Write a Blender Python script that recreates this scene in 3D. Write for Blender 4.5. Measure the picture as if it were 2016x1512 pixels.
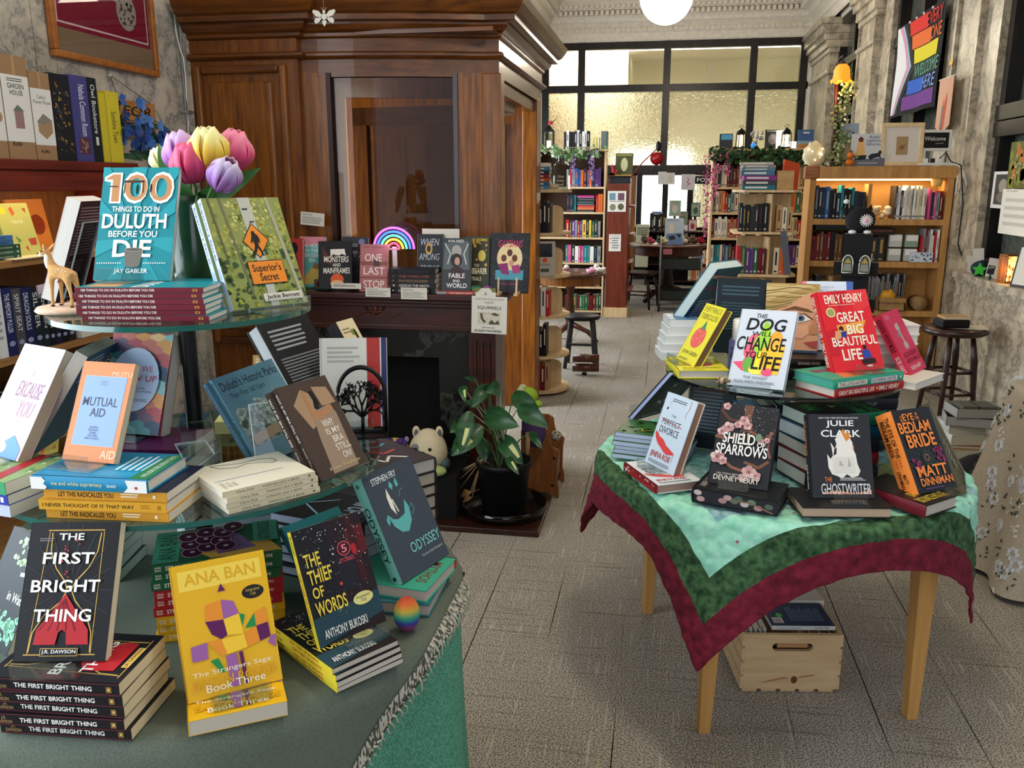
import bpy,bmesh,math,random
from math import sin,cos,pi,radians,sqrt,atan2
from mathutils import Vector,Matrix
from mathutils.geometry import tessellate_polygon
for o in list(bpy.data.objects):
 bpy.data.objects.remove(o,do_unlink=True)
SC =bpy.context.scene
COL =SC.collection
random.seed(7)
CAMZ,FPX,VPX,HOR =1.57,1680.0,1308.0,360.0
_fw =Vector((VPX - 1008,756- HOR,FPX)).normalized()
_up =Vector((0,FPX,HOR - 756)).normalized()
_rt =Vector((_fw.y *_up.z - _fw.z *_up.y,_fw.z *_up.x - _fw.x *_up.z,_fw.x *_up.y - _fw.y *_up.x))
if _rt.x < 0:
 _rt =-_rt
ROOM =Matrix((_rt,_fw,_up))
cam =bpy.data.cameras.new('camera')
cam.sensor_width =36.0
cam.lens =FPX /2016*36.0
cam.clip_start =0.05
camo =bpy.data.objects.new('camera',cam)
COL.objects.link(camo)
m3 =Matrix((ROOM.col[0],ROOM.col[1],-ROOM.col[2])).transposed()
camo.matrix_world =Matrix.Translation((0,0,CAMZ)) @ m3.to_4x4()
SC.camera =camo
def _ray(x,y):
 return ROOM @ Vector((x - 1008,756- y,FPX))
def at(x,y,Y):
 r =_ray(x,y)
 return Vector((0,0,CAMZ))+r *(Y /r.y)
def atx(x,y,X):
 r =_ray(x,y)
 return Vector((0,0,CAMZ))+r *(X /r.x)
def atz(x,y,z):
 r =_ray(x,y)
 return Vector((0,0,CAMZ))+r *((z - CAMZ)/r.z)
vs =SC.view_settings
vs.view_transform ='Standard'
vs.look ='None'
vs.gamma =1.0
vs.use_curve_mapping =False
vs.exposure =-0.1
wd =bpy.data.worlds.new('sky')
SC.world =wd
wd.use_nodes =True
wd.node_tree.nodes['Background'].inputs[0].default_value =(0.72,0.82,1.0,1)
wd.node_tree.nodes['Background'].inputs[1].default_value =1.0
try:
 SC.cycles.max_bounces =8
 SC.cycles.transparent_max_bounces =24
 SC.cycles.caustics_reflective =False
 SC.cycles.caustics_refractive =False
 SC.cycles.sample_clamp_indirect =6.0
except Exception:
 pass
def area(name,loc,rot,sx,sy,watt,col,spread=pi):
 l =bpy.data.lights.new(name,'AREA')
 l.shape ='RECTANGLE'
 l.size,l.size_y,l.energy,l.color,l.spread =sx,sy,watt,col,spread
 o =bpy.data.objects.new(name,l)
 o.location,o.rotation_euler =loc,rot
 COL.objects.link(o)
 return o
def point(name,loc,watt,col,r=0.05):
 l =bpy.data.lights.new(name,'POINT')
 l.energy,l.color,l.shadow_soft_size =watt,col,r
 o =bpy.data.objects.new(name,l)
 o.location =loc
 COL.objects.link(o)
 return o
DAY =(0.86,0.94,1.0)
WARM =(1.0,0.78,0.5)
area('daylight_street_window',(-2.46,0.1,2.0),(0,-pi /2,0),2.3,3.6,150,DAY)
area('daylight_shop_front',(0.2,-2.9,2.0),(pi /2,0,0),4.0,2.2,38,DAY)
area('daylight_revolving_door',(-2.42,5.2,1.35),(0,-pi /2,0),2.0,1.0,130,DAY)
area('daylight_side_window',(-2.46,8.3,1.9),(0,-pi /2,0),2.4,2.6,150,DAY)
area('daylight_far_window',(-2.46,12.4,1.7),(0,-pi /2,0),2.0,2.0,45,DAY)
area('office_ceiling_light',(0.2,17.0,4.2),(0,0,0),4.5,2.0,760,(1.0,0.97,0.92))
area('office_window_light',(-0.2,15.4,1.35),(-pi /2,0,0),1.2,1.4,30,(0.92,0.97,1.0))
for gx,gy in ((0.25,2.2),(0.25,10.8)):
 point('added_fill_light',(gx,gy,3.15),80,(1.0,0.87,0.68),0.18)  # unseen fill lamps added to lift the ambient light; no globe hangs here
def lin(h):
 h =h.lstrip('#')
 return tuple(((c /12.92) if c <= 0.04045 else ((c +0.055)/1.055) ** 2.4) for c in (int(h[i:i +2],16)/255 for i in (0,2,4)))+(1.0,)
_MC ={}
def _new(key):
 m =bpy.data.materials.new(key)
 m.use_nodes =True
 return m,m.node_tree.nodes,m.node_tree.links,m.node_tree.nodes['Principled BSDF']
def mat(h,rough=0.5,metal=0.0,coat=0.0,spec=0.24):
 k =('p',h,rough,metal,coat,spec)
 if k not in _MC:
  m,n,l,b =_new('paint_'+h)
  b.inputs['Base Color'].default_value =lin(h)
  b.inputs['Roughness'].default_value =rough
  b.inputs['Metallic'].default_value =metal
  b.inputs['Coat Weight'].default_value =coat
  b.inputs['Specular IOR Level'].default_value =spec
  _MC[k]=m
 return _MC[k]
def glow(h,s):
 k =('e',h,s)
 if k not in _MC:
  m,n,l,b =_new('glow_'+h)
  b.inputs['Base Color'].default_value =lin(h)
  b.inputs['Emission Color'].default_value =lin(h)
  b.inputs['Emission Strength'].default_value =s
  _MC[k]=m
 return _MC[k]
def glass(h='ffffff',rough=0.02,refl=1.0,tint=1.0,key=''):
 """clear sheet: tinted transparency with a mirror reflection that grows at grazing angles"""
 k =('g',h,rough,refl,key)
 if k not in _MC:
  m =bpy.data.materials.new('glass_'+h)
  m.use_nodes =True
  n,l =m.node_tree.nodes,m.node_tree.links
  n.clear()
  out =n.new('ShaderNodeOutputMaterial')
  mix =n.new('ShaderNodeMixShader')
  tr =n.new('ShaderNodeBsdfTransparent')
  gl =n.new('ShaderNodeBsdfGlossy')
  fr =n.new('ShaderNodeLayerWeight')
  fr.inputs[0].default_value =0.5
  pw =n.new('ShaderNodeMath')
  pw.operation ='POWER'
  pw.inputs[1].default_value =4.0
  mu =n.new('ShaderNodeMath')
  mu.operation ='MULTIPLY_ADD'
  mu.inputs[1].default_value =0.8
  mu.inputs[2].default_value =0.045*refl
  mu.use_clamp =True
  tr.inputs[0].default_value =lin(h)
  gl.inputs['Roughness'].default_value =rough
  l.new(fr.outputs['Facing'],pw.inputs[0])
  l.new(pw.outputs[0],mu.inputs[0])
  l.new(mu.outputs[0],mix.inputs[0])
  l.new(tr.outputs[0],mix.inputs[1])
  l.new(gl.outputs[0],mix.inputs[2])
  l.new(mix.outputs[0],out.inputs[0])
  _MC[k]=m
 return _MC[k]
def grain(h1,h2,scale=(1,1,1),rough=0.5,bump=0.0,detail=5,lo=0.3,hi=0.7,coat=0.0,nscale=4.0,dist=0.0,coord='Object',h3=None,spec=0.35):
 """two or three colours mixed by a stretched noise: wood, marble, cloth"""
 k =('n',h1,h2,scale,rough,bump,detail,lo,hi,coat,nscale,dist,coord,h3,spec)
 if k not in _MC:
  m,n,l,b =_new('grain_'+h1)
  tc =n.new('ShaderNodeTexCoord')
  mp =n.new('ShaderNodeMapping')
  mp.inputs['Scale'].default_value =scale
  ns =n.new('ShaderNodeTexNoise')
  ns.inputs['Scale'].default_value =nscale
  ns.inputs['Detail'].default_value =detail
  ns.inputs['Distortion'].default_value =dist
  cr =n.new('ShaderNodeValToRGB')
  cr.color_ramp.elements[0].position,cr.color_ramp.elements[1].position =lo,hi
  cr.color_ramp.elements[0].color,cr.color_ramp.elements[1].color =lin(h1),lin(h2)
  if h3:
   e =cr.color_ramp.elements.new((lo +hi)/2)
   e.color =lin(h3)
  l.new(tc.outputs[coord],mp.inputs[0])
  l.new(mp.outputs[0],ns.inputs['Vector'])
  l.new(ns.outputs[0],cr.inputs[0])
  l.new(cr.outputs[0],b.inputs['Base Color'])
  b.inputs['Roughness'].default_value =rough
  b.inputs['Coat Weight'].default_value =coat
  b.inputs['Coat Roughness'].default_value =0.12
  b.inputs['Specular IOR Level'].default_value =spec
  if bump:
   bp =n.new('ShaderNodeBump')
   bp.inputs['Strength'].default_value =bump
   bp.inputs['Distance'].default_value =0.01
   l.new(ns.outputs[0],bp.inputs['Height'])
   l.new(bp.outputs[0],b.inputs['Normal'])
  _MC[k]=m
 return _MC[k]
def ramp_z(stops,rough=0.5,axis='Z',sub=0.0):
 """colour that runs along an object's own axis (petals, felted egg); stops = [(pos in metres, hex)]"""
 k =('z',tuple(stops),rough,axis)
 if k not in _MC:
  m,n,l,b =_new('ramp_'+stops[0][1])
  tc =n.new('ShaderNodeTexCoord')
  sp =n.new('ShaderNodeSeparateXYZ')
  mr =n.new('ShaderNodeMapRange')
  mr.inputs[1].default_value,mr.inputs[2].default_value =stops[0][0],stops[-1][0]
  cr =n.new('ShaderNodeValToRGB')
  els =cr.color_ramp.elements
  a,z =stops[0][0],stops[-1][0]
  els[0].color,els[0].position =lin(stops[0][1]),0
  els[1].color,els[1].position =lin(stops[-1][1]),1
  for p,h in stops[1:-1]:
   e =els.new((p - a)/(z - a))
   e.color =lin(h)
  l.new(tc.outputs['Object'],sp.inputs[0])
  l.new(sp.outputs[axis],mr.inputs[0])
  l.new(mr.outputs[0],cr.inputs[0])
  l.new(cr.outputs[0],b.inputs['Base Color'])
  b.inputs['Roughness'].default_value =rough
  if sub:
   b.inputs['Subsurface Weight'].default_value =sub
   b.inputs['Subsurface Scale'].default_value =0.02
  _MC[k]=m
 return _MC[k]
def pages_mat(h='e4dcc8'):
 k =('pg',h)
 if k not in _MC:
  m,n,l,b =_new('pages_'+h)
  tc =n.new('ShaderNodeTexCoord')
  mp =n.new('ShaderNodeMapping')
  mp.inputs['Scale'].default_value =(2,900,2)
  ns =n.new('ShaderNodeTexNoise')
  ns.inputs['Scale'].default_value =1.0
  ns.inputs['Detail'].default_value =2
  mx =n.new('ShaderNodeMix')
  mx.data_type ='RGBA'
  c =lin(h)
  mx.inputs[6].default_value =tuple(v *0.72 for v in c[:3])+(1,)
  mx.inputs[7].default_value =c
  l.new(tc.outputs['Object'],mp.inputs[0])
  l.new(mp.outputs[0],ns.inputs['Vector'])
  l.new(ns.outputs[0],mx.inputs[0])
  l.new(mx.outputs[2],b.inputs['Base Color'])
  b.inputs['Roughness'].default_value =0.85
  _MC[k]=m
 return _MC[k]
def carpet_mat():
 m,n,l,b =_new('carpet_planks')
 tc =n.new('ShaderNodeTexCoord')
 def noise(scale,detail,s=1.0):
  mp =n.new('ShaderNodeMapping')
  mp.inputs['Scale'].default_value =scale
  l.new(tc.outputs['Object'],mp.inputs[0])
  t =n.new('ShaderNodeTexNoise')
  t.inputs['Scale'].default_value =s
  t.inputs['Detail'].default_value =detail
  l.new(mp.outputs[0],t.inputs['Vector'])
  return t.outputs[0]
 def ramp(v,p0,p1,c0,c1):
  r =n.new('ShaderNodeValToRGB')
  r.color_ramp.elements[0].position,r.color_ramp.elements[1].position =p0,p1
  r.color_ramp.elements[0].color,r.color_ramp.elements[1].color =c0,c1
  l.new(v,r.inputs[0])
  return r.outputs[0]
 def mix(fac,a,bb,mode='MIX',f=None):
  x =n.new('ShaderNodeMix')
  x.data_type ='RGBA'
  x.blend_type =mode
  if f is not None:
   x.inputs[0].default_value =f
  else:
   l.new(fac,x.inputs[0])
  for s,v in ((6,a),(7,bb)):
   if isinstance(v,tuple):
    x.inputs[s].default_value =v
   else:
    l.new(v,x.inputs[s])
  return x.outputs[2]
 W,K =(1,1,1,1),(0,0,0,1)
 base =ramp(noise((210,210,1),1),0.36,0.64,lin('575047'),lin('c3bcb0'))
 tone =ramp(noise((2.2,1.1,1),2),0.35,0.65,(0.86,0.84,0.8,1),(1.05,1.05,1.05,1))
 c =mix(None,base,tone,'MULTIPLY',1.0)
 dash =ramp(noise((130,4.5,1),0),0.70,0.76,K,(0.8,0.8,0.8,1))
 c =mix(dash,c,lin('b5ada0'))
 cross =ramp(noise((3.0,75,1),0),0.68,0.76,K,(0.4,0.4,0.4,1))
 c =mix(cross,c,lin('4b4238'))
 yel =ramp(noise((70,2.2,1),0),0.83,0.86,K,(0.6,0.6,0.6,1))
 c =mix(yel,c,lin('b9a85a'))
 mp =n.new('ShaderNodeMapping')
 mp.inputs['Rotation'].default_value =(0,0,pi /2)
 mp.inputs['Location'].default_value =(0.15,0.083,0)
 l.new(tc.outputs['Object'],mp.inputs[0])
 br =n.new('ShaderNodeTexBrick')
 br.offset =0.5
 br.inputs['Scale'].default_value =1.0
 br.inputs['Brick Width'].default_value =80.0
 br.inputs['Row Height'].default_value =0.26
 br.inputs['Mortar Size'].default_value =0.0022
 br.inputs['Mortar Smooth'].default_value =0.3
 br.inputs['Color1'].default_value =K
 br.inputs['Color2'].default_value =K
 br.inputs['Mortar'].default_value =W
 l.new(mp.outputs[0],br.inputs['Vector'])
 gap =ramp(noise((1.7,0.9,1),1),0.45,0.56,K,W)
 sm =mix(None,br.outputs['Color'],gap,'MULTIPLY',1.0)
 c =mix(sm,c,lin('15120f'))
 l.new(c,b.inputs['Base Color'])
 b.inputs['Roughness'].default_value =0.95
 b.inputs['Specular IOR Level'].default_value =0.15
 bp =n.new('ShaderNodeBump')
 bp.inputs['Strength'].default_value =0.35
 bp.inputs['Distance'].default_value =0.004
 l.new(noise((400,300,1),1),bp.inputs['Height'])
 l.new(bp.outputs[0],b.inputs['Normal'])
 return m
def marble_mat(base,vein,dark,key,sc=3.0,rough=0.3):
 k =('mb',key)
 if k not in _MC:
  m,n,l,b =_new('marble_'+key)
  tc =n.new('ShaderNodeTexCoord')
  n1 =n.new('ShaderNodeTexNoise')
  n1.inputs['Scale'].default_value =sc
  n1.inputs['Detail'].default_value =9
  n1.inputs['Roughness'].default_value =0.68
  n1.inputs['Distortion'].default_value =0.25
  cr =n.new('ShaderNodeValToRGB')
  e =cr.color_ramp.elements
  e[0].position,e[0].color =0.38,lin(base)
  e[1].position,e[1].color =0.62,lin(base)
  for p,h in ((0.465,vein),(0.495,dark),(0.52,vein)):
   x =e.new(p)
   x.color =lin(h)
  n2 =n.new('ShaderNodeTexNoise')
  n2.inputs['Scale'].default_value =sc *0.6
  n2.inputs['Detail'].default_value =6
  c2 =n.new('ShaderNodeValToRGB')
  c2.color_ramp.elements[0].position,c2.color_ramp.elements[1].position =0.35,0.65
  c2.color_ramp.elements[0].color,c2.color_ramp.elements[1].color =(0.8,0.78,0.75,1),(1.05,1.05,1.05,1)
  mx =n.new('ShaderNodeMix')
  mx.data_type ='RGBA'
  mx.blend_type ='MULTIPLY'
  mx.inputs[0].default_value =1
  l.new(tc.outputs['Object'],n1.inputs['Vector'])
  l.new(tc.outputs['Object'],n2.inputs['Vector'])
  l.new(n1.outputs[0],cr.inputs[0])
  l.new(n2.outputs[0],c2.inputs[0])
  l.new(cr.outputs[0],mx.inputs[6])
  l.new(c2.outputs[0],mx.inputs[7])
  l.new(mx.outputs[2],b.inputs['Base Color'])
  b.inputs['Roughness'].default_value =rough
  _MC[k]=m
 return _MC[k]
def frosted_mat():
 """pebbled office glass: rough clear-to-milky pane that lets the lit room behind glow through"""
 m =bpy.data.materials.new('pebbled_glass')
 m.use_nodes =True
 n,l =m.node_tree.nodes,m.node_tree.links
 n.clear()
 out =n.new('ShaderNodeOutputMaterial')
 tc =n.new('ShaderNodeTexCoord')
 ns =n.new('ShaderNodeTexNoise')
 ns.inputs['Scale'].default_value =26
 ns.inputs['Detail'].default_value =3
 ns.inputs['Distortion'].default_value =1.2
 bp =n.new('ShaderNodeBump')
 bp.inputs['Strength'].default_value =0.9
 bp.inputs['Distance'].default_value =0.03
 rf =n.new('ShaderNodeBsdfRefraction')
 rf.inputs['Roughness'].default_value =0.22
 rf.inputs['IOR'].default_value =1.25
 rf.inputs['Color'].default_value =lin('f6f4ea')
 gl =n.new('ShaderNodeBsdfGlossy')
 gl.inputs['Roughness'].default_value =0.2
 mx =n.new('ShaderNodeMixShader')
 mx.inputs[0].default_value =0.08
 l.new(tc.outputs['Object'],ns.inputs['Vector'])
 l.new(ns.outputs[0],bp.inputs['Height'])
 l.new(bp.outputs[0],rf.inputs['Normal'])
 l.new(bp.outputs[0],gl.inputs['Normal'])
 l.new(rf.outputs[0],mx.inputs[1])
 l.new(gl.outputs[0],mx.inputs[2])
 l.new(mx.outputs[0],out.inputs[0])
 return m
OAK =grain('48240a','8a5015',(9,9,0.8),0.36,0.02,6,0.25,0.75,0.1,spec=.35)
OAKV =grain('522a0b','965a19',(14,14,1.0),0.34,0.02,6,0.25,0.75,0.15,spec=.35)
OAKH =grain('401f09','784413',(0.8,9,9),0.34,0.02,6,0.25,0.75,0.2,spec=.35)
MAHOG =grain('2a0f0a','45190f',(1.0,8,8),0.35,0.02,5,0.3,0.7,0.2)
REDWOOD =grain('4d1710','7a2c1c',(6,0.7,9),0.45,0.03,5,0.3,0.7)
PINE =grain('a8763f','c79555',(7,7,0.8),0.5,0.03,5,0.3,0.7)
PINEH =grain('a06f3a','c08f50',(0.8,7,7),0.5,0.03,5,0.3,0.7)
BIRCH =grain('c8a877','dcc095',(8,8,0.7),0.5,0.01,4,0.3,0.7)
CRATEW =grain('c9a67a','e3c69b',(1.2,9,9),0.6,0.02,6,0.25,0.75)
BEECH =grain('bd8a4c','cf9d5e',(10,10,1.0),0.4,0.01,4,0.3,0.7)
DARKW =grain('1d0f09','38190f',(8,8,1.0),0.35,0.02,5,0.3,0.7,0.2)
WALNUT =grain('3f1f10','5e301a',(8,8,1.0),0.35,0.02,5,0.3,0.7,0.3)
BRONZE =grain('0b0908','2a1911',(3,3,1.0),0.35,0.0,3,0.45,0.8)
MARB_L =marble_mat('d9d0c0','bdb8ae','8c8b88','left',5.0)
MARB_R =marble_mat('c4b79f','a89c88','7a7264','right',4.5)
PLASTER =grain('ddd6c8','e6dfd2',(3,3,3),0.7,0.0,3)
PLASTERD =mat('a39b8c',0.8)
BLACKP =mat('0c0c0d',0.45)
BLACKM =mat('101011',0.3,0.6)
WHITEP =mat('e9e7e2',0.6)
ACRYL =glass('f4f8f8',0.02,1.6)
ACRYL_E =mat('dfe9ea',0.15,0.0,0.5)
DISCG =glass('c9e6df',0.01,2.2)
DISCE =mat('0e5a52',0.12,0.0,1.0)
DISCEK =mat('0d1416',0.12,0.0,1.0)
class MB:
 """collects shapes into ONE mesh"""
 def __init__(s):
  s.v,s.f,s.mi,s.mats,s.sm =[],[],[],[],[]
 def _m(s,mt):
  if mt not in s.mats:
   s.mats.append(mt)
  return s.mats.index(mt)
 def add(s,vs,fs,mt,T=None,smooth=False):
  b =len(s.v)
  s.v += [tuple(T @ Vector(p)) for p in vs] if T is not None else [tuple(p) for p in vs]
  k =s._m(mt)
  for f in fs:
   s.f.append(tuple(b +i for i in f))
   s.mi.append(k)
   s.sm.append(smooth)
  return s
 def box(s,x0,y0,z0,x1,y1,z1,mt,T=None):
  vs =[(x0,y0,z0),(x1,y0,z0),(x1,y1,z0),(x0,y1,z0),(x0,y0,z1),(x1,y0,z1),(x1,y1,z1),(x0,y1,z1)]
  fs =[(0,3,2,1),(4,5,6,7),(0,1,5,4),(1,2,6,5),(2,3,7,6),(3,0,4,7)]
  return s.add(vs,fs,mt,T)
 def prism(s,pts,z0,z1,mt,T=None,axis='z',smooth=False):
  """closed 2-D outline pushed along an axis (y: outline is x,z)"""
  n =len(pts)
  tri =tessellate_polygon([[Vector((p[0],p[1],0)) for p in pts]])
  f3 =(lambda a,b,c:(a,b,c)) if axis =='z' else ((lambda a,b,c:(a,c,b)) if axis =='y' else (lambda a,b,c:(c,a,b)))
  vs =[f3(p[0],p[1],z0) for p in pts]+[f3(p[0],p[1],z1) for p in pts]
  fs =[tuple(t) for t in tri]+[tuple(n +i for i in t) for t in tri]
  s.add(vs,fs,mt,T)
  return s.add(vs,[(i,(i +1)% n,n +(i +1)% n,n +i) for i in range(n)],mt,T,smooth)
 def poly(s,pts3,mt,T=None):
  tri =tessellate_polygon([[Vector(p) for p in pts3]])
  return s.add(pts3,[tuple(t) for t in tri],mt,T)
 def lathe(s,prof,n,mt,T=None,smooth=True):
  vs,fs =[],[]
  for r,z in prof:
   for i in range(n):
    a =2*pi *i /n
    vs.append((r *cos(a),r *sin(a),z))
  for j in range(len(prof)- 1):
   for i in range(n):
    k =(i +1)% n
    fs.append((j *n +i,j *n +k,(j +1)*n +k,(j +1)*n +i))
  return s.add(vs,fs,mt,T,smooth)
 def disc(s,r,z0,z1,n,mt,T=None,mte=None):
  s.lathe([(r,z0),(r,z1)],n,mte or mt,T)
  ring =[(r *cos(2*pi *i /n),r *sin(2*pi *i /n)) for i in range(n)]
  s.add([(x,y,z1) for x,y in ring],[tuple(range(n))],mt,T)
  return s.add([(x,y,z0) for x,y in ring],[tuple(range(n))[::-1]],mt,T)
 def tube(s,pts,r,n,mt,T=None,cap=True,smooth=True):
  pts =[Vector(p) for p in pts]
  rs =r if isinstance(r,(list,tuple)) else [r]*len(pts)
  vs,fs =[],[]
  up =Vector((0,0,1))
  for i,p in enumerate(pts):
   d =(pts[min(i +1,len(pts)- 1)]- pts[max(i - 1,0)])
   d =d.normalized() if d.length > 1e-9 else Vector((0,0,1))
   a =d.cross(up)
   if a.length < 0.05:
    a =d.cross(Vector((1,0,0)))
   a.normalize()
   b =d.cross(a)
   for k in range(n):
    t =2*pi *k /n
    vs.append(p +(a *cos(t)+b *sin(t))*rs[i])
  for i in range(len(pts)- 1):
   for k in range(n):
    q =(k +1)% n
    fs.append((i *n +k,i *n +q,(i +1)*n +q,(i +1)*n +k))
  if cap:
   fs += [tuple(range(n))[::-1],tuple((len(pts)- 1)*n +k for k in range(n))]
  return s.add(vs,fs,mt,T,smooth)
 def ball(s,c,r,mt,nu=20,nv=12,fn=None,T=None):
  rx,ry,rz =r if isinstance(r,(list,tuple)) else (r,r,r)
  vs,fs =[],[]
  for j in range(nv +1):
   t =pi *j /nv
   for i in range(nu):
    a =2*pi *i /nu
    p =Vector((sin(t)*cos(a),sin(t)*sin(a),cos(t)))
    q =Vector((c[0]+rx *p.x,c[1]+ry *p.y,c[2]+rz *p.z))
    vs.append(fn(q,p) if fn else q)
  for j in range(nv):
   for i in range(nu):
    k =(i +1)% nu
    fs.append((j *nu +i,(j +1)*nu +i,(j +1)*nu +k,j *nu +k))
  return s.add(vs,fs,mt,T,True)
 def text(s,txt,P,mt,bold=0.0,shear=0.0):
  """lettering fitted into a box; P maps (0..1, 0..1 from the top) to a point"""
  gv,gf =glyphs(txt,bold,shear)
  return s.add([P(x,1- y) for x,y in gv],gf,mt)
 def build(s,name,parent=None,T=None,bevel=0.0,seg=2):
  me =bpy.data.meshes.new(name)
  me.from_pydata(s.v,[],s.f)
  for mt in s.mats:
   me.materials.append(mt)
  me.polygons.foreach_set('material_index',s.mi)
  me.polygons.foreach_set('use_smooth',s.sm)
  me.update()
  o =bpy.data.objects.new(name,me)
  COL.objects.link(o)
  if parent is not None:
   o.parent =parent
  if T is not None:
   o.matrix_local =T
  if bevel:
   b =o.modifiers.new('bevel','BEVEL')
   b.width,b.segments,b.limit_method =bevel,seg,'ANGLE'
  return o
_GC ={}
def glyphs(txt,bold=0.0,shear=0.0):
 bold *= 0.5
 k =(txt,bold,shear)
 if k not in _GC:
  cu =bpy.data.curves.new('lettering','FONT')
  cu.body =txt
  cu.align_x ='CENTER'
  cu.offset =bold
  cu.shear =shear
  cu.resolution_u =3
  cu.space_line =0.92
  ob =bpy.data.objects.new('lettering',cu)
  me =bpy.data.meshes.new_from_object(ob)
  vs =[(v.co.x,v.co.y) for v in me.vertices]
  fs =[tuple(p.vertices) for p in me.polygons]
  bpy.data.objects.remove(ob)
  bpy.data.curves.remove(cu)
  bpy.data.meshes.remove(me)
  x0,x1 =min(v[0] for v in vs),max(v[0] for v in vs)
  y0,y1 =min(v[1] for v in vs),max(v[1] for v in vs)
  _GC[k]=([((x - x0)/(x1 - x0),(y - y0)/(y1 - y0)) for x,y in vs],fs)
 return _GC[k]
def V3(*a):
 return Matrix.Translation(a)
def RZ(d):
 return Matrix.Rotation(radians(d),4,'Z')
def RX(d):
 return Matrix.Rotation(radians(d),4,'X')
def RY(d):
 return Matrix.Rotation(radians(d),4,'Y')
_LABELS ={}
def tag(o,label,cat,group=None,kind=None):
 if not 4 <= len(label.split()) <= 16:
  print('LABEL LENGTH',len(label.split()),label)
 if label in _LABELS and _LABELS[label] != group:
  print('DUPLICATE LABEL',label)
 _LABELS[label]=group
 o['label'],o['category']=label,cat
 if group:
  o['group']=group
 if kind:
  o['kind']=kind
 return o
def thing(name,label,cat,T=None,group=None):
 o =bpy.data.objects.new(name,None)
 o.empty_display_size =0.05
 COL.objects.link(o)
 if T is not None:
  o.matrix_world =T if isinstance(T,Matrix) else V3(*T)
 return tag(o,label,cat,group)
def struct(name,mb,T=None,bevel=0.0):
 o =mb.build(name,None,T,bevel)
 o['kind']='structure'
 return o
def art(mb,items,P,W,H,rough=0.4):
 """paint items on a panel: P(u, v, layer) -> point, u from the left, v from the top (both 0..1)"""
 for k,it in enumerate(items):
  t =it[0]
  L =k +1
  mt =it[-1] if not isinstance(it[-1],(str,dict)) else None
  if t =='t':
   _,s,u0,v0,u1,v1,c =it[:7]
   b =it[7] if len(it)> 7 else 0.0
   sh =it[8] if len(it)> 8 else 0.0
   r90 =it[9] if len(it)> 9 else 0
   if r90:
    Q =lambda x,y:P(u1 - y *(u1 - u0),v0 +x *(v1 - v0),L)
   else:
    Q =lambda x,y:P(u0 +x *(u1 - u0),v0 +y *(v1 - v0),L)
   mb.text(s,Q,mat(c,rough),b,sh)
  elif t =='r':
   _,u0,v0,u1,v1,c =it
   mb.poly([P(u0,v0,L),P(u1,v0,L),P(u1,v1,L),P(u0,v1,L)],mat(c,rough))
  elif t =='p':
   mb.poly([P(u,v,L) for u,v in it[1]],mat(it[2],rough))
  elif t =='e':
   _,u,v,ru,rv,c =it[:6]
   mb.poly([P(u +ru *cos(2*pi *i /24),v +rv *sin(2*pi *i /24),L) for i in range(24)],mat(c,rough))
  elif t =='l':
   _,pts,wd_,c =it
   for (a,b),(c2,d) in zip(pts,pts[1:]):
    dx,dy =(c2 - a)*W,(d - b)*H
    n =sqrt(dx *dx +dy *dy) or 1
    ox,oy =-dy /n *wd_ /2,dx /n *wd_ /2*W /H
    mb.poly([P(a +ox,b +oy,L),P(c2 +ox,d +oy,L),P(c2 - ox,d - oy,L),P(a - ox,b - oy,L)],mat(c,rough))
  elif t =='b':
   _,u0,v0,u1,v1,n,c =it
   rr =random.Random(int(u0 *1e4+v0 *1e3)+n)
   for i in range(n):
    a,h =v0 +(v1 - v0)*i /n,(v1 - v0)/n *0.45
    e =u1 - (u1 - u0)*rr.random()*0.25
    mb.poly([P(u0,a,L),P(e,a,L),P(e,a +h,L),P(u0,a +h,L)],mat(c,rough))
  elif t =='s':
   _,u0,v0,u1,v1,n,c,sz =it
   rr =random.Random(n +int(u0 *100))
   for i in range(n):
    u,v,q =u0 +(u1 - u0)*rr.random(),v0 +(v1 - v0)*rr.random(),sz *(0.4+rr.random())
    ks =[q *rr.uniform(.55,1.25) for j in range(8)]
    mb.poly([P(min(1,max(0,u +ks[j]*cos(pi *j /4))),min(1,max(0,v +ks[j]*W /H *sin(pi *j /4))),L) for j in range(8)],mat(c,rough))
EPS =0.00011
def lean(x,y,z,yaw,tilt,roll=0.0):
 """a book standing at (x, y, z), turned by yaw and leaning back by tilt (degrees)"""
 return V3(x,y,z) @ RZ(yaw) @ RX(-tilt) @ RY(roll)
def flatT(x,y,z,yaw,mode,w,h,t):
 """a book lying front cover up; (x, y) the middle of its near edge, mode: s spine, f fore-edge, b tail, t head towards -Y"""
 if mode in 'sf':
  B =Matrix(((0,0,-1,h /2),(1,0,0,w /2),(0,-1,0,t),(0,0,0,1)))
  if mode =='f':
   B =V3(0,w,0) @ RZ(180) @ B
 else:
  B =Matrix(((1,0,0,0),(0,0,1,0),(0,-1,0,t),(0,0,0,1)))
  if mode =='t':
   B =V3(0,h,0) @ RZ(180) @ B
 return V3(x,y,z) @ RZ(yaw) @ B
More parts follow.
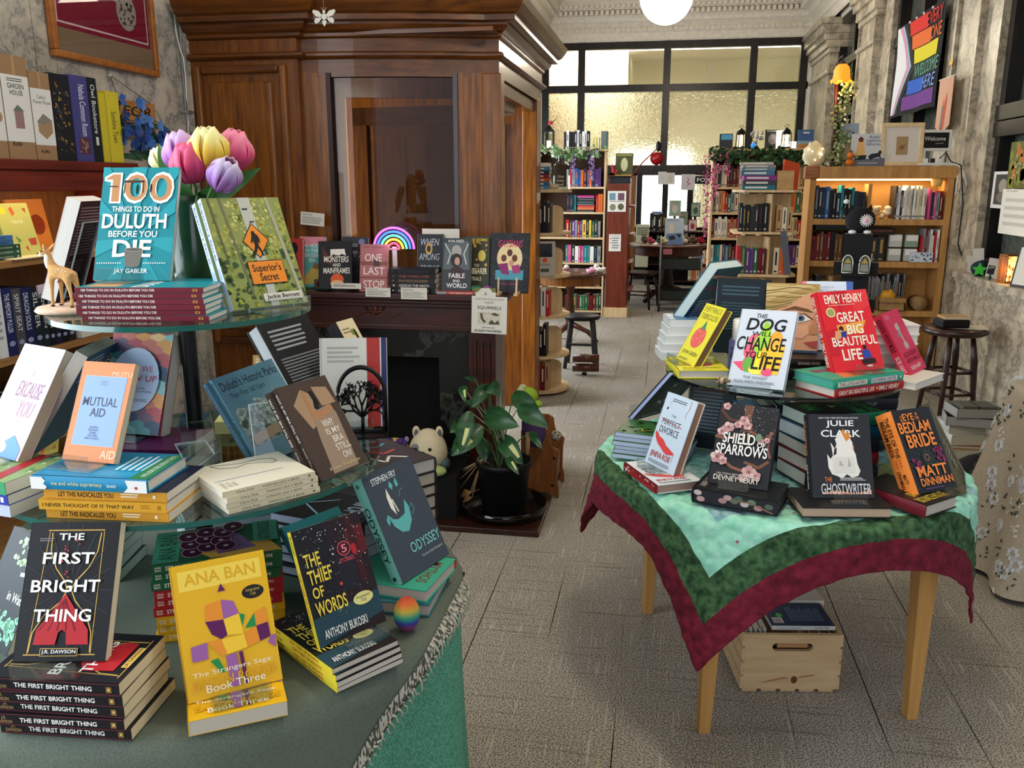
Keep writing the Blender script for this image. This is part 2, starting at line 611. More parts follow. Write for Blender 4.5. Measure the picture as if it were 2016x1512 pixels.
def book(T,w,h,t,cover,label,spine=None,back=None,pages='e4dcc8',hard=0,fa=(),sa=(),ba=(),group=None,name=None,rough=0.38,pa=()):
 """cover (front board, spine, back board with their print) + page block; local x right, y into the book, z up"""
 root =thing(name or ('hardcover_book' if hard else 'paperback_book'),label,'book',T,group)
 spine,back =spine or cover,back or cover
 tb =0.0025 if hard else 0.0009
 mb =MB()
 x0,x1 =-w /2,w /2
 mb.box(x0,0,0,x1,tb,h,mat(cover,rough))
 mb.box(x0,t - tb,0,x1,t,h,mat(back,rough))
 if hard:
  n =6
  pr =[(x0,t)]+[(x0 - 0.0035*sin(pi *i /n),t - t *i /n) for i in range(1,n)]+[(x0,0),(x0 +tb,0),(x0 +tb,t)]
  mb.prism(pr,0,h,mat(spine,rough),smooth=False)
 else:
  mb.box(x0 - 0.0004,0,0,x0 +tb,t,h,mat(spine,rough))
 art(mb,fa,lambda u,v,L:(x0 +u *w,-EPS *L,h *(1- v)),w,h,rough)
 so =0.0037 if hard else 0.0005
 art(mb,sa,lambda u,v,L:(x0 - so - EPS *L,(0.06+0.88*v)*t,h *(1- u)),h,t,rough)
 art(mb,ba,lambda u,v,L:(x1 - u *w,t +EPS *L,h *(1- v)),w,h,rough)
 mb.build('cover',root)
 q =0.003 if hard else 0.0003
 pb =MB()
 pb.box(x0 +tb,tb,q,x1 - q,t - tb,h - q,pages_mat(pages))
 if pa:
  art(pb,pa,lambda u,v,L:(x0 +u *w,v *t,q - EPS *L),w,t,rough)
 pb.build('page_block',root)
 return root
def stack(x,y,z,yaw,mode,n,w,h,t,cover,labels,jit=0.006,step=(0,0),seed=1,**k):
 """n lying books, bottom first; labels(i) gives each its own label"""
 rr =random.Random(seed)
 out =[]
 for i in range(n):
  T =flatT(x +step[0]*i +rr.uniform(-jit,jit),y +step[1]*i +rr.uniform(-jit,jit),z +i *(t +0.0004),yaw +rr.uniform(-2,2)*(jit > 0),mode,w,h,t)
  out.append(book(T,w,h,t,cover,labels(i),**k))
 return z +n *(t +0.0004)
ORD =['first','second','third','fourth','fifth','sixth','seventh','eighth','ninth','tenth','eleventh','twelfth','thirteenth','fourteenth',
'fifteenth','sixteenth','seventeenth','eighteenth','nineteenth','twentieth']
PAL ={'black':'141417','charcoal':'2b2c31','navy':'1b2745','blue':'2f5f9c','teal':'1f7f86','green':'2f6a45','dark red':'6d1a20','red':'b3262c',
'orange':'d4662e','yellow':'d9c24a','cream':'d9cfb4','white':'e6e4de','grey':'8d8f92','purple':'5c3a7a','pink':'c94f86','brown':'5d3d28','tan':'b08e62'}
def shelf_books(x0,x1,z,hmin,hmax,y,depth,pal,where,group,seed,T=None,thick=(0.018,0.034),noun='book'):
 """spines of standing books, left to right, each an object of its own"""
 rr =random.Random(seed)
 x,i,used =x0,0,{}
 while True:
  t =rr.uniform(*thick)
  if x +t > x1:
   break
  cn =rr.choice(pal)
  used[cn]=used.get(cn,0)+1
  h,d =rr.uniform(hmin,hmax),depth *rr.uniform(0.85,1.0)
  mb =MB()
  c =PAL[cn]
  mb.box(0.0008,0,0,t - 0.0008,0.0035,h,mat(c,0.45))
  mb.box(0.0008,0.0035,0,0.003,d,h,mat(c,0.45))
  mb.box(t - 0.003,0.0035,0,t - 0.0008,d,h,mat(c,0.45))
  mb.box(0.003,0.0035,0.003,t - 0.003,d - 0.003,h - 0.004,mat('d8cfba',0.85))
  ink =rr.choice(['b9b4a6','a8894a','c4c2ba',PAL[rr.choice(pal)]]) if cn not in ('white','cream','yellow','tan','grey') else rr.choice(['26262a','7a1d22','24405f'])
  a,b =rr.uniform(0.1,0.25),rr.uniform(0.55,0.75)
  e =rr.uniform(.33,.42)
  if rr.random()< .75:
   mb.box(t *e,-0.0004,h *(1- b),t *(1- e),0,h *(1- a),mat(ink,0.5))
  mb.box(t *0.25,-0.0004,h *0.06,t *0.75,0,h *0.12,mat(ink,0.5))
  o =mb.build(noun,None,(T or Matrix()) @ V3(x,y +rr.uniform(0,0.012),z))
  tag(o,f'{ORD[used[cn] - 1]} {cn} {noun} from the left on {where}',noun,group)
  x += t +0.0008
  i += 1
 return i
def acryl(T,w,h,label,tilt=22,d=0.05,group='clear acrylic book stands'):
 """clear easel: sloped back plate, ledge, lip"""
 root =thing('acrylic_book_stand',label,'book stand',T,group)
 th =0.003
 B =RX(-tilt)
 for nm,bx,TT in (('back_plate',(-w /2,0,0,w /2,th,h),B),('ledge',(-w /2,-d,0,w /2,0.002,th),Matrix()),('lip',(-w /2,-d - th,0,w /2,-d,0.028),Matrix())):
  mb =MB()
  mb.box(*bx,ACRYL)
  if nm =='back_plate':
   for x in (-w /2,w /2- 0.0012):
    mb.box(x,-0.0003,0,x +0.0012,th +0.0003,h,ACRYL_E)
   mb.box(-w /2,-0.0003,h - 0.0012,w /2,th +0.0003,h,ACRYL_E)
  mb.build(nm,root,TT)
 return root
 # ================================================================== the room
def sweep(mb,path,prof,mt,caps=True):
 """moulding: profile of (outward, z) carried along a plan path; outward is to the right of travel"""
 n =len(path)
 vs =[]
 for i,p in enumerate(path):
  d0 =Vector(path[i])- Vector(path[i - 1]) if i else None
  d1 =Vector(path[i +1])- Vector(path[i]) if i < n - 1 else None
  ns =[Vector((d.y,-d.x)).normalized() for d in (d0,d1) if d is not None]
  m =sum(ns,Vector((0,0)))
  m.normalize()
  k =1/max(0.35,m.dot(ns[0]))
  for o,z in prof:
   vs.append((p[0]+m.x *o *k,p[1]+m.y *o *k,z))
 q =len(prof)
 fs =[(i *q +j,(i +1)*q +j,(i +1)*q +j +1,i *q +j +1) for i in range(n - 1) for j in range(q - 1)]
 if caps:
  fs += [tuple(range(q)),tuple((n - 1)*q +j for j in range(q))[::-1]]
 return mb.add(vs,fs,mt)
XL,XR,YF =-2.5,2.25,14.5
m =MB();m.box(-4,-3.2,-0.12,4,14.6,0,carpet_mat());struct('floor',m)
m =MB();m.box(-4,-3.2,4.45,4,14.6,4.6,PLASTER)
for y0 in (9.2,):
 m.box(-2.5,y0,4.2,2.4,y0 +0.5,4.45,PLASTER)
struct('ceiling',m)
m =MB()
m.box(-2.72,-3.2,0,XL,2.0,0.8,MARB_L)
m.box(-2.72,-3.2,3.25,XL,2.0,4.45,PLASTER)
m.box(-2.72,-3.2,0.8,XL,-1.75,3.25,MARB_L)
for a,b in ((2.0,2.42),(2.425,3.245),(3.25,4.3),(4.303,4.36)):
 m.box(-2.72,a,0,XL +(0.03 if a < 2.1 or a > 4.2 else 0),b,4.45,MARB_L)
m.box(-2.72,4.36,2.3,XL,6.05,4.45,PLASTER)
m.box(-2.72,4.36,0,XL +.038,4.47,2.3,MARB_L)
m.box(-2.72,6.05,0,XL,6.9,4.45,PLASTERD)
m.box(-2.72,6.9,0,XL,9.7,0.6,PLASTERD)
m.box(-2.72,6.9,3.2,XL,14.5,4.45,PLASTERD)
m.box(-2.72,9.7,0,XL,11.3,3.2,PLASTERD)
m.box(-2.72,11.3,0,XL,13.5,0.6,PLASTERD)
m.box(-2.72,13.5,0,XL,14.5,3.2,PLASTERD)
struct('wall_left',m)
m =MB()
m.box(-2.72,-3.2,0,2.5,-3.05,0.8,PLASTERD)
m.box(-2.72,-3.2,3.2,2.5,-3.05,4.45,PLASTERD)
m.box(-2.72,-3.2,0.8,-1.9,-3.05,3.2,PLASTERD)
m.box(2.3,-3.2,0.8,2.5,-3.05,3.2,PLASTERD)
struct('wall_rear',m)
m =MB()
m.box(XR,-3.2,0,2.5,14.5,0.95,MARB_R)
m.box(XR,-3.2,3.72,2.5,14.5,4.45,PLASTER)
for a,b in ((6.70,7.02),(7.03,7.50),(7.51,7.92),(9.80,10.25),(10.26,10.95),(10.96,11.42),(12.95,14.5)):
 m.box(XR - (0.05 if a ==7.03 else 0.09 if a in (10.26,12.95) else 0.03),a,0.0,2.5,b,3.72,MARB_R)
for a in (7.0,7.52,10.2,10.98):
 m.box(XR - (0.08 if a < 8 else 0.115),a,0.0,XR +0.03,a +0.035,3.72,MARB_R)
struct('wall_right',m)
m =MB()
pts =[(2.13,3.2),(XR +0.05,3.2),(XR +0.05,6.90),(2.23,6.90)]+[(2.23- 0.10*sin(radians(a)),6.80+0.10*cos(radians(a))) for a in range(0,91,15)]
m.prism(pts,0.895,0.94,MARB_R)
m.prism([(p[0]+0.02*(p[0]< 2.2),p[1]) for p in pts],0.865,0.895,MARB_R)
struct('trim_1',m,None,0.006)
m =MB();m.box(2.17,3.2,0,XR +0.04,6.86,0.865,MARB_R)
m.box(2.162,3.2,0.74,2.17,6.84,0.77,MARB_R)
struct('trim_2',m,None,0.004)
m =MB()
for a,b in ((10.2,11.02),(12.9,14.5)):
 for z0,z1,o in ((3.02,3.07,0.13),(3.30,3.36,0.12),(3.36,3.46,0.15),(3.46,3.54,0.19),(3.54,3.66,0.23),(3.66,3.74,0.26)):
  m.box(XR - o,a - o *0.3,z0,2.4,b +o *0.3,z1,marble_mat('c9bda6','a99d88','7e766a','cap',3))
struct('trim_3',m,None,0.01)
PANE_R =grain('3a3f3a','565a50',(2,2,2),0.18,0.1,6,0.3,0.7,0,9)
def right_window(n,y0,y1,rails,mull,z0=0.95,z1=3.72,dark='2b1a10'):
 m =MB()
 x =XR +0.02
 for a,b in ((y0,y0 +0.09),(y1 - 0.09,y1)):
  m.box(x,a,z0,x +0.12,b,z1,BRONZE)
 for z in rails:
  m.box(x - 0.02,y0,z - 0.05,x +0.12,y1,z +0.05,BRONZE)
 for y in mull:
  m.box(x,y - 0.04,z0,x +0.12,y +0.04,z1,BRONZE)
 m.box(x,y0,z1 - 0.08,x +0.12,y1,z1,BRONZE)
 m.box(x,y0,z0,x +0.12,y1,z0 +0.1,BRONZE)
 m.box(x +0.1,y0,z0,x +0.125,y1,z1,PANE_R)
 struct('window_%d'% n,m)
right_window(1,11.42,12.95,(2.45,3.1),(11.95,))
right_window(2,7.92,9.80,(2.95,),(8.9,))
right_window(3,3.3,6.70,(1.93,2.04),(4.2,5.3))
FROST =frosted_mat()
CLEAR =glass('fbfaf4',0.01,1.0)
m =MB()
cols =[-1.96,-1.38,-0.03,1.29,2.04]
for x in cols:
 m.box(x - 0.055,YF - 0.06,1.72,x +0.055,YF +0.06,3.74,BRONZE)
for z,h in ((3.69,0.06),(3.04,0.055),(1.77,0.08)):
 m.box(-2.1,YF - 0.05,z - h,2.12,YF +0.05,z +h,BRONZE)
struct('window_4',m)
m =MB()
for a,b in zip(cols,cols[1:]):
 m.box(a +0.05,YF - 0.006,3.09,b - 0.05,YF +0.006,3.65,CLEAR)
struct('window_5',m)
m =MB()
for a,b in zip(cols,cols[1:]):
 m.box(a +0.05,YF - 0.006,1.84,b - 0.05,YF +0.006,2.99,FROST)
struct('window_6',m)
m =MB()
lx =[-0.52,-0.40,0.02,0.42,0.86,1.3]
for x in lx[1:]:
 m.box(x - 0.045,YF - 0.06,0,x +0.045,YF +0.06,1.72,BLACKP)
m.box(-0.45,YF - 0.05,0,2.1,YF +0.05,0.22,BLACKP)
m.box(-0.45,YF - 0.05,0.78,2.1,YF +0.05,0.86,BLACKP)
struct('door_1',m)
m =MB()
for a,b in zip(lx[1:],lx[2:]):
 m.box(a +0.04,YF - 0.006,0.2,b - 0.04,YF +0.006,1.72,FROST)
struct('window_7',m)
m =MB()
m.box(-4,YF - 0.05,0,-0.9,YF +0.1,1.69,WALNUT)
m.box(-0.9,YF - 0.05,0,-0.45,YF +0.1,0.75,OAKV)
m.box(-0.9,YF - 0.05,0.75,-0.82,YF +0.1,1.72,OAKV)
m.box(-0.53,YF - 0.05,0.75,-0.45,YF +0.1,1.72,OAKV)
m.box(1.3,YF - 0.05,0,2.5,YF +0.1,1.69,WALNUT)
m.box(-4,YF - 0.05,1.69,-1.96,YF +0.1,4.45,PLASTER)
m.box(2.04,YF - 0.05,1.69,2.5,YF +0.1,4.45,PLASTER)
m.box(-4,YF - 0.05,3.74,2.5,YF +0.1,4.45,PLASTER)
struct('wall_far',m)
m =MB()
for k in range(24):
 m.box(-0.82,YF +0.02,0.78+k *0.039,-0.53,YF +0.035,0.80+k *0.039,WHITEP)
m.box(-0.82,YF +0.05,0.75,-0.53,YF +0.06,1.72,mat('cdd6de',0.6))
struct('window_8',m)
YEL =mat('ece8cb',0.8)
m =MB()
m.box(-4,18.0,0,4,18.2,4.45,YEL)
m.box(-4,YF +0.1,0,-3.8,18,4.45,YEL)
m.box(3.8,YF +0.1,0,4,18,4.45,YEL)
m.box(-4,17.0,0,-0.75,18,4.45,YEL)
m.box(-0.72,16.6,3.9,4,18,4.45,mat('e6e2d2',0.8))
m.box(0.75,17.97,2.9,0.8,18,4.45,WHITEP)
m.box(-4,YF +0.1,-0.1,4,18,0,mat('8a8068',0.9))
m.box(-4,YF +0.1,4.45,4,18,4.6,PLASTER)
arch =[(-2.35+0.42*cos(radians(a)),2.95+0.42*sin(radians(a))) for a in range(0,181,12)]
m.prism(arch +[(-2.77,1.4),(-1.93,1.4)],16.9,16.99,mat('c9a981',0.7),None,'y')
arch =[(-2.35+0.32*cos(radians(a)),2.95+0.32*sin(radians(a))) for a in range(0,181,12)]
m.prism(arch +[(-2.67,1.4),(-2.03,1.4)],16.87,16.92,mat('a98a66',0.7),None,'y')
struct('wall_office',m)
m =MB()
prof =[(0.0,3.74),(0.02,3.76),(0.02,3.86),(0.05,3.88),(0.05,3.93),(0.04,3.95),(0.10,4.0),(0.13,4.02),(0.13,4.07),(0.17,4.10),(0.17,4.16),(0.24,4.18),(0.28,4.24),(0.28,4.27),(0.34,4.3),(0.40,4.38),(0.42,4.45)]
PLA =grain('d2c9b9','e2dacb',(4,4,4),0.65,0.0,3)
path =[(-1.98,6.3),(-1.98,YF - 0.05),(2.16,YF - 0.05),(2.16,-1.0)]
sweep(m,path,prof,PLA)
struct('trim_4',m)
m =MB()
n =46
for i in range(n):
 x =-1.72+i *(3.62/(n - 1))
 m.box(x,YF - 0.30,4.10,x +0.046,YF - 0.2,4.165,PLA)
 m.box(x +0.01,YF - 0.36,4.19,x +0.055,YF - 0.29,4.235,PLA)
 m.box(x +0.02,YF - 0.125,3.885,x +0.06,YF - 0.095,3.925,PLA)
for i in range(70):
 y =YF - 0.35- i *0.085
 m.box(1.91,y,4.10,2.01,y +0.046,4.165,PLA)
 m.box(1.86,y,4.19,1.92,y +0.045,4.235,PLA)
 m.box(-1.84,y,4.105,-1.78,y +0.045,4.155,PLA)
struct('trim_5',m)
m =MB();m.box(-2.5,6.1,3.74,-1.98,YF,4.45,PLASTER);struct('trim_6',m)
ve =thing('door_vestibule','varnished oak revolving door vestibule with curved glass behind the fireplace mantel','vestibule',(-1.7,5.2,0))
vT =V3(1.7,-5.2,0)
def vp(name,mb,bev=0.0,mx=None):
 return mb.build(name,ve,vT if mx is None else vT @ mx,bev)
drum =[(-1.87+0.94*t,4.40+0.015*t +0.145*t *t) for t in [i /10 for i in range(11)]]
m =MB()
m.box(XL +0.04,4.36,0,-1.87,4.46,2.31,OAK)
vp('side_panel',m)
m =MB()
for x0,x1,z0,z1 in ((-2.44,-2.40,0.7,2.16),(-1.97,-1.93,0.7,2.16),(-2.40,-1.97,2.12,2.16),(-2.40,-1.97,0.7,0.74)):
 m.box(x0,4.335,z0,x1,4.365,z1,OAKV if x1 - x0 < 0.1 else OAKH)
vp('panel_moulding',m,0.012)
m =MB();m.box(-2.36,4.342,0.78,-2.01,4.37,2.08,OAKV);vp('raised_field',m,0.02)
corn =[(0.0,2.285),(0.018,2.295),(0.018,2.31),(0.04,2.32),(0.06,2.345),(0.06,2.355),(0.10,2.36),(0.10,2.385),(0.12,2.395),(0.145,2.43),(0.16,2.46),(0.0,2.465)]
mid =[(0.0,2.185),(0.012,2.187),(0.03,2.2),(0.03,2.212),(0.012,2.222),(0.0,2.224)]
side =[(-0.86,4.56),(-0.85,6.06)]
full =drum +side +[(-1.2,6.06)]
m =MB()
sweep(m,[(XL +.04,4.36),(-1.86,4.36),(-1.86,4.5)],corn,OAKH)
sweep(m,full,corn,OAKH)
vp('cornice',m)
m =MB()
sweep(m,[(XL +.04,4.36),(-1.86,4.36),(-1.86,4.5)],mid,OAKH)
sweep(m,full,mid,OAKH)
vp('moulding',m)
m =MB()
sweep(m,full,[(0.0,2.10),(0.0,2.30),(-0.05,2.30),(-0.05,2.10)],OAKH)
vp('frieze',m)
m =MB();m.box(XL +.04,4.4,2.30,-0.86,6.05,2.32,OAKH);vp('roof',m)
m =MB()
sweep(m,drum,[(0.0,0.0),(0.0,1.02),(-0.05,1.02),(-0.05,0.0)],OAK)
vp('lower_panel',m)
for a,b in ((0,1.55),(8.4,10)):
 seg =[(-1.87+0.94*t,4.40+0.015*t +0.145*t *t) for t in (a /10,(a +b)/20,b /10)]
 m =MB()
 sweep(m,seg,[(0.0,1.0),(0.0,2.12),(-0.05,2.12),(-0.05,1.0)],OAKV)
 vp('stile',m)
 m =MB()
 sg =seg[1:] if a ==0 else seg[:2]
 e =seg[2] if a ==0 else seg[0]
 m.box(e[0]- 0.012,e[1]- 0.012,1.0,e[0]+0.012,e[1]+0.05,2.12,DARKW)
 vp('glazing_bead',m)
m =MB()
sweep(m,[(-1.87+0.94*t,4.42+0.015*t +0.145*t *t) for t in [0.15+0.69*i /12 for i in range(13)]],[(0.0,1.02),(0.0,2.11)],glass('8f8676',0.01,0.35),False)
vp('curved_pane',m)
m =MB();m.box(-0.95,4.55,0,-0.85,4.66,2.12,OAKV);vp('corner_post',m,0.006)
m =MB();m.box(-0.95,5.86,0,-0.85,6.06,2.12,OAKV);vp('far_post',m,0.006)
m =MB();m.box(-0.94,4.66,2.03,-0.87,5.86,2.12,OAKH);vp('lintel',m)
m =MB()
m.box(-0.62,0,0,0.62,0.04,2.12,OAKV)
m.box(-0.45,-0.02,0.9,0.45,0,1.95,OAKV)
vp('inner_wall',m,0.008,V3(-1.5,5.78,0) @ RZ(12))
m =MB()
for a,b in ((-0.42,-0.33),(0.33,0.42)):
 m.box(a,0,0.05,b,0.045,2.0,OAKV)
m.box(-0.42,0,1.9,0.42,0.045,2.0,OAKH)
m.box(-0.42,0,0.05,0.42,0.045,0.35,OAKH)
m.box(-0.33,0.02,0.35,0.33,0.025,1.9,glass('c9c4b6',0.01,0.8))
vp('door_wing',m,0.0,V3(-1.42,4.98,0) @ RZ(-8))
m =MB();m.box(-1.15,5.1,1.98,-0.93,5.5,2.06,mat('9a9894',0.3,0.8));m.box(-1.1,5.2,1.92,-0.98,5.3,1.98,mat('8b8985',0.3,0.8));vp('door_closer',m,0.01)
m =MB();m.box(XL +.04,6.0,0,-0.95,6.05,2.3,WALNUT);vp('back_wall',m)
m =MB();pts =[at(x,y,4.30) for x,y in ((348,-30),(350,20),(358,120),(366,220),(372,262),(378,420))]
m.tube(pts,0.007,8,mat('8f9090',0.35,0.7))
for k in (1,3,4):
 m.box(pts[k].x - 0.012,4.285,pts[k].z - 0.006,pts[k].x +0.022,4.34,pts[k].z +0.006,mat('a8a8a6',0.35,0.7))
tag(m.build('conduit'),'thin grey metal conduit climbing the corner beside the oak panel','pipe')
m =MB();m.tube([at(x,y,4.285) for x,y in ((318,-30),(325,5),(343,25),(346,60),(354,95),(361,115),(365,150),(367,190),(371,240),(371,300))],0.0035,6,mat('e8e6e0',0.5))
tag(m.build('cable'),'white cable clipped loosely along the conduit by the oak panel','cable')
# ================================================================== left display table
def drape(cx,cy,R,zt,pts_fn,nu,nv,zmin=0.02,flare=0.10,wav=0.0,nw=9,ph=0.0,fold=None):
 """a cloth laid over a round table: pts_fn(i, j) -> flat (x, y); what reaches past the edge hangs"""
 vs =[]
 for j in range(nv +1):
  for i in range(nu +1):
   x,y =pts_fn(i /max(nu,1),j /max(nv,1))
   dx,dy =x - cx,y - cy
   r =sqrt(dx *dx +dy *dy)
   a =atan2(dy,dx)
   if r <= R:
    z =zt
   else:
    h =r - R
    b =min(h,0.03)
    h2 =h - b
    rr =R +b *0.6+h2 *flare +wav *h2 *sin(nw *a +ph)+(h2 *fold(a) if fold else 0)
    x,y,z =cx +cos(a)*rr,cy +sin(a)*rr,zt - b *0.7- h2 *0.985
    z =max(z,zmin)
   vs.append((x,y,z))
 fs =[(j *(nu +1)+i,j *(nu +1)+i +1,(j +1)*(nu +1)+i +1,(j +1)*(nu +1)+i) for j in range(nv) for i in range(nu)]
 return vs,fs
LC =(-0.93,1.55)
ZT,Z2,Z3 =0.73,1.02,1.33
MINT =grain('3f826a','67a88b',(40,40,40),0.85,0.2,4,0.4,0.65,0,5)
SAGE =grain('515a50','656f62',(60,60,60),0.9,0.25,4,0.3,0.7,0,6)
m =MB()
vs,fs =drape(LC[0],LC[1],0.525,ZT - 0.006,lambda u,v:(LC[0]+v *1.29*cos(2*pi *u),LC[1]+v *1.29*sin(2*pi *u)),120,50,0.004,0.0,0.05,11,2.28)
m.add(vs,fs,MINT,None,True)
tag(m.build('tablecloth'),'mottled mint green cloth hanging to the floor from the left display table','tablecloth')
root =thing('table_topper','sage green woven cloth with tasselled edge laid over the mint tablecloth','cloth',(LC[0],LC[1],ZT))
mT =V3(-LC[0],-LC[1],-ZT)
m =MB()
tf =lambda u,v:(-1.70+1.33*u,0.80+1.3*v)
vs,fs =drape(LC[0],LC[1],0.53,ZT,tf,60,60,0.3,0.09,0.05,16,0.4)
m.add(vs,fs,SAGE,None,True)
so =m.build('cloth',root,mT)
sm =so.modifiers.new('thickness','SOLIDIFY');sm.thickness =0.003;sm.offset =1
HERR =grain('4a4c46','b7b3a4',(40,110,40),0.9,0.0,0,0.46,0.54,0,2.2)
m =MB()
vs,fs =drape(LC[0],LC[1],0.535,ZT +0.004,lambda u,v:(-0.396+0.026*u,0.80+1.28*v),3,90,0.3,0.09,0.05,16,0.4)
m.add(vs,fs,HERR,None,True)
m.build('woven_band',root,mT)
m =MB()
rr =random.Random(3)
for k in range(95):
 y =0.81+k *0.0134
 p =[]
 for q in range(4):
  (a,),_ =drape(LC[0],LC[1],0.538,ZT +0.005,lambda u,v:(-0.370+q *0.008+rr.uniform(-.003,.003),y +rr.uniform(-.006,.006)),0,0,0.3,0.09,0.05,16,0.4)
  p.append(a)
 m.tube(p,[0.003,0.002,0.0018,0.0008],4,mat('b9b4a2',0.9))
m.build('fringe',root,mT)
def stand_tiers(name,label,c,z0,discs,pole_r,edge):
 root =thing(name,label,'display stand',(c[0],c[1],z0))
 ztop =discs[-1][0]
 m =MB();m.lathe([(0.0,0),(0.11,0),(0.11,0.012),(pole_r,0.02)],32,BLACKP);m.build('base',root)
 m =MB();m.lathe([(pole_r,0.012),(pole_r,ztop - z0 - 0.01)],24,mat('141816',0.3));m.build('pole',root)
 for z,r in discs:
  m =MB();m.disc(r,-0.01,0,96,DISCG,None,edge);m.build('glass_shelf',root,V3(0,0,z - z0))
  m =MB();m.lathe([(0,-0.011),(0.06,-0.011),(0.06,-0.018),(pole_r,-0.022)],24,BLACKP);m.build('flange',root,V3(0,0,z - z0))
stand_tiers('tiered_display_stand','two round glass shelves on a black pole stacked with books on the left table',LC,ZT +0.003,[(Z2,0.373),(Z3,0.245)],0.017,DISCE)
TEAL ='1d8690'
rays =[('p',[(0.5,0.62),(0.5+1.2*cos(a),0.62+0.9*sin(a)),(0.5+1.2*cos(a +0.16),0.62+0.9*sin(a +0.16))],'2a98a2') for a in [i *0.42 for i in range(15)]]
rays =[('p',[(min(1,max(0,u)),min(1,max(0,v))) for u,v in it[1]],it[2]) for it in rays]
fa100 =rays +[('p',[(.03,.125),(.03,.09),(.13,.05),(.265,.05),(.265,.325),(.115,.325),(.115,.135)],'f1efe9'),('p',[(.055,.112),(.06,.10),(.14,.065),(.24,.065),(.24,.31),(.14,.31),(.14,.112)],'c08a5c'),('t','00',.285,.042,.96,.328,'f1efe9',.03),('t','00',.312,.066,.933,.304,'c08a5c',.006),
('r',.10,.17,.215,.18,'3a2a24'),('p',[(.30,.235),(.30,.12),(.56,.12),(.56,.235),(.545,.235),(.545,.14),(.315,.14),(.315,.235)],'4a3428'),
('e',.475,.2,.015,.045,'1c1512'),('e',.655,.19,.013,.04,'1c1512'),
('t','THINGS TO DO IN',.17,.353,.79,.402,'f1efe9',.03),('t','DULUTH',.055,.42,.90,.55,'f1efe9',.05),('t','BEFORE YOU',.155,.57,.79,.625,'f1efe9',.03),
('t','DIE',.23,.65,.73,.80,'f1efe9',.05),('p',[(.385,.735),(.625,.735),(.60,.875),(.41,.875)],'6f6a62'),('e',.505,.735,.12,.018,'98938a'),('e',.505,.875,.095,.015,'6f6a62'),('e',.505,.735,.105,.012,'57534d')]+[('e',.05+.03*i,.855,.008,.006,'f1efe9') for i in range(11)]+[('e',.66+.03*i,.855,.008,.006,'f1efe9') for i in range(10)]+[('t','JAY GABLER',.28,.905,.72,.955,'f1efe9',.03)]
WINE ='6f1b2b'
sa100 =[('t','100 THINGS TO DO IN DULUTH BEFORE YOU DIE',.05,.2,.62,.75,'ece6da',.03),('r',.92,.25,.955,.75,'d0a23c'),('r',.928,.35,.947,.65,WINE)]
tops =['lowest','second lowest','third from the bottom','fourth from the bottom','fifth from the bottom','topmost']
z =stack(-0.906,1.373,Z3,9.9,'s',6,.152,.229,.0094,TEAL,lambda i:f'wine red spine Duluth book, {tops[i]} of six on the top glass shelf',.003,(-0.0024,0.0012),2,spine=WINE,fa=fa100 if False else [('r',.1,.05,.9,.3,'d39a62'),('t','DULUTH',.055,.42,.90,.55,'f1efe9',.05)],sa=sa100,pages='dcd8cc',group='100 Things in Duluth stack')
book(lean(-0.989,1.472,z +0.001,7.1,22.9),.149,.227,.012,TEAL,'teal book with big 100 and a pail propped on the top glass shelf',spine=WINE,fa=fa100,sa=sa100,pages='e6e2d6')
acryl(V3(-0.989,1.478,z) @ RZ(7.1),.085,.15,'clear acrylic stand holding the teal book with the big 100',23)
leafs =[('s',.02,.02,.98,.6,110,'a9a94f',.032),('s',.02,.1,.98,.98,110,'6f7f34',.032),('s',.0,.5,.98,.98,110,'39502a',.035),('s',.2,.02,.9,.5,80,'c9c37a',.018),('s',.02,.8,.98,.98,50,'a9b03c',.015)]
trunk =[('p',[(.44,0),(.60,0),(.60,1),(.50,1)],'b9bdb0'),('p',[(.2,0),(.23,0),(.33,.9),(.30,.9)],'6d7050'),('p',[(.8,0),(.84,0),(.97,1),(.92,1)],'a9a58a'),('p',[(.06,0),(.09,0),(.13,.6),(.11,.6)],'5a6040'),('r',.47,.1,.54,.115,'2c2e28'),('r',.52,.22,.58,.232,'2c2e28'),('r',.5,.75,.56,.77,'2c2e28')]
foot =[(.50,.315),(.53,.31),(.545,.335),(.57,.355),(.585,.39),(.575,.43),(.555,.415),(.55,.45),(.575,.49),(.58,.525),(.60,.54),(.565,.54),(.55,.50),(.525,.47),(.505,.505),(.475,.52),(.485,.535),(.45,.53),(.475,.49),(.50,.44),(.49,.40),(.47,.43),(.46,.41),(.485,.365)]
faS =leafs +trunk +[('p',[(.53,.235),(.70,.40),(.53,.565),(.36,.40)],'1c1a18'),('p',[(.53,.248),(.688,.40),(.53,.552),(.372,.40)],'e88a2c'),('p',foot,'161412'),
('r',.335,.585,.80,.80,'1c1a18'),('r',.342,.592,.793,.793,'e88a2c'),('t',"Superior's\nSecret",.38,.615,.755,.77,'161412',.03),('r',.42,.885,.93,.955,'d9d4c6'),('t','Jackie Bennett',.46,.898,.90,.945,'161412',.04)]
saS =[('t',"Superior's Secret",.03,.2,.55,.85,'20242c',.01),('t','Jackie Bennett',.62,.3,.88,.75,'6a86b8',.0)]
book(lean(-0.744,1.551,Z3 +.006,56.7,24.1),.167,.225,.014,'8a9350',"birch forest cover book with orange sasquatch road sign on the top glass shelf",spine='c6d6f2',fa=faS,sa=saS,pages='d9d4c6')
bb =lean(-0.744,1.551,Z3 +.006,56.7,24.1) @ V3(-.006,.0148,0)
book(bb,.167,.222,.014,'8a9350','second birch forest book, pressed behind the one with the sasquatch sign',spine='b9cdec',fa=[('r',0,0,1,1,'8a9350')],sa=saS,pages='d9d4c6')
acryl(V3(-0.744,1.551,Z3) @ RZ(56.7),.10,.12,'clear acrylic stand under the birch forest book',24,.055)
T =lean(-1.30,1.66,Z3 +.004,-76,20)
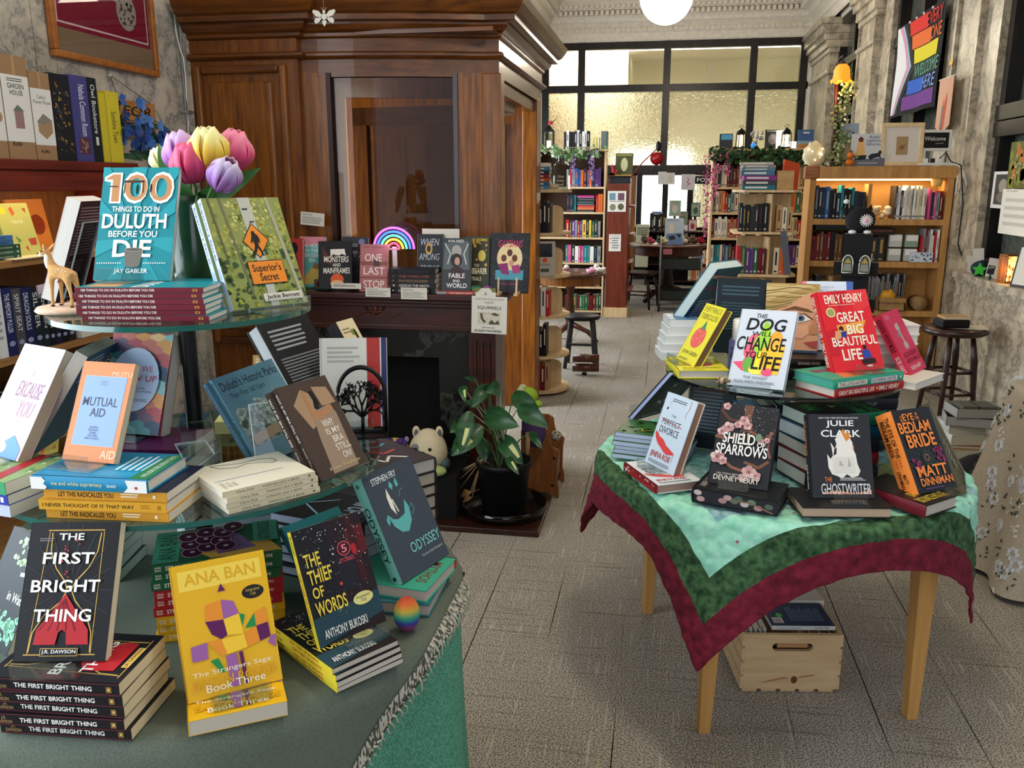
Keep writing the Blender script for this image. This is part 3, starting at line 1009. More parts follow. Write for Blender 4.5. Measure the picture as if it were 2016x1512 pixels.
book(T,.135,.222,.03,'e9c6cc','book with burgundy back cover and pale pink front leaning behind the deer figurine',back='3b1420',spine='e9c6cc',pages='efebe2',ba=[('b',.08,.06,.92,.55,16,'9a7f86'),('b',.08,.6,.7,.9,9,'8a6f76'),('r',.55,.72,.95,.95,'12131a')])
acryl(V3(-1.266,1.668,Z3) @ RZ(-76),.09,.17,'clear acrylic stand behind the burgundy back cover book',20)
VX,VY =-1.01,1.70
VASE =grain('20402c','2d5238',(1,1,3),0.2,0,3,0.3,0.7,0.6)
m =MB();m.lathe([(0,0),(.045,0),(.052,.06),(.055,.14),(.05,.19),(.055,.215),(.050,.215),(.045,.19),(.045,.02)],32,VASE)
tag(m.build('vase',None,V3(VX +.03,VY - .005,Z3)),'glossy dark green vase behind the propped books on the top glass shelf','vase')
def tulip(px,py,Y,size,cols,label,tiltx=0,tilty=0,leafd=None):
 p =at(px,py,Y)
 root =thing('tulip',label,'flower',V3(p.x,p.y,p.z) @ RX(tiltx) @ RY(tilty),'artificial tulips in the green vase')
 pm =ramp_z([(0,cols[0]),(size *0.5,cols[1]),(size,cols[2])],0.5,'Z',0.25)
 for k in range(6):
  ring =k % 2
  mb =MB()
  nu,nv =6,9
  vs =[]
  for j in range(nv +1):
   t =j /nv
   wdt =size *0.43*(sin(pi *min(1,t *0.86+0.10)) ** 0.65)
   out =size *(0.12+0.35*sin(pi *min(1,t *0.80+.04))- 0.10*t)*(1.0 if ring else .9)
   for i in range(nu +1):
    s =(i /nu - .5)*2
    ang =s *0.95
    vs.append((s *wdt,-out *cos(ang *.8),t *size *(1- 0.10*abs(s) ** 1.5*t)))
  fs =[(j *(nu +1)+i,j *(nu +1)+i +1,(j +1)*(nu +1)+i +1,(j +1)*(nu +1)+i) for j in range(nv) for i in range(nu)]
  mb.add(vs,fs,pm,None,True)
  o =mb.build('petal',root,RZ(60*k +10))
  sd =o.modifiers.new('thickness','SOLIDIFY');sd.thickness =0.0016
 mb =MB()
 inv =root.matrix_world.inverted()
 b =inv @ Vector((VX +.03+random.uniform(-.015,.015),VY,Z3 +.17))
 mb.tube([(0,0,.004),(0,0,-.03),tuple(Vector((0,0,-.03)).lerp(b,.5)+Vector((0,0,-.01))),tuple(b)],.0035,6,mat('4f7a3a',.5))
 mb.build('stem',root)
 if leafd:
  leaf(root,inv @ Vector((VX +.03,VY,Z3 +.19)),inv @ at(*leafd),.022,mat('3f6a34',.4))
 return root
def leaf(root,a,b,w,mt,name='leaf',bend=.02,nrm=None,split=None):
 """a pointed leaf from a to b"""
 a,b =Vector(a),Vector(b)
 d =b - a
 sd =d.cross(nrm or Vector((0.2,-1,0.3)))
 sd.normalize()
 up =sd.cross(d).normalized()
 vs,n =[],10
 for j in range(n +1):
  t =j /n
  ww =w *(sin(pi *(0.04+0.96*t) ** 0.8) ** 0.8 if t < 1 else 0)
  c =a +d *t +up *bend *sin(pi *t)
  vs += [c - sd *ww +up *ww *.25,c - sd *ww *.5+up *.02*ww,c,c +sd *ww *.5+up *.02*ww,c +sd *ww +up *ww *.25]
 fs =[(j *5+i,j *5+i +1,(j +1)*5+i +1,(j +1)*5+i) for j in range(n) for i in range(4)]
 mb =MB();mb.add(vs,fs,mt,None,True)
 if split:
  mb.mi =[mb._m(split) if (i % 4==1 and 4 <= i // 4 <= 7) else 0 for i in range(len(fs))]
 return mb.build(name,root)
tulip(375,340,1.66,.085,('7a2f86','a65ab0','d9b8e0'),'purple tulip with pale rim at the left of the bouquet',4,-16)
tulip(382,360,1.62,.080,('b0265a','d8406e','e8628c'),'pink tulip bud low at the front of the bouquet',8,-4)
tulip(415,338,1.64,.088,('e0962a','ecc23c','f3e9b0'),'large yellow tulip with orange base in the middle of the bouquet',6,2)
tulip(452,335,1.69,.084,('c92c5c','e8507c','f08aa4'),'pink tulip behind the yellow tulip at the right of the bouquet',0,16)
tulip(430,372,1.60,.070,('6d3a80','9a6ab0','d8c4dc'),'small lilac tulip drooping at the lower right of the bouquet',14,34,(514,330,1.66))
tulip(326,335,1.72,.050,('e6d98a','eee6a8','f4f0cc'),'pale yellow tulip bud half hidden behind the purple tulip',0,-24,(312,283,1.70))
dT =V3(-1.135,1.452,Z3)
m =MB();m.lathe([(0,0),(.058,0),(.062,.004),(.058,.010),(0,.010)],28,grain('c9a58a','dcbfa6',(20,20,20),.6))
tag(m.build('wood_slice',None,V3(-1.115,1.46,Z3)),'round wooden slice under the deer figurine on the glass shelf','wood slice')
root =thing('deer_figurine','flocked tan fawn figurine with white throat standing on a wooden slice','figurine',V3(-1.135,1.455,Z3 +.010) @ RZ(-8) @ Matrix.Scale(.66,4))
FAWN =grain('b98a54','cda06a',(30,30,30),.95,.1,3)
sk =[((.012,0,.102),.019),((.034,0,.098),.017),((.053,0,.096),.016),((-.006,0,.108),.016),((-.013,0,.128),.0105),((-.017,0,.147),.0098),((-.021,0,.158),.0125),((-.033,-.004,.154),.0085),((-.043,-.007,.150),.0052),
((-.004,-.011,.085),.010),((-.006,-.012,.050),.0055),((-.008,-.012,.024),.0046),((-.009,-.013,.003),.0058),
((.006,.011,.085),.010),((.004,.012,.050),.0055),((.003,.012,.024),.0046),((.002,.012,.003),.0058),
((.052,-.011,.082),.011),((.058,-.012,.055),.006),((.063,-.012,.028),.0045),((.060,-.013,.003),.0058),
((.058,.011,.082),.011),((.064,.012,.055),.006),((.069,.012,.028),.0045),((.066,.013,.003),.0058),((.070,0,.100),.006),((.078,0,.090),.004)]
ed =[(0,1),(1,2),(0,3),(3,4),(4,5),(5,6),(6,7),(7,8),(0,9),(9,10),(10,11),(11,12),(0,13),(13,14),(14,15),(15,16),(2,17),(17,18),(18,19),(19,20),(2,21),(21,22),(22,23),(23,24),(2,25),(25,26)]
def skin(name,verts,edges,mt,parent,T=None,sub=2):
 me =bpy.data.meshes.new(name)
 me.from_pydata([v[0] for v in verts],edges,[])
 o =bpy.data.objects.new(name,me)
 COL.objects.link(o)
 me.materials.append(mt)
 md =o.modifiers.new('skin','SKIN')
 md.use_smooth_shade =True
 if not me.skin_vertices:
  me.skin_vertices.new()
 for i,v in enumerate(verts):
  me.skin_vertices[0].data[i].radius =(v[1],v[1])
  me.skin_vertices[0].data[i].use_root =(i ==0)
 s =o.modifiers.new('sub','SUBSURF')
 s.levels =s.render_levels =sub
 if parent is not None:
  o.parent =parent
 if T is not None:
  o.matrix_local =T
 return o
skin('body',sk,ed,FAWN,root)
m =MB();m.ball((-.0175,-.005,.130),(.0085,.0085,.024),mat('efe9dc',.95),14,10);m.build('throat',root)
m =MB();m.ball((-.037,-.007,.1475),(.008,.006,.0045),mat('efe9dc',.95),12,8);m.build('muzzle',root)
for s in (-1,1):
 m =MB();m.ball((0,0,0),(.0055,.003,.014),FAWN,12,8,None,V3(-.012,.013*s - .002,.169) @ RX(-38*s) @ RY(25));m.build('ear',root)
 m =MB();m.ball((-.027,.0105*s - .003,.1585),(.0028,.0022,.003),mat('0c0a0a',.1),10,8);m.build('eye',root)
 for x in (-.009,.061):
  m =MB();m.ball((x +(.005 if s > 0 else 0),.0125*s,.002),(.0062,.0055,.004),mat('2a1c14',.5),10,6);m.build('hoof',root)
m =MB();m.ball((-.0455,-.0085,.1505),(.003,.003,.0025),mat('0c0a0a',.3),10,6);m.build('nose',root)
m =MB()
for a,b,c in ((.03,-.0155,.108),(.042,-.0145,.106),(.02,-.016,.106),(.05,-.013,.102)):
 m.ball((a,b,c),(.0025,.0012,.002),mat('efe9dc',.9),8,5)
m.build('spots',root)
zz =Z2
A =Z2 +.0005
book(flatT(-.8965,1.2035,A,4,'s',.14,.216,.0165),.14,.216,.0165,'e0a23a','ochre Let This Radicalize You book, lowest in the middle shelf stack',spine='c98f2f',sa=[('t','LET THIS RADICALIZE YOU',.12,.2,.57,.8,'1c1710',.03),('b',.63,.2,.78,.8,2,'eadfc4'),('e',.90,.5,.012,.22,'eadfc4')],pages='e9e0cb')
book(flatT(-.9005,1.199,A +.017,5,'s',.14,.222,.0175),.14,.222,.0175,'d9a235','mustard I Never Thought of It That Way book in the middle shelf stack',spine='cf992c',sa=[('t','I NEVER THOUGHT OF IT THAT WAY',.03,.3,.75,.72,'1c1710',.02),('b',.8,.25,.88,.8,2,'a8701c'),('r',.93,.25,.955,.75,'a8701c')],pages='e9e0cb')
book(flatT(-.897,1.204,A +.035,4,'s',.14,.216,.0165),.14,.216,.0165,'1f2340','Let This Radicalize You book under the blue white supremacy hardcover',spine='c98f2f',fa=[('r',.05+.09*i,.1+.1*(i % 3),.09+.09*i,.8,'d9a95f') for i in range(10)],sa=[('t','LET THIS RADICALIZE YOU',.12,.2,.57,.8,'1c1710',.03),('b',.63,.2,.78,.8,2,'eadfc4'),('e',.90,.5,.012,.22,'eadfc4')],pages='e9e0cb')
BL ='1a84ae'
book(flatT(-.918,1.197,A +.052,3,'s',.135,.205,.024),.135,.205,.024,BL,'bright blue me and white supremacy hardcover topping the middle shelf stack',spine=BL,hard=1,fa=[('r',.1,.05,.25,.95,'2c93bb'),('t','me and white\nsupremacy',.25,.1,.8,.5,'d9c27a',.01),('b',.3,.6,.9,.95,6,'cfe6ee'),('p',[(.0,.84),(.9,.86),(1,1),(0,1)],'2f7a4a'),('t','INCLUDES DISCUSSION GUIDE',.1,.9,.9,.95,'e8efe8',.0)],sa=[('p',[(0,0),(.1,0),(.13,.3),(.11,.55),(.14,.8),(.12,1),(0,1)],'e6e6e4'),('p',[(.82,0),(1,0),(1,1),(.80,1),(.84,.6)],'e6e6e4'),('t','me and white supremacy',.18,.3,.62,.72,'dbcf9a',.01),('t','SAAD',.66,.4,.74,.65,'e6e6e4',.02),('e',.91,.6,.014,.12,'b5483a')],pages='efe6d0')
zE =A +.0775
ORG ='d98552'
book(lean(-0.966,1.262,zE +.002,-5.1,26.6),.107,.178,.014,ORG,'small peach Mutual Aid paperback propped on the blue hardcover',spine='e3a588',fa=[('t','MUTU',.6,.09,.99,.14,'f0bd98',.01),('t','AID',.7,.88,.99,.96,'f3c9a6',.02),('r',.11,.145,.91,.845,'a9bfe0'),('r',.115,.15,.905,.84,'8aa6d0'),('t','DEAN\nSPADE',.42,.19,.56,.24,'6d7f9a',.0),('t','MUTUAL',.16,.36,.83,.45,'38425a',.012),('t','AID',.34,.47,.63,.555,'38425a',.012),('t','BUILDING\nSOLIDARITY\nDURING\nTHIS CRISIS\n(AND THE NEXT)',.34,.65,.62,.79,'4a5670',.0)],pages='d5cab0')
acryl(V3(-0.966,1.268,zE) @ RZ(-5.1),.085,.15,'clear acrylic stand behind the peach Mutual Aid book',27)
for i,(c,tt,lab,sp) in enumerate((('d8d8d6',.018,'grey paged book at the bottom of the purple stack on the middle shelf','b9bcc0'),('3f6f8a',.022,'slate blue book between the purple one and the lowest on the middle shelf','7c93a4'),('5c1d4f',.024,'plum purple book lying under the braided cover book','4a1540'))):
 z0 =Z2 +.001+sum((.018,.022,.024)[:i])
 book(flatT(-.962- .006*i,1.372+.003*i,z0,6,'s',.15,.215,tt),.15,.215,tt,c,lab,spine=sp,sa=[('t','NOW.',.72,.3,.86,.72,'e9dfe9',.03)] if i ==2 else (),pages='cfc9bc')
zD =Z2 +.066
braid =[]
bc =['b5545c','4f8f92','d99a5a','6a5a74','8fc0bf','c9746a','37506a','e8c08a']
for r in range(15):
 for q in range(5):
  u0,v0 =-.1+q *.24+(.12 if r % 2 else 0),r /15
  pts =[(u0,v0 +.02),(u0 +.14,v0 - .012),(u0 +.26,v0 +.02),(u0 +.26,v0 +.065),(u0 +.12,v0 +.09),(u0,v0 +.06)]
  braid.append(('p',[(min(1,max(0,a)),min(1,max(0,b))) for a,b in pts],bc[(r *3+q *5)% 8]))
braid =[b for b in braid if len(set(b[1]))==6]
book(lean(-1.018,1.462,zD +.002,-3.5,20.6),.136,.203,.03,'a8545c','How We Show Up paperback with braided colour bands behind the peach book',spine='d9d2cc',fa=braid +[('e',.49,.47,.405,.315,'b9cdec'),('t','HOW WE',.24,.33,.78,.39,'b7566e',.0),('t','SHOW UP',.14,.425,.86,.485,'c0335c',.012),('t','Reclaiming Family,\nFriendship, and Community',.2,.54,.8,.60,'5a6a86',.0),('t','MIA BIRDSONG',.3,.655,.74,.685,'5a6a86',.01)],pages='cfc6b4')
acryl(V3(-1.018,1.47,zD) @ RZ(-3.5),.09,.17,'clear acrylic stand holding the braided cover book',21)
m =MB()
root =acryl(V3(-.80,1.335,A +.078) @ RZ(38) @ RX(-72),.055,.10,'empty clear acrylic stand toppled on the blue hardcover',20,.05)
lab =['paper covered book at the bottom of the far left middle shelf stack','blue spine book second in the far left middle shelf stack','patterned green book on top of the far left middle shelf stack']
for i,(c,sp,tt) in enumerate((('c9ccd4','b9c2d2',.021),('2f3fa0','2f3fa0',.018),('8fa86a','3f9a6a',.022))):
 book(flatT(-1.17,1.20- .002*i,A +(0,.022,.041)[i],-8,'s',.14,.215,tt),.14,.215,tt,c,lab[i],spine=sp,fa=[('s',.02,.02,.98,.98,40,'5f8f5a',.06),('s',.02,.02,.98,.98,30,'d8d2ae',.05),('p',[(.0,.78),(1,.7),(1,.8),(0,.9)],'b3262c')] if i ==2 else (),sa=[('t','MAX J. WRIGHT',.6,.3,.85,.7,'b9c2ea',.01),('r',.93,.2,.96,.8,'e6e4de')] if i ==1 else [('r',.05,.2,.5,.8,'9cc84a')] if i ==2 else (),pages='e3dbc8')
zF =A +.064
book(lean(-1.178,1.30,zF +.002,-21.1,31.9),.131,.216,.022,'d5b4c6','pale pink sunlit book with handwritten title at the far left edge',spine='e8c2d4',fa=[('r',0,0,1,.33,'e3d6da'),('t','I',.5,.22,.54,.28,'b08aa0',.0),('t','EXCAUSE',.3,.33,.9,.47,'8a6080',.0,.2),('t','YOU',.5,.5,.86,.64,'b08aa0',.0,.2),('p',[(.05,.7),(.5,.66),(.75,.72),(.3,.8)],'e6d3dc'),('p',[(0,.85),(.3,.78),(.45,.9),(.7,.8),(.95,.9),(.95,1),(0,1)],'4d86c4'),('e',.5,.92,.12,.05,'f0d9a0')],pages='b8a68e')
book(lean(-1.19,1.42,zF - .003,-75,33),.15,.225,.024,'c9d6dc','book with slate blue back cover leaning behind the pale pink book',back='3d5a70',spine='c9d6dc',pages='bdb6aa',ba=[('b',.1,.06,.8,.3,6,'b9cbd4')])
acryl(V3(-1.165,1.31,zF) @ RZ(-21),.085,.16,'clear acrylic stand behind the pale pink sunlit book',32)
z =stack(-.652,1.327,Z2 +.0005,50.5,'s',4,.155,.172,.0098,'e7dfcb',lambda i:f'cream Forage Like a Bear paperback, {["lowest", "second from the bottom", "third from the bottom", "topmost"][i]} of the four',.002,(-.002,-.002),4,spine='dccfae',sa=[('t','Chris Fink',.14,.25,.33,.8,'6b5f4a',.0),('t','FORAGE LIKE A BEAR',.42,.3,.82,.75,'6b5f4a',.0),('e',.93,.5,.015,.2,'6b5f4a')],
fa=[('t','FORAGE\nLIKE A\nBEAR',.08,.06,.3,.22,'8a806c',.0),('r',.36,.05,.38,.8,'9a9ab0'),('l',[(.95,.2),(.8,.25),(.72,.4),(.78,.55),(.7,.7),(.62,.78),(.68,.85),(.8,.83),(.86,.7),(.83,.5),(.9,.35),(.95,.2)],.012,'3a3a44')],group='Forage Like a Bear stack',pages='efe8d6')
faP =[('t',"Duluth's Historic Parks",.06,.06,.97,.16,'1c2a33',.02),('t','Their First 160 Years',.12,.2,.68,.26,'24404e',.005),('p',[(.05,.4),(.95,.32),(.95,.8),(.05,.8)],'7f8f92'),('s',.08,.36,.92,.6,70,'a9b5b4',.05),('s',.08,.5,.92,.78,60,'5d6a66',.05),('p',[(.1,.68),(.9,.62),(.9,.74),(.1,.78)],'a08a72')]
saP =[('t',"Duluth's Historic Parks",.04,.2,.62,.85,'1c2a33',.01)]
TP =lean(-0.742,1.590,Z2 +.006,72.3,32,-4)
book(TP,.178,.20,.008,'5d8496',"blue grey Duluth's Historic Parks book leaning behind the clear stand",spine='6f9ab0',fa=faP,sa=saP)
book(TP @ V3(-.010,.0088,0),.178,.198,.008,'5d8496',"second blue grey Duluth's Historic Parks book directly behind the first",spine='5f8aa2',fa=[('r',0,0,.2,1,'4f7486')],sa=saP)
acryl(V3(-.70,1.49,Z2) @ RZ(38),.125,.14,'large empty clear acrylic stand in front of the parks books',18,.06)
faB =[('p',[(.16,.22),(.40,.08),(.55,.15),(.58,.42),(.30,.5)],'a88a6c'),('p',[(.62,.08),(.9,.12),(.95,.3),(.66,.3)],'a88a6c'),('p',[(.52,.12),(.6,.12),(.63,.26),(.56,.34),(.5,.3),(.54,.22)],'1c1614'),('p',[(.42,.34),(.78,.3),(.86,.4),(.80,.98),(.28,.98),(.34,.6)],'9b8570'),
('p',[(.40,.12),(.46,.1),(.46,.34),(.66,.34),(.82,.3),(.84,.36),(.66,.4),(.52,.43),(.40,.4)],'b08058'),('t','WHY',.50,.44,.72,.52,'efe8dc',.01),('t','IS MY',.50,.535,.78,.60,'efe8dc',.01),('t','BRA',.56,.62,.77,.69,'efe8dc',.01),('t','STILL',.54,.71,.83,.78,'efe8dc',.01),('t','ON?',.60,.80,.78,.87,'efe8dc',.01),('t','Kristen Wasyliszyn',.24,.91,.86,.955,'d9c48a',.01)]
saB =[('t','WHY IS MY BRA STILL ON?',.06,.25,.58,.8,'efe8dc',.015),('t','Kristen Wasyliszyn',.64,.3,.94,.78,'d5c9b0',.01)]
TB =lean(-0.586,1.492,Z2 +.006,69.2,32.4)
book(TB,.135,.197,.011,'4a3c34','brown Why Is My Bra Still On paperback propped at the shelf edge',spine='413631',fa=faB,sa=saB)
book(TB @ V3(-.010,.0118,0),.135,.195,.011,'4a3c34','second brown bra book tucked right behind the first',spine='3a302b',fa=[('r',0,0,.3,1,'4a3c34')],sa=saB)
acryl(V3(-.592,1.497,Z2) @ RZ(69.2),.09,.15,'clear acrylic stand under the brown bra book',33,.05)
book(lean(-0.68,1.80,Z2 +.003,14,12),.15,.205,.02,'e4e0d6','white book with red and blue stripes behind the black tree bookend',spine='e4e0d6',fa=[('r',.70,0,.9,1,'b8322e'),('r',.92,0,1,1,'2a2f66'),('b',.1,.1,.6,.3,4,'b9b2a4')],hard=1)
root =thing('tree_bookend','black metal arched bookend with a cut out tree in front of the white book','bookend',V3(-.648,1.765,Z2) @ RZ(14) @ Matrix.Diagonal((.8,1,1,1)))
BT =mat('0b0b0c',.35)
m =MB()
arc =[(.066*cos(a),0,.086+.066*sin(a)) for a in [pi *i /20 for i in range(21)]]
m.tube([(.066,0,.004)]+arc +[(-.066,0,.004),(.066,0,.004)],.0055,8,BT)
m.build('arch',root)
m =MB()
rb =random.Random(12)
tw =[]
def twig(p,a,ln,r,d):
 q =(p[0]+ln *sin(a),0,p[2]+ln *cos(a))
 if (q[0]/.064) ** 2+(max(0,q[2]- .086)/.064) ** 2> 1 or q[2]> .15:
  return
 tw.append((p,q,r))
 if d:
  for s in (-1,1):
   twig(q,a +s *rb.uniform(.3,.65),ln *rb.uniform(.68,.86),r *.72,d - 1)
  if rb.random()< .5:
   twig(q,a +rb.uniform(-.15,.15),ln *.7,r *.7,d - 1)
twig((0,0,.004),.02,.036,.0062,0)
for s,a in ((0,-.62),(1,.55),(2,-.02),(3,.95),(4,-1.0)):
 twig((0,0,.038),a,.026,.0042,4)
for p,q,r in tw:
 m.tube([p,q],[r,r *.8],5,BT)
 if r < .0022:
  for k in range(2):
   u =rb.uniform(.2,1);an =rb.uniform(0,6.28)
   c =(p[0]+(q[0]- p[0])*u,0,p[2]+(q[2]- p[2])*u)
   m.add([(c[0],-.001,c[2]),(c[0]+.003*cos(an +.5),-.001,c[2]+.003*sin(an +.5)),(c[0]+.006*cos(an),-.001,c[2]+.006*sin(an)),(c[0]+.003*cos(an - .5),-.001,c[2]+.003*sin(an - .5))],[(0,1,2,3)],BT)
m.build('tree',root)
m =MB();m.box(-.07,-.045,0,.07,.008,.003,BT);m.build('foot',root)
book(lean(-0.765,1.854,Z2 +.045,68.4,32.5,-3) @ V3(0,.04,0) @ RZ(180),.168,.227,.04,'15161a','thick black book with BOB DYLAN down its spine, back cover outwards',spine='15161a',sa=[('t','BOB DYLAN',.03,.2,.6,.8,'f0f0ee',.04)],ba=[('b',.12,.1,.8,.35,5,'9aa0a6'),('b',.1,.42,.9,.9,14,'7d848a'),('r',.7,.8,.9,.95,'d8d8d4')],hard=1,pages='d4d6d8')
book(lean(-0.655,1.90,Z2 +.085,80,30),.075,.17,.03,'d9cba6','cream bird cover book leaning against the black Dylan book',spine='141414',fa=[('t','WORST\nBIRDS\nEVER',.1,.3,.75,.62,'c0aa78',.02),('b',.1,.12,.6,.22,2,'8a7c5c'),('e',.62,.2,.1,.05,'6f8a3c'),('e',.75,.25,.07,.1,'2c2a24'),('e',.7,.85,.12,.03,'2c2a24')],sa=[('t','WORST BIRDS',.45,.2,.95,.8,'e6dcc0',.02)],pages='c9b98e')
acryl(V3(-.70,1.80,Z2) @ RZ(48),.085,.12,'clear acrylic stand in front of the black Dylan book',24,.05)
book(lean(-.915,1.86,Z2 +.03,10,16),.085,.12,.012,'c9985a','tan Rabbits Have Habits book behind the mushroom plush',fa=[('t','RABBITS\nHAVE\nHABITS?',.08,.06,.92,.62,'e9dcc0',.03),('b',.2,.7,.8,.85,3,'5a4024'),('e',.15,.9,.1,.05,'8a4a2a')])
book(flatT(-.90,1.72,Z2 +.0005,18,'s',.10,.15,.028),.10,.15,.028,'bfb87a','khaki yellow book lying under the mushroom plush',sa=[('t','for Backyard',.2,.2,.8,.8,'24221a',.01)],spine='c9c284')
root =thing('mushroom_plush','small red toadstool plush with white spots on the middle glass shelf','plush toy',V3(-.815,1.70,Z2 +.03))
m =MB();m.ball((0,0,.028),(.017,.017,.03),mat('e9e2da',.95),18,12);m.build('stem',root)
m =MB();m.ball((0,0,.056),(.034,.034,.027),grain('a8152c','c4203c',(60,60,60),.95,.2),28,16,lambda q,p:Vector((q.x,q.y,max(q.z,.048- .004*(p.x ** 2+p.y ** 2)))));cap =m.build('cap',root)
m =MB()
for a,e in ((-100,25),(-55,50),(-20,20),(-140,50),(30,40),(110,30),(-75,78),(170,25)):
 d =Vector((cos(radians(a))*cos(radians(e)),sin(radians(a))*cos(radians(e)),sin(radians(e))))
 m.ball((d.x *.0335,d.y *.0335,.056+d.z *.0265),(.0078,.0078,.0065),mat('efe6e0',.95),12,8)
m.build('spots',cap)
m =MB();m.ball((-.006,-.016,.03),(.006,.004,.006),mat('b3182f',.95),10,8);m.ball((.006,-.016,.03),(.006,.004,.006),mat('b3182f',.95),10,8);m.build('heart',root)
ZC =ZT +.0045
faO =[('l',[(.2,.06),(.83,.06)],.012,'c9a24e'),('l',[(.1,.955),(.88,.955)],.012,'c9a24e'),('l',[(.22,.07),(.14,.95)],.008,'c9a24e'),('l',[(.83,.07),(.83,.95)],.008,'c9a24e'),
('l',[(.25,.08),(.26,.22),(.34,.34),(.46,.44),(.49,.50),(.44,.58),(.27,.68),(.17,.80),(.15,.94)],.011,'d8b45e'),('l',[(.80,.08),(.78,.22),(.70,.34),(.57,.44),(.54,.50),(.60,.58),(.74,.68),(.81,.80),(.82,.94)],.011,'d8b45e')]+[('l',[(.5+.15*cos(a),.5+.12*sin(a)),(.5+.49*cos(a),.5+.49*sin(a))],.004,'4a4c56') for a in [i *.35 for i in range(18)]]+[('p',[(.485,.53),(.50,.53),(.64,.66),(.78,.78),(.80,.885),(.56,.885),(.545,.80),(.50,.78),(.46,.80),(.44,.885),(.20,.885),(.22,.78),(.36,.66)],'b3262f')]+[('p',[(.49,.56),(.5,.56),(.40+.05*i,.79),(.385+.05*i,.79)],'701820') for i in (-3,-1,1,3,5)]+[('t','THE',.34,.085,.62,.135,'f0eee9',.03),('t','FIRST',.19,.225,.76,.31,'f0eee9',.035),('t','BRIGHT',.10,.425,.86,.515,'f0eee9',.035),('t','THING',.17,.635,.80,.725,'f0eee9',.035),('r',.29,.91,.70,.965,'d8b45e'),('r',.296,.914,.694,.961,'14151a'),('t','J.R. DAWSON',.31,.92,.68,.953,'f0eee9',.02),('b',.13,.12,.3,.15,2,'7a7c88'),('s',.4,.12,.6,.45,14,'a8323a',.01)]
saO =[('r',0,0,1,.07,'6a2a34'),('r',0,.93,1,1,'6a2a34'),('t','J.R.\nDAWSON',.04,.18,.16,.85,'a98a5a',.02),('t','THE FIRST BRIGHT THING',.22,.3,.80,.72,'f0eee9',.04),('r',.905,.25,.945,.78,'8a6a34'),('e',.925,.5,.008,.12,'e0c68a')]
names5 =['lowest','second from the bottom','middle','second from the top','topmost']
z =stack(-.882,1.024,ZC,4.2,'s',5,.14,.214,.0212,'1b1c24',lambda i:f'dark First Bright Thing book, {names5[i]} of five lying at the front left',.004,(0,-.003),6,spine='17171c',fa=faO[:8]+[('p',[(.2,.65),(.5,.53),(.8,.78),(.78,.88),(.22,.88)],'b3262f'),('t','BRIGHT',.10,.425,.86,.515,'f0eee9',.035),('t','THING',.17,.635,.80,.725,'f0eee9',.035),('r',.29,.91,.70,.965,'d8b45e'),('t','J.R. DAWSON',.31,.92,.68,.953,'14151a',.02)],sa=saO,pages='e6d6ae',group='First Bright Thing stack')
book(lean(-0.899,1.055,z +.003,9.6,28.9,-.6),.144,.215,.021,'14151a','dark First Bright Thing book with gold hourglass and red tent standing on its stack',fa=faO,sa=saO,pages='e6dcc0')
acryl(V3(-0.899,1.06,z) @ RZ(9.6),.10,.17,'clear acrylic stand behind the dark hourglass book',29,.05)
q =[]
cell ={(0,0):'e6902c',(1,0):'9b5fa0',(0,1):'5c1a56',(1,1):'eebf2c',(2,1):'1f8a4a',(1,2):'eebf2c',(0,2):'e6902c',(3,0):'e6902c',(3,1):'5c1a56',(2,2):'e6902c',(4,2):'9b5fa0',(-1,3):'9b5fa0',(0,4):'1f8a4a'}
faY =[('r',.06,.05,.94,.2,'f0cf52'),('t','ANA BAN',.12,.075,.88,.165,'dba81f',.03),('e',.82,.30,.12,.052,'1d1c1a'),('t','Autographed\nCopy',.74,.27,.90,.33,'b9a24a',.0,.3)]+[('p',[(.30,.33),(.47,.31),(.47,.46),(.28,.45)],'e6902c'),('p',[(.47,.31),(.60,.34),(.64,.44),(.47,.46)],'9b5fa0'),('p',[(.28,.45),(.47,.46),(.49,.58),(.42,.60),(.33,.55)],'5c1a56'),('p',[(.47,.46),(.64,.44),(.66,.6),(.49,.58)],'f2c636'),('p',[(.64,.44),(.70,.46),(.66,.54)],'1f8a4a'),
('p',[(.68,.56),(.80,.46),(.80,.56)],'1f8a4a'),('p',[(.80,.46),(.92,.43),(.93,.55),(.80,.56)],'e6902c'),('p',[(.66,.6),(.80,.56),(.82,.68),(.68,.7)],'e6902c'),('p',[(.80,.56),(.93,.55),(.94,.66),(.82,.68)],'5c1a56'),('p',[(.94,.66),(1,.65),(.98,.75),(.9,.7)],'9b5fa0'),
('p',[(.1,.61),(.27,.6),(.26,.72),(.1,.72)],'9b5fa0'),('p',[(.42,.60),(.66,.6),(.68,.7),(.46,.72)],'f2c636'),('p',[(.27,.6),(.42,.6),(.46,.72),(.4,.72)],'e6902c'),('p',[(.28,.74),(.36,.73),(.42,.84),(.38,.84)],'1f8a4a'),('p',[(.44,.73),(.56,.72),(.56,.96),(.46,.96)],'9b5fa0'),('p',[(.58,.72),(.62,.72),(.64,.96),(.6,.96)],'5c1a56'),('p',[(.49,.19),(.53,.25),(.45,.25)],'5c1a56')]+[('t','BATON ROUGE',.08,.86,.95,.925,'d9a21c',.03),('t','The Strangers Saga:',.08,.80,.92,.845,'f3ead0',.005),('t','Book Three',.2,.905,.82,.96,'f3ead0',.01)]
TY =flatT(-.628,1.098,ZC,31.6,'b',.15,.229,.026)
book(TY,.15,.229,.026,'e3b01f','yellow Ana Ban book lying flat under its upright copy',fa=faY,pages='cfc6b2')
book(lean(-0.655,1.145,ZC +.028,38,24.5),.15,.217,.022,'e3b01f','yellow Ana Ban book with tulip patchwork standing on its twin',fa=faY,spine='d19c14',pages='e6dcc0')
acryl(V3(-0.655,1.15,ZC +.027) @ RZ(38),.09,.15,'clear acrylic stand behind the yellow Ana Ban book',25,.045)
zq =ZC
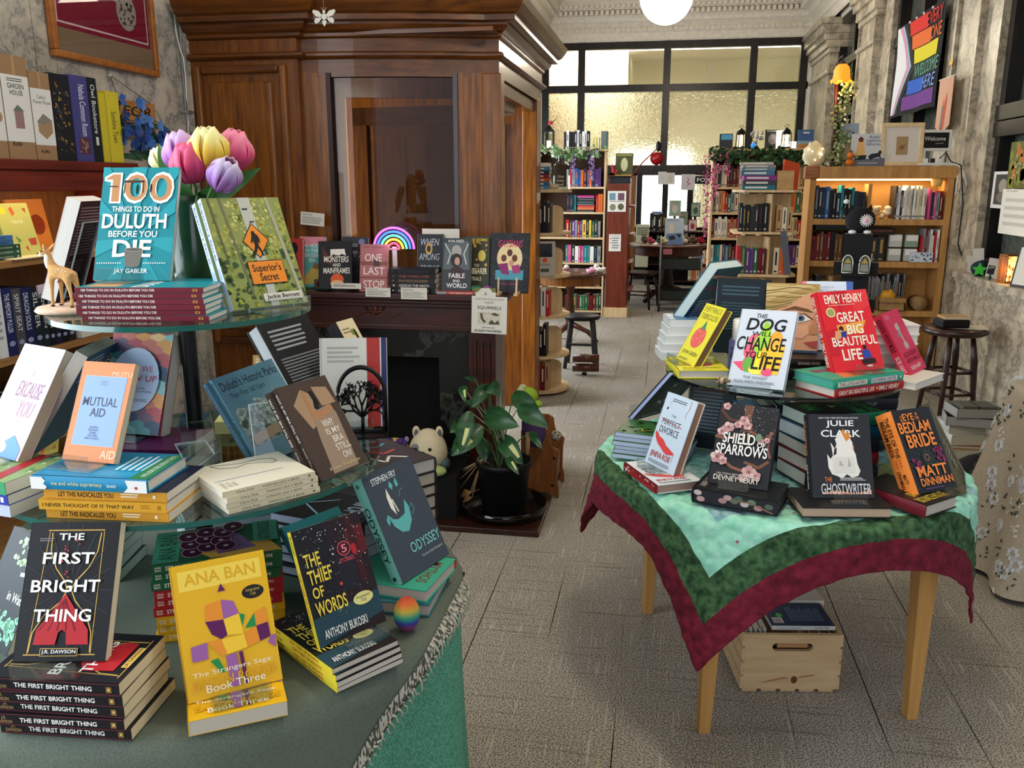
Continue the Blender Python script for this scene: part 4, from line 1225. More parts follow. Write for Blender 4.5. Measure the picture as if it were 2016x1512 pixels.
lv =[('e0ab1e',3,'yellow'),('a8242c',3,'dark red'),('1f5a3c',3,'green')]
k =0
for c,n_,nm in lv:
 for i in range(n_):
  t =.0178
  fq =[]
  if nm =='green' and i ==2:
   fq =[('r',.02,.0,.98,.2,'3f8a72'),('t','ANA BAN',.1,.04,.9,.17,'1f4a34',.02),('p',[(.0,.45),(.3,.3),(.4,.9),(0,1)],'d9a04a'),('p',[(.1,.5),(.9,.4),(.9,.6),(.2,.8)],'7a5a8a')]+[it for u,v in ((.25,.3),(.5,.28),(.75,.26),(.35,.42),(.6,.4),(.82,.4),(.5,.52),(.3,.56),(.74,.54),(.9,.62)) for it in (('e',u,v,.17,.085,'c98aa0'),('e',u,v,.155,.078,'3a1230'),('e',u,v,.03,.02,'b9a0ae'))]+[('r',.3,.78,.98,.98,'3f8a72'),('t','BATON ROUGE',.34,.82,.94,.92,'16352a',.02)]
  bn ={'yellow':'BOOK THREE','dark red':'BOOK TWO','green':'BOOK ONE'}[nm]
  T =flatT(-.795+.002*(k % 3)+.003*k *.3,1.352+.002*((k *2)% 3)- .0012*k,zq,26.8+(k % 3- 1)*1.2,'s',.15,.229,t)
  book(T,.15,.229,t,c,f'{nm} Strangers Saga paperback, {["lower", "middle", "upper"][i]} of the {nm} ones in the tall stack',fa=fq,sa=[('r',.42,0,.56,1,{'yellow':'8a4a72','dark red':'8c2a2a','green':'b07a2c'}[nm]),('t','ANA\nBAN',.02,.2,.07,.8,'ece6d6',.02),('t','STRANGERS SAGA: BATON ROUGE',.10,.25,.74,.78,'ece6d6',.03),('t',bn,.79,.3,.92,.7,'ece6d6',.02)],pages='d9cfb8',group=None)
  zq += t +.0004
  k += 1
faR =[('p',[(.45,0),(1,0),(1,1),(.45,1)],'221416'),('p',[(.72,.12),(1,.1),(1,.34),(.78,.4)],'5a1418'),('p',[(.76,.0),(.86,0),(.9,.6),(.8,.6)],'3a1216'),('r',.5,.3,.75,.62,'1c1a22'),('p',[(.0,.76),(1,.70),(1,.9),(0,1)],'22414c'),('s',.03,.02,.95,.4,90,'cfcfd2',.008),('s',.2,.35,.98,.8,40,'a9a9b0',.006),('e',.5,.55,.02,.015,'d84a30'),('e',.8,.3,.04,.05,'b3202a'),('e',.66,.27,.10,.065,'c94a5c'),('e',.66,.27,.085,.055,'3a1216'),('t','5',.62,.235,.70,.305,'e8788a',.03),('t','STORIES',.55,.35,.77,.385,'d8505e',.01),
('t','THE',.07,.22,.30,.335,'ecd24a',.03),('t','THIEF',.07,.36,.41,.48,'ecd24a',.03),('t','OF',.08,.505,.24,.60,'ecd24a',.03),('t','WORDS',.07,.63,.52,.75,'ecd24a',.03),('e',.75,.73,.15,.055,'e0d88a'),('t','Autographed\nCopy',.64,.70,.86,.765,'2c2a1c',.0,.3),('t','ANTHONY BUKOSKI',.10,.87,.73,.945,'eceae4',.02)]
saR =[('t','BUKOSKI',.04,.2,.2,.8,'24221a',.01),('t','THE THIEF OF WORDS',.35,.2,.8,.8,'c9502c',.01)]
z =stack(-.467,1.2635,ZC,54.2,'b',4,.135,.215,.0108,'17151a',lambda i:f'Thief of Words paperback with yellow spine, {["lowest", "second", "third", "topmost"][i]} of the four under the upright one',.004,(-.003,.001),9,spine='e3cf3a',fa=faR,sa=saR,pages='d5cdbd',group='Thief of Words stack')
book(lean(-0.516,1.318,z +.002,54.4,22.1),.141,.209,.011,'17151a','Thief of Words book with yellow title standing on its stack',spine='e3cf3a',fa=faR,sa=saR)
acryl(V3(-0.516,1.322,z) @ RZ(54.4),.075,.14,'clear acrylic stand holding the Thief of Words book',23,.05)
DG ='3d4650'
boat =[('p',[(.20,.40),(.27,.46),(.36,.48),(.50,.46),(.58,.34),(.62,.42),(.58,.54),(.46,.62),(.34,.60),(.24,.52)],'5fb3b0'),('p',[(.36,.44),(.30,.36),(.30,.26),(.34,.18),(.37,.3)],'efe8da'),('p',[(.37,.3),(.40,.42),(.42,.42),(.385,.29)],'efe8da'),('l',[(.62,.5),(.70,.46),(.68,.40),(.64,.43)],.008,'5fb3b0'),('l',[(.52,.3),(.56,.25),(.63,.24)],.006,'5fb3b0'),('p',[(.40,.18),(.44,.13),(.48,.18),(.44,.22)],'5fb3b0'),('p',[(.52,.16),(.57,.12),(.58,.2),(.53,.21)],'5fb3b0'),('p',[(.14,.44),(.2,.4),(.2,.47),(.15,.5)],'5fb3b0')]
faD =[('t','STEPHEN FRY',.14,.055,.62,.115,'dfe4e4',.015)]+boat +[('t','ODYSSEY',.36,.72,.97,.815,'7cc4bf',.015),('t','The Greek Myths Reimagined',.5,.865,.94,.895,'b9c4c6',.0)]
saD =[('t','ODYSSEY',.27,.22,.80,.8,'15302f',.03),('e',.94,.5,.02,.2,'15302f'),('e',.07,.5,.02,.2,'2f6f68')]
tl =[('2f6f78','1f5f66',.028,'teal book with red page edge lying at the bottom under the Odyssey book'),('3fa88a','2f9a80',.028,'green Odyssey hardcover lying upside down on the teal one')]
book(flatT(-.424,1.565,ZC,90,'t',.16,.24,.026),.16,.24,.026,'2f6f78',tl[0][3],spine='1f5f66',hard=1,pages='b9aca0')
book(flatT(-.420,1.57,ZC +.0265,82,'t',.16,.24,.026),.16,.24,.026,'3fa88a',tl[1][3],spine='b3452c',hard=1,fa=[('t','STEPHEN FRY',.2,.82,.8,.90,'8a3a2c',.02),('t','MYTHOS',.2,.06,.8,.16,'7a3a2c',.02)] ,pages='cbb9ae')
book(lean(-0.455,1.585,ZC +.055,70,25.6),.165,.229,.026,DG,'dark slate Odyssey book with small teal boat leaning at the table edge',spine='6fb0a4',hard=1,fa=faD,sa=saD,pages='d5cdbd')
book(lean(-0.59,1.52,ZC +.002,62,40),.15,.20,.016,'3f8f98','teal swan cover book leaning low behind the Thief of Words stand',fa=[('e',.6,.5,.12,.05,'e6dcd8'),('e',.65,.45,.05,.06,'d98a9a'),('s',.1,.1,.9,.9,20,'9fd0d0',.01)])
m =MB();m.ball((0,0,.035),(.025,.025,.035),ramp_z([(0,'a83020'),(.014,'7a3a6a'),(.026,'2f3f9a'),(.038,'2f9a72'),(.05,'b9a03a'),(.06,'cf6a2c'),(.07,'b8402a')],.95),28,18)
tag(m.build('felted_egg',None,V3(-.452,1.428,ZC)),'rainbow striped felted wool egg beside the Thief of Words stack','felt egg')
lb =['lowest','second','third','fourth','fifth','sixth']
z =stack(-.715,1.60,ZC,-14,'f',6,.15,.21,.023,'23252c',lambda i:f'blue white paged book, {lb[i]} from the table, in the stack under the glass shelf',.004,(0,0),15,spine='2a2c34',pages='c3cbe6',fa=[('t','III OF IV',.2,.1,.8,.3,'b9c4e6',.02),('l',[(.2,.5),(.5,.8),(.8,.5)],.03,'b9c4e6')],hard=1,group='blue white paged stack')
z =stack(-.69,1.66,ZC,-30,'s',5,.15,.21,.026,'2c2e33',lambda i:f'dark spined book, {lb[i]} from the table, right of the blue white paged stack',.004,(0,0),16,spine='25272c',pages='c9ccd4',group='dark stack under the glass shelf')
z =stack(-1.09,1.72,ZC,-50,'b',4,.14,.20,.022,'55627a',lambda i:f'grey blue book, {lb[i]} from the table, in the stack behind the hourglass book',.003,(0,0),17,spine='4a566c',pages='cfd6de',fa=[('b',.1,.1,.5,.4,5,'d8dde6')],group='grey blue stack')
book(lean(-1.205,1.245,ZC +.002,-25,30),.14,.21,.016,'0f2027','dark underwater cover book cut off by the left picture edge',fa=[('s',.3,.05,.98,.3,40,'a9c49a',.05),('s',.3,.7,.98,.98,40,'7fc0a0',.05),('t','in Water',.5,.52,.98,.6,'eef2ee',.02),('l',[(.6,.36),(.8,.34),(.9,.42)],.05,'e6eeee')])
z =stack(-1.22,1.50,ZC,10,'f',5,.14,.20,.024,'3a4a3f',lambda i:f'{lb[i]} book from below in the half hidden stack at the far left',.004,(0,0),19,pages='d5dad4',group='half hidden left stack')
zu =ZC
for i in range(8):
 t =(.036,.03,.034,.026,.032,.03,.027,.038)[i]
 if zu +t > .915:
  break
 c =('1c1c20','2a2622','191a1e','24201e','1a1a1c','202024','1c1c20','3a3a3a')[i]
 book(flatT(-.607,1.965,zu,141.7,'f' if 0 else 's',.155,.235,t) @ Matrix(),.155,.235,t,c,f'dark hardcover with cream pages, {lb[i]} from the table, in the stack nearest the plant',hard=1,pages='b9ad98')
 zu += t +.0006
book(flatT(-.607,1.965,zu,141.7,'s',.155,.235,.034),.155,.235,.034,'3d3b3a','grey cover book with pink and blue swirls on top of the dark stack',hard=1,fa=[('l',[(.3,.2),(.5,.35),(.7,.2),(.8,.4)],.05,'e6e2da'),('l',[(.25,.5),(.5,.45),(.6,.6),(.8,.55)],.06,'c9564e'),('l',[(.2,.75),(.4,.68),(.6,.75),(.6,.88),(.4,.92),(.25,.85)],.05,'4f9ab8')],pages='c2bdb4')
# ================================================================== right display table
RC =(0.385,2.70)
RT,RD =0.72,0.985
root =thing('display_table','pale wooden table with tapered legs under the green and crimson quilt','table',(RC[0],RC[1],0))
rT =V3(-RC[0],-RC[1],0)
m =MB();m.lathe([(0,RT - .045),(.53,RT - .045),(.545,RT - .03),(.545,RT - .012),(0,RT - .012)],64,BEECH,V3(RC[0],RC[1],0));m.build('tabletop',root,rT)
for x,y in ((.793,2.45),(.175,2.275),(0.0,2.965),(.655,3.32)):
 m =MB()
 ax,ay =(RC[0]- x),(RC[1]- y)
 for k in range(1):
  t,b =.031,.017
  dx =.012 if ax > 0 else -.012
  vs =[(-b,-b,0),(b,-b,0),(b,b,0),(-b,b,0),(dx - t,-t,RT - .045),(dx +t,-t,RT - .045),(dx +t,t,RT - .045),(dx - t,t,RT - .045)]
  m.add(vs,[(0,3,2,1),(4,5,6,7),(0,1,5,4),(1,2,6,5),(2,3,7,6),(3,0,4,7)],BEECH)
 m.build('leg',root,rT @ V3(x,y,0) @ RZ(15),.003)
QA =radians(-112)
HALF =.695
ROSE =grain('5c0f22','7b1a31',(30,30,30),.9,.35,3,.35,.65,0,1.3)
QGRN =grain('1d3a22','4c7148',(50,50,50),.9,.35,5,.35,.68,0,1.0)
QMNT =grain('86cdb2','a6e0c8',(26,26,26),.9,.35,3,.35,.65,0,1.2)
def speckle(m,h,scale,size):
 n,l =m.node_tree.nodes,m.node_tree.links
 b =n['Principled BSDF']
 src =b.inputs['Base Color'].links[0].from_socket
 tc,vo,cr,mx =n.new('ShaderNodeTexCoord'),n.new('ShaderNodeTexVoronoi'),n.new('ShaderNodeValToRGB'),n.new('ShaderNodeMix')
 vo.inputs['Scale'].default_value =scale
 cr.color_ramp.elements[0].position,cr.color_ramp.elements[1].position =size,size *1.25
 cr.color_ramp.elements[0].color,cr.color_ramp.elements[1].color =(1,1,1,1),(0,0,0,1)
 mx.data_type ='RGBA'
 mx.inputs[7].default_value =lin(h)
 l.new(tc.outputs['Object'],vo.inputs['Vector'])
 l.new(vo.outputs['Distance'],cr.inputs[0])
 l.new(cr.outputs[0],mx.inputs[0])
 l.new(src,mx.inputs[6])
 l.new(mx.outputs[2],b.inputs['Base Color'])
speckle(QMNT,'a85a66',17,.09)
QBLU =grain('6d9aa0','a5c6c6',(45,45,45),.9,.45,5,.35,.65,0,1.2)
QLIM =grain('a9b878','c9d19a',(30,30,30),.9,.3,4,.35,.65)
NQ =94
ea,eb =QA - pi /4,QA +pi /4
qf =lambda u,v:(RC[0]+HALF *(2*u - 1)*cos(ea)+HALF *(2*v - 1)*cos(eb),RC[1]+HALF *(2*u - 1)*sin(ea)+HALF *(2*v - 1)*sin(eb))
vs,fs =drape(RC[0],RC[1],.555,RT,qf,NQ,NQ,.1,.06,.05,7,.6,lambda a:sum(k *math.exp(-(((a - QA - d +pi)% (2*pi)- pi)/s) ** 2) for d,k,s in ((0,.22,.22),(-.50,-.22,.20),(-.85,.12,.2),(-pi /2,.2,.25),(pi /2,.05,.3),(.6,-.06,.3))))
m =MB()
for k in range(5):
 m._m((ROSE,QGRN,QMNT,QBLU,QLIM)[k])
m.v =vs
m.f =fs
for j in range(NQ):
 for i in range(NQ):
  a,b =abs(2*(i +.5)/NQ - 1),abs(2*(j +.5)/NQ - 1)
  c =max(a,b)
  star =abs(((i +.5)/NQ *4)% 2- 1)+abs(((j +.5)/NQ *4)% 2- 1)
  m.mi.append(0 if c > .87 else 1 if c > .735 else (3 if c < .60 and not (c < .45 and star < .8) else 4 if c < .60 else 2))
m.sm =[True]*len(fs)
q =m.build('quilt')
sd =q.modifiers.new('sub','SUBSURF');sd.levels =sd.render_levels =2
tx =bpy.data.textures.new('quilting','VORONOI');tx.noise_scale =.04;tx.distance_metric ='DISTANCE'
dm =q.modifiers.new('quilting','DISPLACE');dm.texture =tx;dm.strength =-.011;dm.mid_level =.35;dm.texture_coords ='LOCAL'
so =q.modifiers.new('thickness','SOLIDIFY');so.thickness =.006;so.offset =-1
tag(q,'quilt with mint, dark green and crimson borders draped over the right table','quilt')
stand_tiers('tiered_display_stand','round black edged glass shelf with books above the quilted right table',(.39,2.775),RT +.006,[(RD,.362)],.017,DISCEK)
ZR =RT +.008
faPD =[('b',.25,.06,.75,.11,2,'5a6068'),('l',[(.18,.2),(.22,.12),(.3,.09)],.008,'8a8f98'),('e',.17,.21,.025,.018,'22262c'),('l',[(.83,.02),(.84,.12),(.78,.2),(.80,.26)],.010,'b3262c'),('t','THE',.36,.27,.52,.30,'565c66',.0),('t','PERFECT',.14,.345,.74,.42,'41454c',.0),('l',[(.1,.36),(.8,.40)],.012,'c0392f'),('t','DIVORCE',.14,.45,.76,.54,'41454c',.0),
('p',[(.05,.545),(.14,.56),(.22,.60),(.32,.61),(.42,.64),(.5,.68),(.62,.70),(.8,.74),(.82,.76),(.60,.79),(.48,.77),(.36,.73),(.24,.70),(.12,.64),(.06,.58)],'dd4b4b'),('l',[(.81,.75),(.80,.86)],.008,'8f8f96'),('t','JENEVA ROSE',.10,.80,.76,.90,'b3262f',.015),('b',.1,.92,.8,.97,2,'7a8088')]
saPD =[('r',0,0,1,1,'8a1f28'),('s',.0,.0,1,1,24,'e3ddd8',.02),('p',[(.2,0),(.5,.3),(.9,.2),(1,1),(.2,1)],'a8262f')]
book(flatT(.075,2.305,ZR,27,'b',.14,.213,.026),.14,.213,.026,'dfe3e6','white Perfect Divorce book lying flat under its upright copy',spine='8a1f28',hard=1,fa=faPD,sa=saPD,pages='b98f86')
book(lean(0.015,2.413,ZR +.028,-54.4,20.2),.144,.222,.028,'cfe0f0','pale blue white Perfect Divorce book with red ribbon leaning on the quilt',spine='cfe0f0',back='e8e2da',hard=1,fa=faPD,pages='a87f66')
acryl(V3(.02,2.42,ZR +.027) @ RZ(-54),.09,.16,'clear acrylic stand behind the Perfect Divorce book',20,.05)
K0 ='26272c'
twg =[('p',[(.42,0),(.58,0),(.56,.16),(.62,.3),(.5,.34),(.40,.3),(.44,.14)],'6d4a3a'),('l',[(.02,.08),(.2,.2),(.45,.22)],.05,'5a3a30'),('l',[(.5,.3),(.85,.4),(.95,.3)],.05,'7a5240'),('l',[(.0,.42),(.2,.44),(.4,.38)],.05,'8a5a4a'),('l',[(.55,.7),(.8,.75),(.95,.66)],.05,'7a5240'),('l',[(.2,.7),(.35,.78),(.6,.82)],.05,'8a5a4a'),('l',[(.92,.3),(.9,.5),(.96,.62)],.04,'8a5a50')]
flo =[it for u,v,r in ((.12,.04,.07),(.2,.3,.10),(.1,.36,.08),(.45,.2,.09),(.52,.26,.08),(.36,.26,.07),(.1,.68,.12),(.2,.72,.08),(.66,.82,.12),(.78,.86,.09),(.58,.9,.08),(.88,.42,.05),(.78,.44,.06)) for it in [('e',u +r *.55*cos(q *1.257+u *9),v +r *.36*sin(q *1.257+u *9),r *.48,r *.32,('c9a0a0','b98a8c','d8b8b6')[q % 3]) for q in range(5)]+[('e',u,v,r *.34,r *.22,'a8787a'),('e',u,v,r *.14,r *.09,'6d4648')]]
faQ =twg +flo +[('s',.3,.02,.98,.4,60,'cfcfd2',.006),('l',[(.48,.36),(.5,.5)],.03,'c9b9a0'),('l',[(.56,.36),(.58,.5)],.03,'c9b9a0'),('e',.74,.4,.05,.05,'6f8a74'),('t','SHIELD',.15,.375,.69,.505,'e9e9e6',.03),('t','OF',.73,.46,.87,.52,'e9e9e6',.03),('t','SPARROWS',.06,.515,.92,.645,'e9e9e6',.03),('t','USA TODAY BESTSELLING AUTHOR',.14,.868,.86,.89,'d8d4c8',.0),('t','DEVNEY PERRY',.10,.90,.86,.96,'e4e0d2',.015)]
book(flatT(.2145,2.195,ZR,-18.4,'b',.225,.15,.042) @ Matrix(),.225,.15,.042,'1c1c20','thick black Shield of Sparrows book lying under its upright copy',hard=1,spine='1c1c20',pages='25262b',fa=[('r',.03,.1,.14,.9,'2c2c30'),('t','DEVNEY PERRY',.05,.12,.12,.85,'b9b4a8',.01,0,1)]+[('e',.7,.3,.1,.1,'6d4a44')],
pa=[('e',u,v,.05,.18,c) for u,v,c in ((.42,.35,'c9a0a0'),(.36,.6,'b98a8c'),(.5,.5,'5f7a66'),(.62,.6,'c9b9b4'),(.7,.4,'6d8a74'),(.78,.7,'b98a8c'),(.55,.3,'4f6a5a'),(.06,.3,'d8c4c0'),(.1,.7,'c9a0a0'),(.9,.5,'5a6a5a'))]+[('l',[(.45,.5),(.68,.42),(.95,.9)],.02,'8a6a5a')])
book(lean(0.225,2.252,ZR +.044,-15.6,32.8),.160,.233,.04,K0,'dark Shield of Sparrows book with blossom twigs propped on the quilt',hard=1,spine='1c1c20',fa=faQ,pages='1f1f24')
acryl(V3(.225,2.262,ZR +.043) @ RZ(-15.6),.08,.15,'clear acrylic stand behind the Shield of Sparrows book',33,.05)
flame =[(.42,.30),(.48,.26),(.52,.20),(.56,.27),(.60,.33),(.66,.29),(.70,.34),(.70,.42),(.74,.48),(.76,.60),(.80,.68),(.76,.74),(.66,.76),(.58,.72),(.50,.77),(.42,.74),(.34,.72),(.29,.64),(.28,.48),(.33,.54),(.37,.50),(.36,.40),(.34,.34),(.38,.38),(.41,.42),(.44,.36)]
faG =[('t','NEW YORK TIMES BESTSELLING AUTHOR',.18,.035,.82,.055,'d6d6d4',.01),('t','JULIE',.29,.075,.74,.165,'eeeeec',.03),('t','CLARK',.20,.19,.84,.275,'eeeeec',.03),('p',[(.44,.29),(.5,.24),(.56,.175),(.60,.24),(.64,.2),(.68,.3),(.62,.36),(.5,.34)],'d8883c'),('p',[(.66,.35),(.72,.38),(.72,.44),(.68,.42)],'d8743a'),('p',flame,'e6e3dc'),
('p',[(.40,.42),(.44,.40),(.43,.48),(.38,.5)],'2c2c30'),('p',[(.62,.52),(.66,.62),(.60,.64)],'b9b6ae'),('p',[(.48,.55),(.54,.62),(.46,.62)],'b9b6ae')]+[('r',.36,.52+.02*i,.72,.523+.02*i,'b4b1aa') for i in range(10)]+[('t','THE',.21,.755,.33,.81,'e07a3c',.015),('b',.46,.76,.9,.80,3,'c9c9c6'),('t','GHOSTWRITER',.15,.83,.95,.955,'dedede',.01),('p',[(.15,.955),(.95,.955),(.95,.9),(.7,.945),(.4,.91),(.15,.945)],'c98a6a')]
faG[-1],faG[-2]=faG[-2],faG[-1]
book(flatT(.498,2.182,ZR,8.4,'f',.15,.229,.028),.15,.229,.028,'1d1d20','dark Ghostwriter book with flame printed edge lying under its upright copy',hard=1,spine='1d1d20',pages='c9ad92',fa=[('t','JULIE CLARK',.1,.2,.3,.8,'d8b090',.02,0,1)])
book(lean(0.500,2.248,ZR +.030,9.5,23.4),.165,.224,.03,'2b2c30','charcoal Ghostwriter book with white paper flame standing on the quilt',hard=1,spine='232428',fa=faG,sa=[('t','THE GHOSTWRITER',.08,.2,.5,.8,'d98a5a',.01),('t','JULIE CLARK',.6,.25,.9,.75,'e6e6e4',.01)],pages='d5cdbd')
acryl(V3(.5,2.255,ZR +.029) @ RZ(9.5),.09,.15,'clear acrylic stand behind the Ghostwriter book',24,.05)
web =[('l',[(.5,.6),(.5+.5*cos(a),.6+.3*sin(a))],.005,'2f5a44') for a in [i *pi /7 for i in range(14)]]+[('e',.5,.6,.13,.085,'2f4a3c'),('e',.5,.6,.115,.075,'151517'),('e',.5,.6,.075,.05,'6a4a3a'),('e',.5,.6,.035,.025,'151517'),('s',.70,.46,.94,.66,26,'8a2f5a',.035),('s',.12,.60,.3,.72,16,'8a2f5a',.03)]
OJ ='f08a3a'
faE =web +[('t','THE',.15,.07,.2,.15,OJ,.02,0,1),('t','EYE',.22,.055,.50,.14,OJ,.04),('t','OF\nTHE',.53,.055,.63,.14,OJ,.02),('t','BEDLAM',.04,.155,.84,.29,OJ,.05),('t','BRIDE',.14,.31,.86,.47,OJ,.05),('t','MATT',.14,.69,.90,.82,OJ,.05),('t','DINNIMAN',.14,.835,.96,.925,OJ,.04),('b',.2,.955,.75,.975,1,'6a4a8a')]
saE =[('t','THE EYE OF THE\nBEDLAM BRIDE',.06,.22,.55,.85,'1c1714',.03),('t','MATT\nDINNIMAN',.70,.25,.91,.8,'1c1714',.03)]+[('e',.575+.035*i,.35+.25*j,.012,.08,'c9662c') for i in range(3) for j in range(2)]+[('p',[(.94,.5),(.965,.35),(.965,.65)],'1c1714')]
book(flatT(.748,2.262,ZR,42,'b',.14,.21,.034),.14,.21,.034,'19191c','black book with yellow lettering lying under the orange spine book',spine='6f1f2a',hard=1,fa=[('t','OPERATION\nBOUNCE HOUSE',.12,.6,.92,.92,'d6b93c',.03)],pages='cdc6b8')
book(lean(0.758,2.333,ZR +.036,36.5,31,1.6),.151,.232,.055,'17181a','Eye of the Bedlam Bride hardcover with bright orange spine',spine=OJ,hard=1,fa=faE,sa=saE,pages='d5cdbd')
acryl(V3(.76,2.345,ZR +.034) @ RZ(36.5),.08,.15,'clear acrylic stand behind the orange spine book',31,.05)
book(lean(0.890,2.52,ZR +.002,74,30),.20,.235,.03,'3f4a36','weathered green brown book leaning behind the orange spine book',spine='6d6048',hard=1,fa=[('s',0,.3,1,1,60,'2c3626',.07),('r',.8,0,1,1,'6a6250'),('b',.2,.4,.6,.8,6,'8f8a74')],pages='8f8468')
ms =[('23262c',.042,'e6e2da'),('8a1f2a',.040,'e2dcd0'),('22242a',.038,'e6e0d2'),('1e4f6a',.042,'e3e6e8')]
zz =ZR
nmz =['black board book at the bottom of the middle quilt stack','crimson board book second from the bottom of the middle quilt stack','dark board book third in the middle quilt stack','blue spine book under the green lettered cover in the middle quilt stack']
for i,(c,t,pg) in enumerate(ms):
 book(flatT(.534+.004*(i % 2),2.452+.006*i,zz,24+3*(i % 2),'s',.155,.235,t),.155,.235,t,c,nmz[i],hard=1,pages=pg,spine=c,sa=[('t','THE FELLOWSHIP',.3,.2,.8,.8,'4f8a7a',.01)] if i ==3 else ())
 zz += t +.0005
book(flatT(.548,2.47,zz,26,'s',.16,.24,.04),.16,.24,.04,'15181a','thick book with green title on black cover topping the middle quilt stack',hard=1,spine='1a6a4a',pages='dfe6e0',fa=[('t','BEAUTIFUL',.06,.62,.94,.76,'2f9a4f',.03),('t','DANGEROUS',.06,.8,.94,.94,'2f9a4f',.03),('p',[(.45,.45),(.6,.45),(.52,.56)],'c9c94a'),('t','MA',.4,.1,.8,.3,'2f9a4f',.04)])
zz2 =ZR
for i in range(6):
 c =('2b3a33','1d1d22','24303a','1b1b1f','2a2430','1d1d22')[i]
 book(flatT(.64+.003*i,2.79,zz2,12+2*(i % 3),'s',.15,.23,.034),.15,.23,.034,c,f'dark spined book, {lb[i]} from the quilt, behind the Ghostwriter book',hard=1,spine=c,sa=[('t','THE FELLOWSHIP',.2,.3,.7,.7,'8f9a86',.01)] if i ==4 else ())
 zz2 += .0345
for i in range(6):
 t =.0135
 book(flatT(-.02+.004*(i % 3),2.555+.003*((i *2)% 3),ZR +i *.0139,-14,'b',.225,.165,t),.225,.165,t,'3d6a3c',f'large pale paged picture book, {lb[i]} from the quilt, under the leaning green one',hard=0,pages='c3cdea',spine='3d6a3c',fa=[('s',.05,.05,.95,.95,40,'2c5a30',.06),('s',.5,.3,.95,.8,14,'b5503c',.05),('l',[(.2,.7),(.3,.6),(.35,.75),(.45,.65)],.02,'d8c24a')] if i ==5 else (),group='pale paged picture book stack')
book(lean(-0.030,2.83,ZR +.085,-128,41),.19,.24,.018,'111214','tilted picture book showing pale blue page edges and black cover over the pale paged stack',hard=1,spine='3f7a4a',back='15171a',pages='b9c4f0',ba=[('e',.5,.5,.3,.3,'4a302c'),('s',.1,.2,.9,.9,12,'cfc9c4',.04)])
acryl(V3(-.014,2.818,ZR +.084) @ RZ(-128),.10,.15,'clear acrylic stand under the leaning picture book',36,.05)
book(lean(.165,2.72,ZR +.002,-18,14),.15,.23,.02,'202b33','slate back cover book seen through the glass shelf behind the white dog book',hard=1,spine='d5d9de',fa=[('b',.1,.1,.9,.8,14,'59646c')])
for i,(c,lbl) in enumerate((('2f6fa8','small sea blue cover book lying behind the blossom book'),('2a2230','small plum black book beside the sea blue one behind the blossom book'),('22262e','little black book with white print behind the blossom book'))):
 book(flatT(.285+.055*i,2.66- .012*i,ZR,8,'s',.11,(.06,.05,.055)[i],.165+.006*i) @ Matrix(),.11,(.06,.05,.055)[i],.165+.006*i,c,lbl,hard=1,pages='d8d4cc',fa=[('e',.8,.4,.1,.2,'d8b83a')] if i ==0 else [('b',.1,.2,.8,.7,3,'d8d8d8')])
ZG =RD +.0008
tk =['lowest','second','third','fourth','topmost']
for i in range(5):
 book(flatT(.080+.006*i,2.885+.010*i,ZG +i *.0268,9.9,'f',.14,.135,.0264),.14,.135,.0264,'dfe3e6' if i < 4 else '3f6f9a',f'white paged book, {tk[i]} of five in the stack left on the glass shelf',pages='e3e7e4',spine='3f6f9a',fa=[('s',.05,.05,.95,.95,20,'9fb4d8',.08)] if i ==4 else (),group='white paged stack on the glass shelf')
book(lean(.095,3.075,ZG +.136,-126,36),.165,.238,.040,'1d5a6a','thick hardcover with teal jacket tilted on the white paged stack, pages towards the camera',hard=1,spine='9c5a6a',pages='cfe0de',back='1d4f5c',ba=[('p',[(0,.7),(.7,.55),(1,.8),(1,1),(0,1)],'1d3a5a'),('p',[(0,.1),(1,.2),(1,.28),(0,.16)],'b98a6a'),('p',[(0,.3),(1,.4),(1,.5),(0,.36)],'5a3a4a'),('b',.15,.6,.8,.9,6,'9fb9c4')])
acryl(V3(.130,3.050,ZG +.135) @ RZ(-126),.09,.16,'clear acrylic stand under the thick teal jacket book',35,.05)
YL ='e8df3c'
faT =[('t','EVERYTHING IS',.1,.04,.92,.13,'3a3a2c',.0),('t','TUBERCULOSIS',.1,.16,.92,.25,'3a3a2c',.0),('e',.5,.56,.30,.18,'e2605a'),('p',[(.5,.26),(.62,.42),(.4,.42)],'2f8a6a'),('s',.3,.45,.7,.7,14,'f0b4a0',.02),('t','JOHN GREEN',.12,.80,.88,.88,'3a3a2c',.0),('b',.1,.93,.6,.97,2,'6a6a4a')]
book(flatT(.142,2.615,ZG,9.9,'b',.155,.21,.026),.155,.21,.026,YL,'yellow hardcover lying at the left front of the glass shelf',hard=1,spine=YL,fa=faT,pages='d9d2c6')
book(lean(.085,2.72,ZG +.027,-66,29.5),.132,.205,.026,YL,'yellow tuberculosis hardcover leaning on its stand at the left of the glass shelf',hard=1,spine=YL,fa=faT,pages='7a5a40')
acryl(V3(.095,2.72,ZG +.027) @ RZ(-66),.085,.14,'clear acrylic stand behind the yellow tuberculosis book',30,.05)
spl =[('e',.34,.42,.11,.10,'ea6a84'),('e',.30,.55,.12,.10,'ea6a84'),('p',[(.02,.70),(.2,.68),(.3,.5),(.42,.5),(.34,.82),(.2,.80)],'ea5a78'),('e',.52,.30,.09,.13,'9fd03f'),('e',.5,.45,.16,.14,'a6d84a'),('e',.30,.72,.09,.1,'6fae4a'),('e',.72,.36,.11,.09,'f6a83c'),('e',.72,.5,.13,.13,'f8b84a'),('e',.56,.66,.16,.13,'f0e63c'),('e',.78,.7,.10,.1,'f07a8a'),('p',[(.5,.5),(.9,.45),(.86,.82),(.5,.84)],'f6c43c'),('e',.45,.78,.12,.06,'f4ea5a'),('e',.66,.80,.10,.05,'ea5a7a'),('p',[(.46,.2),(.5,.12),(.54,.2)],'9fd03f')]
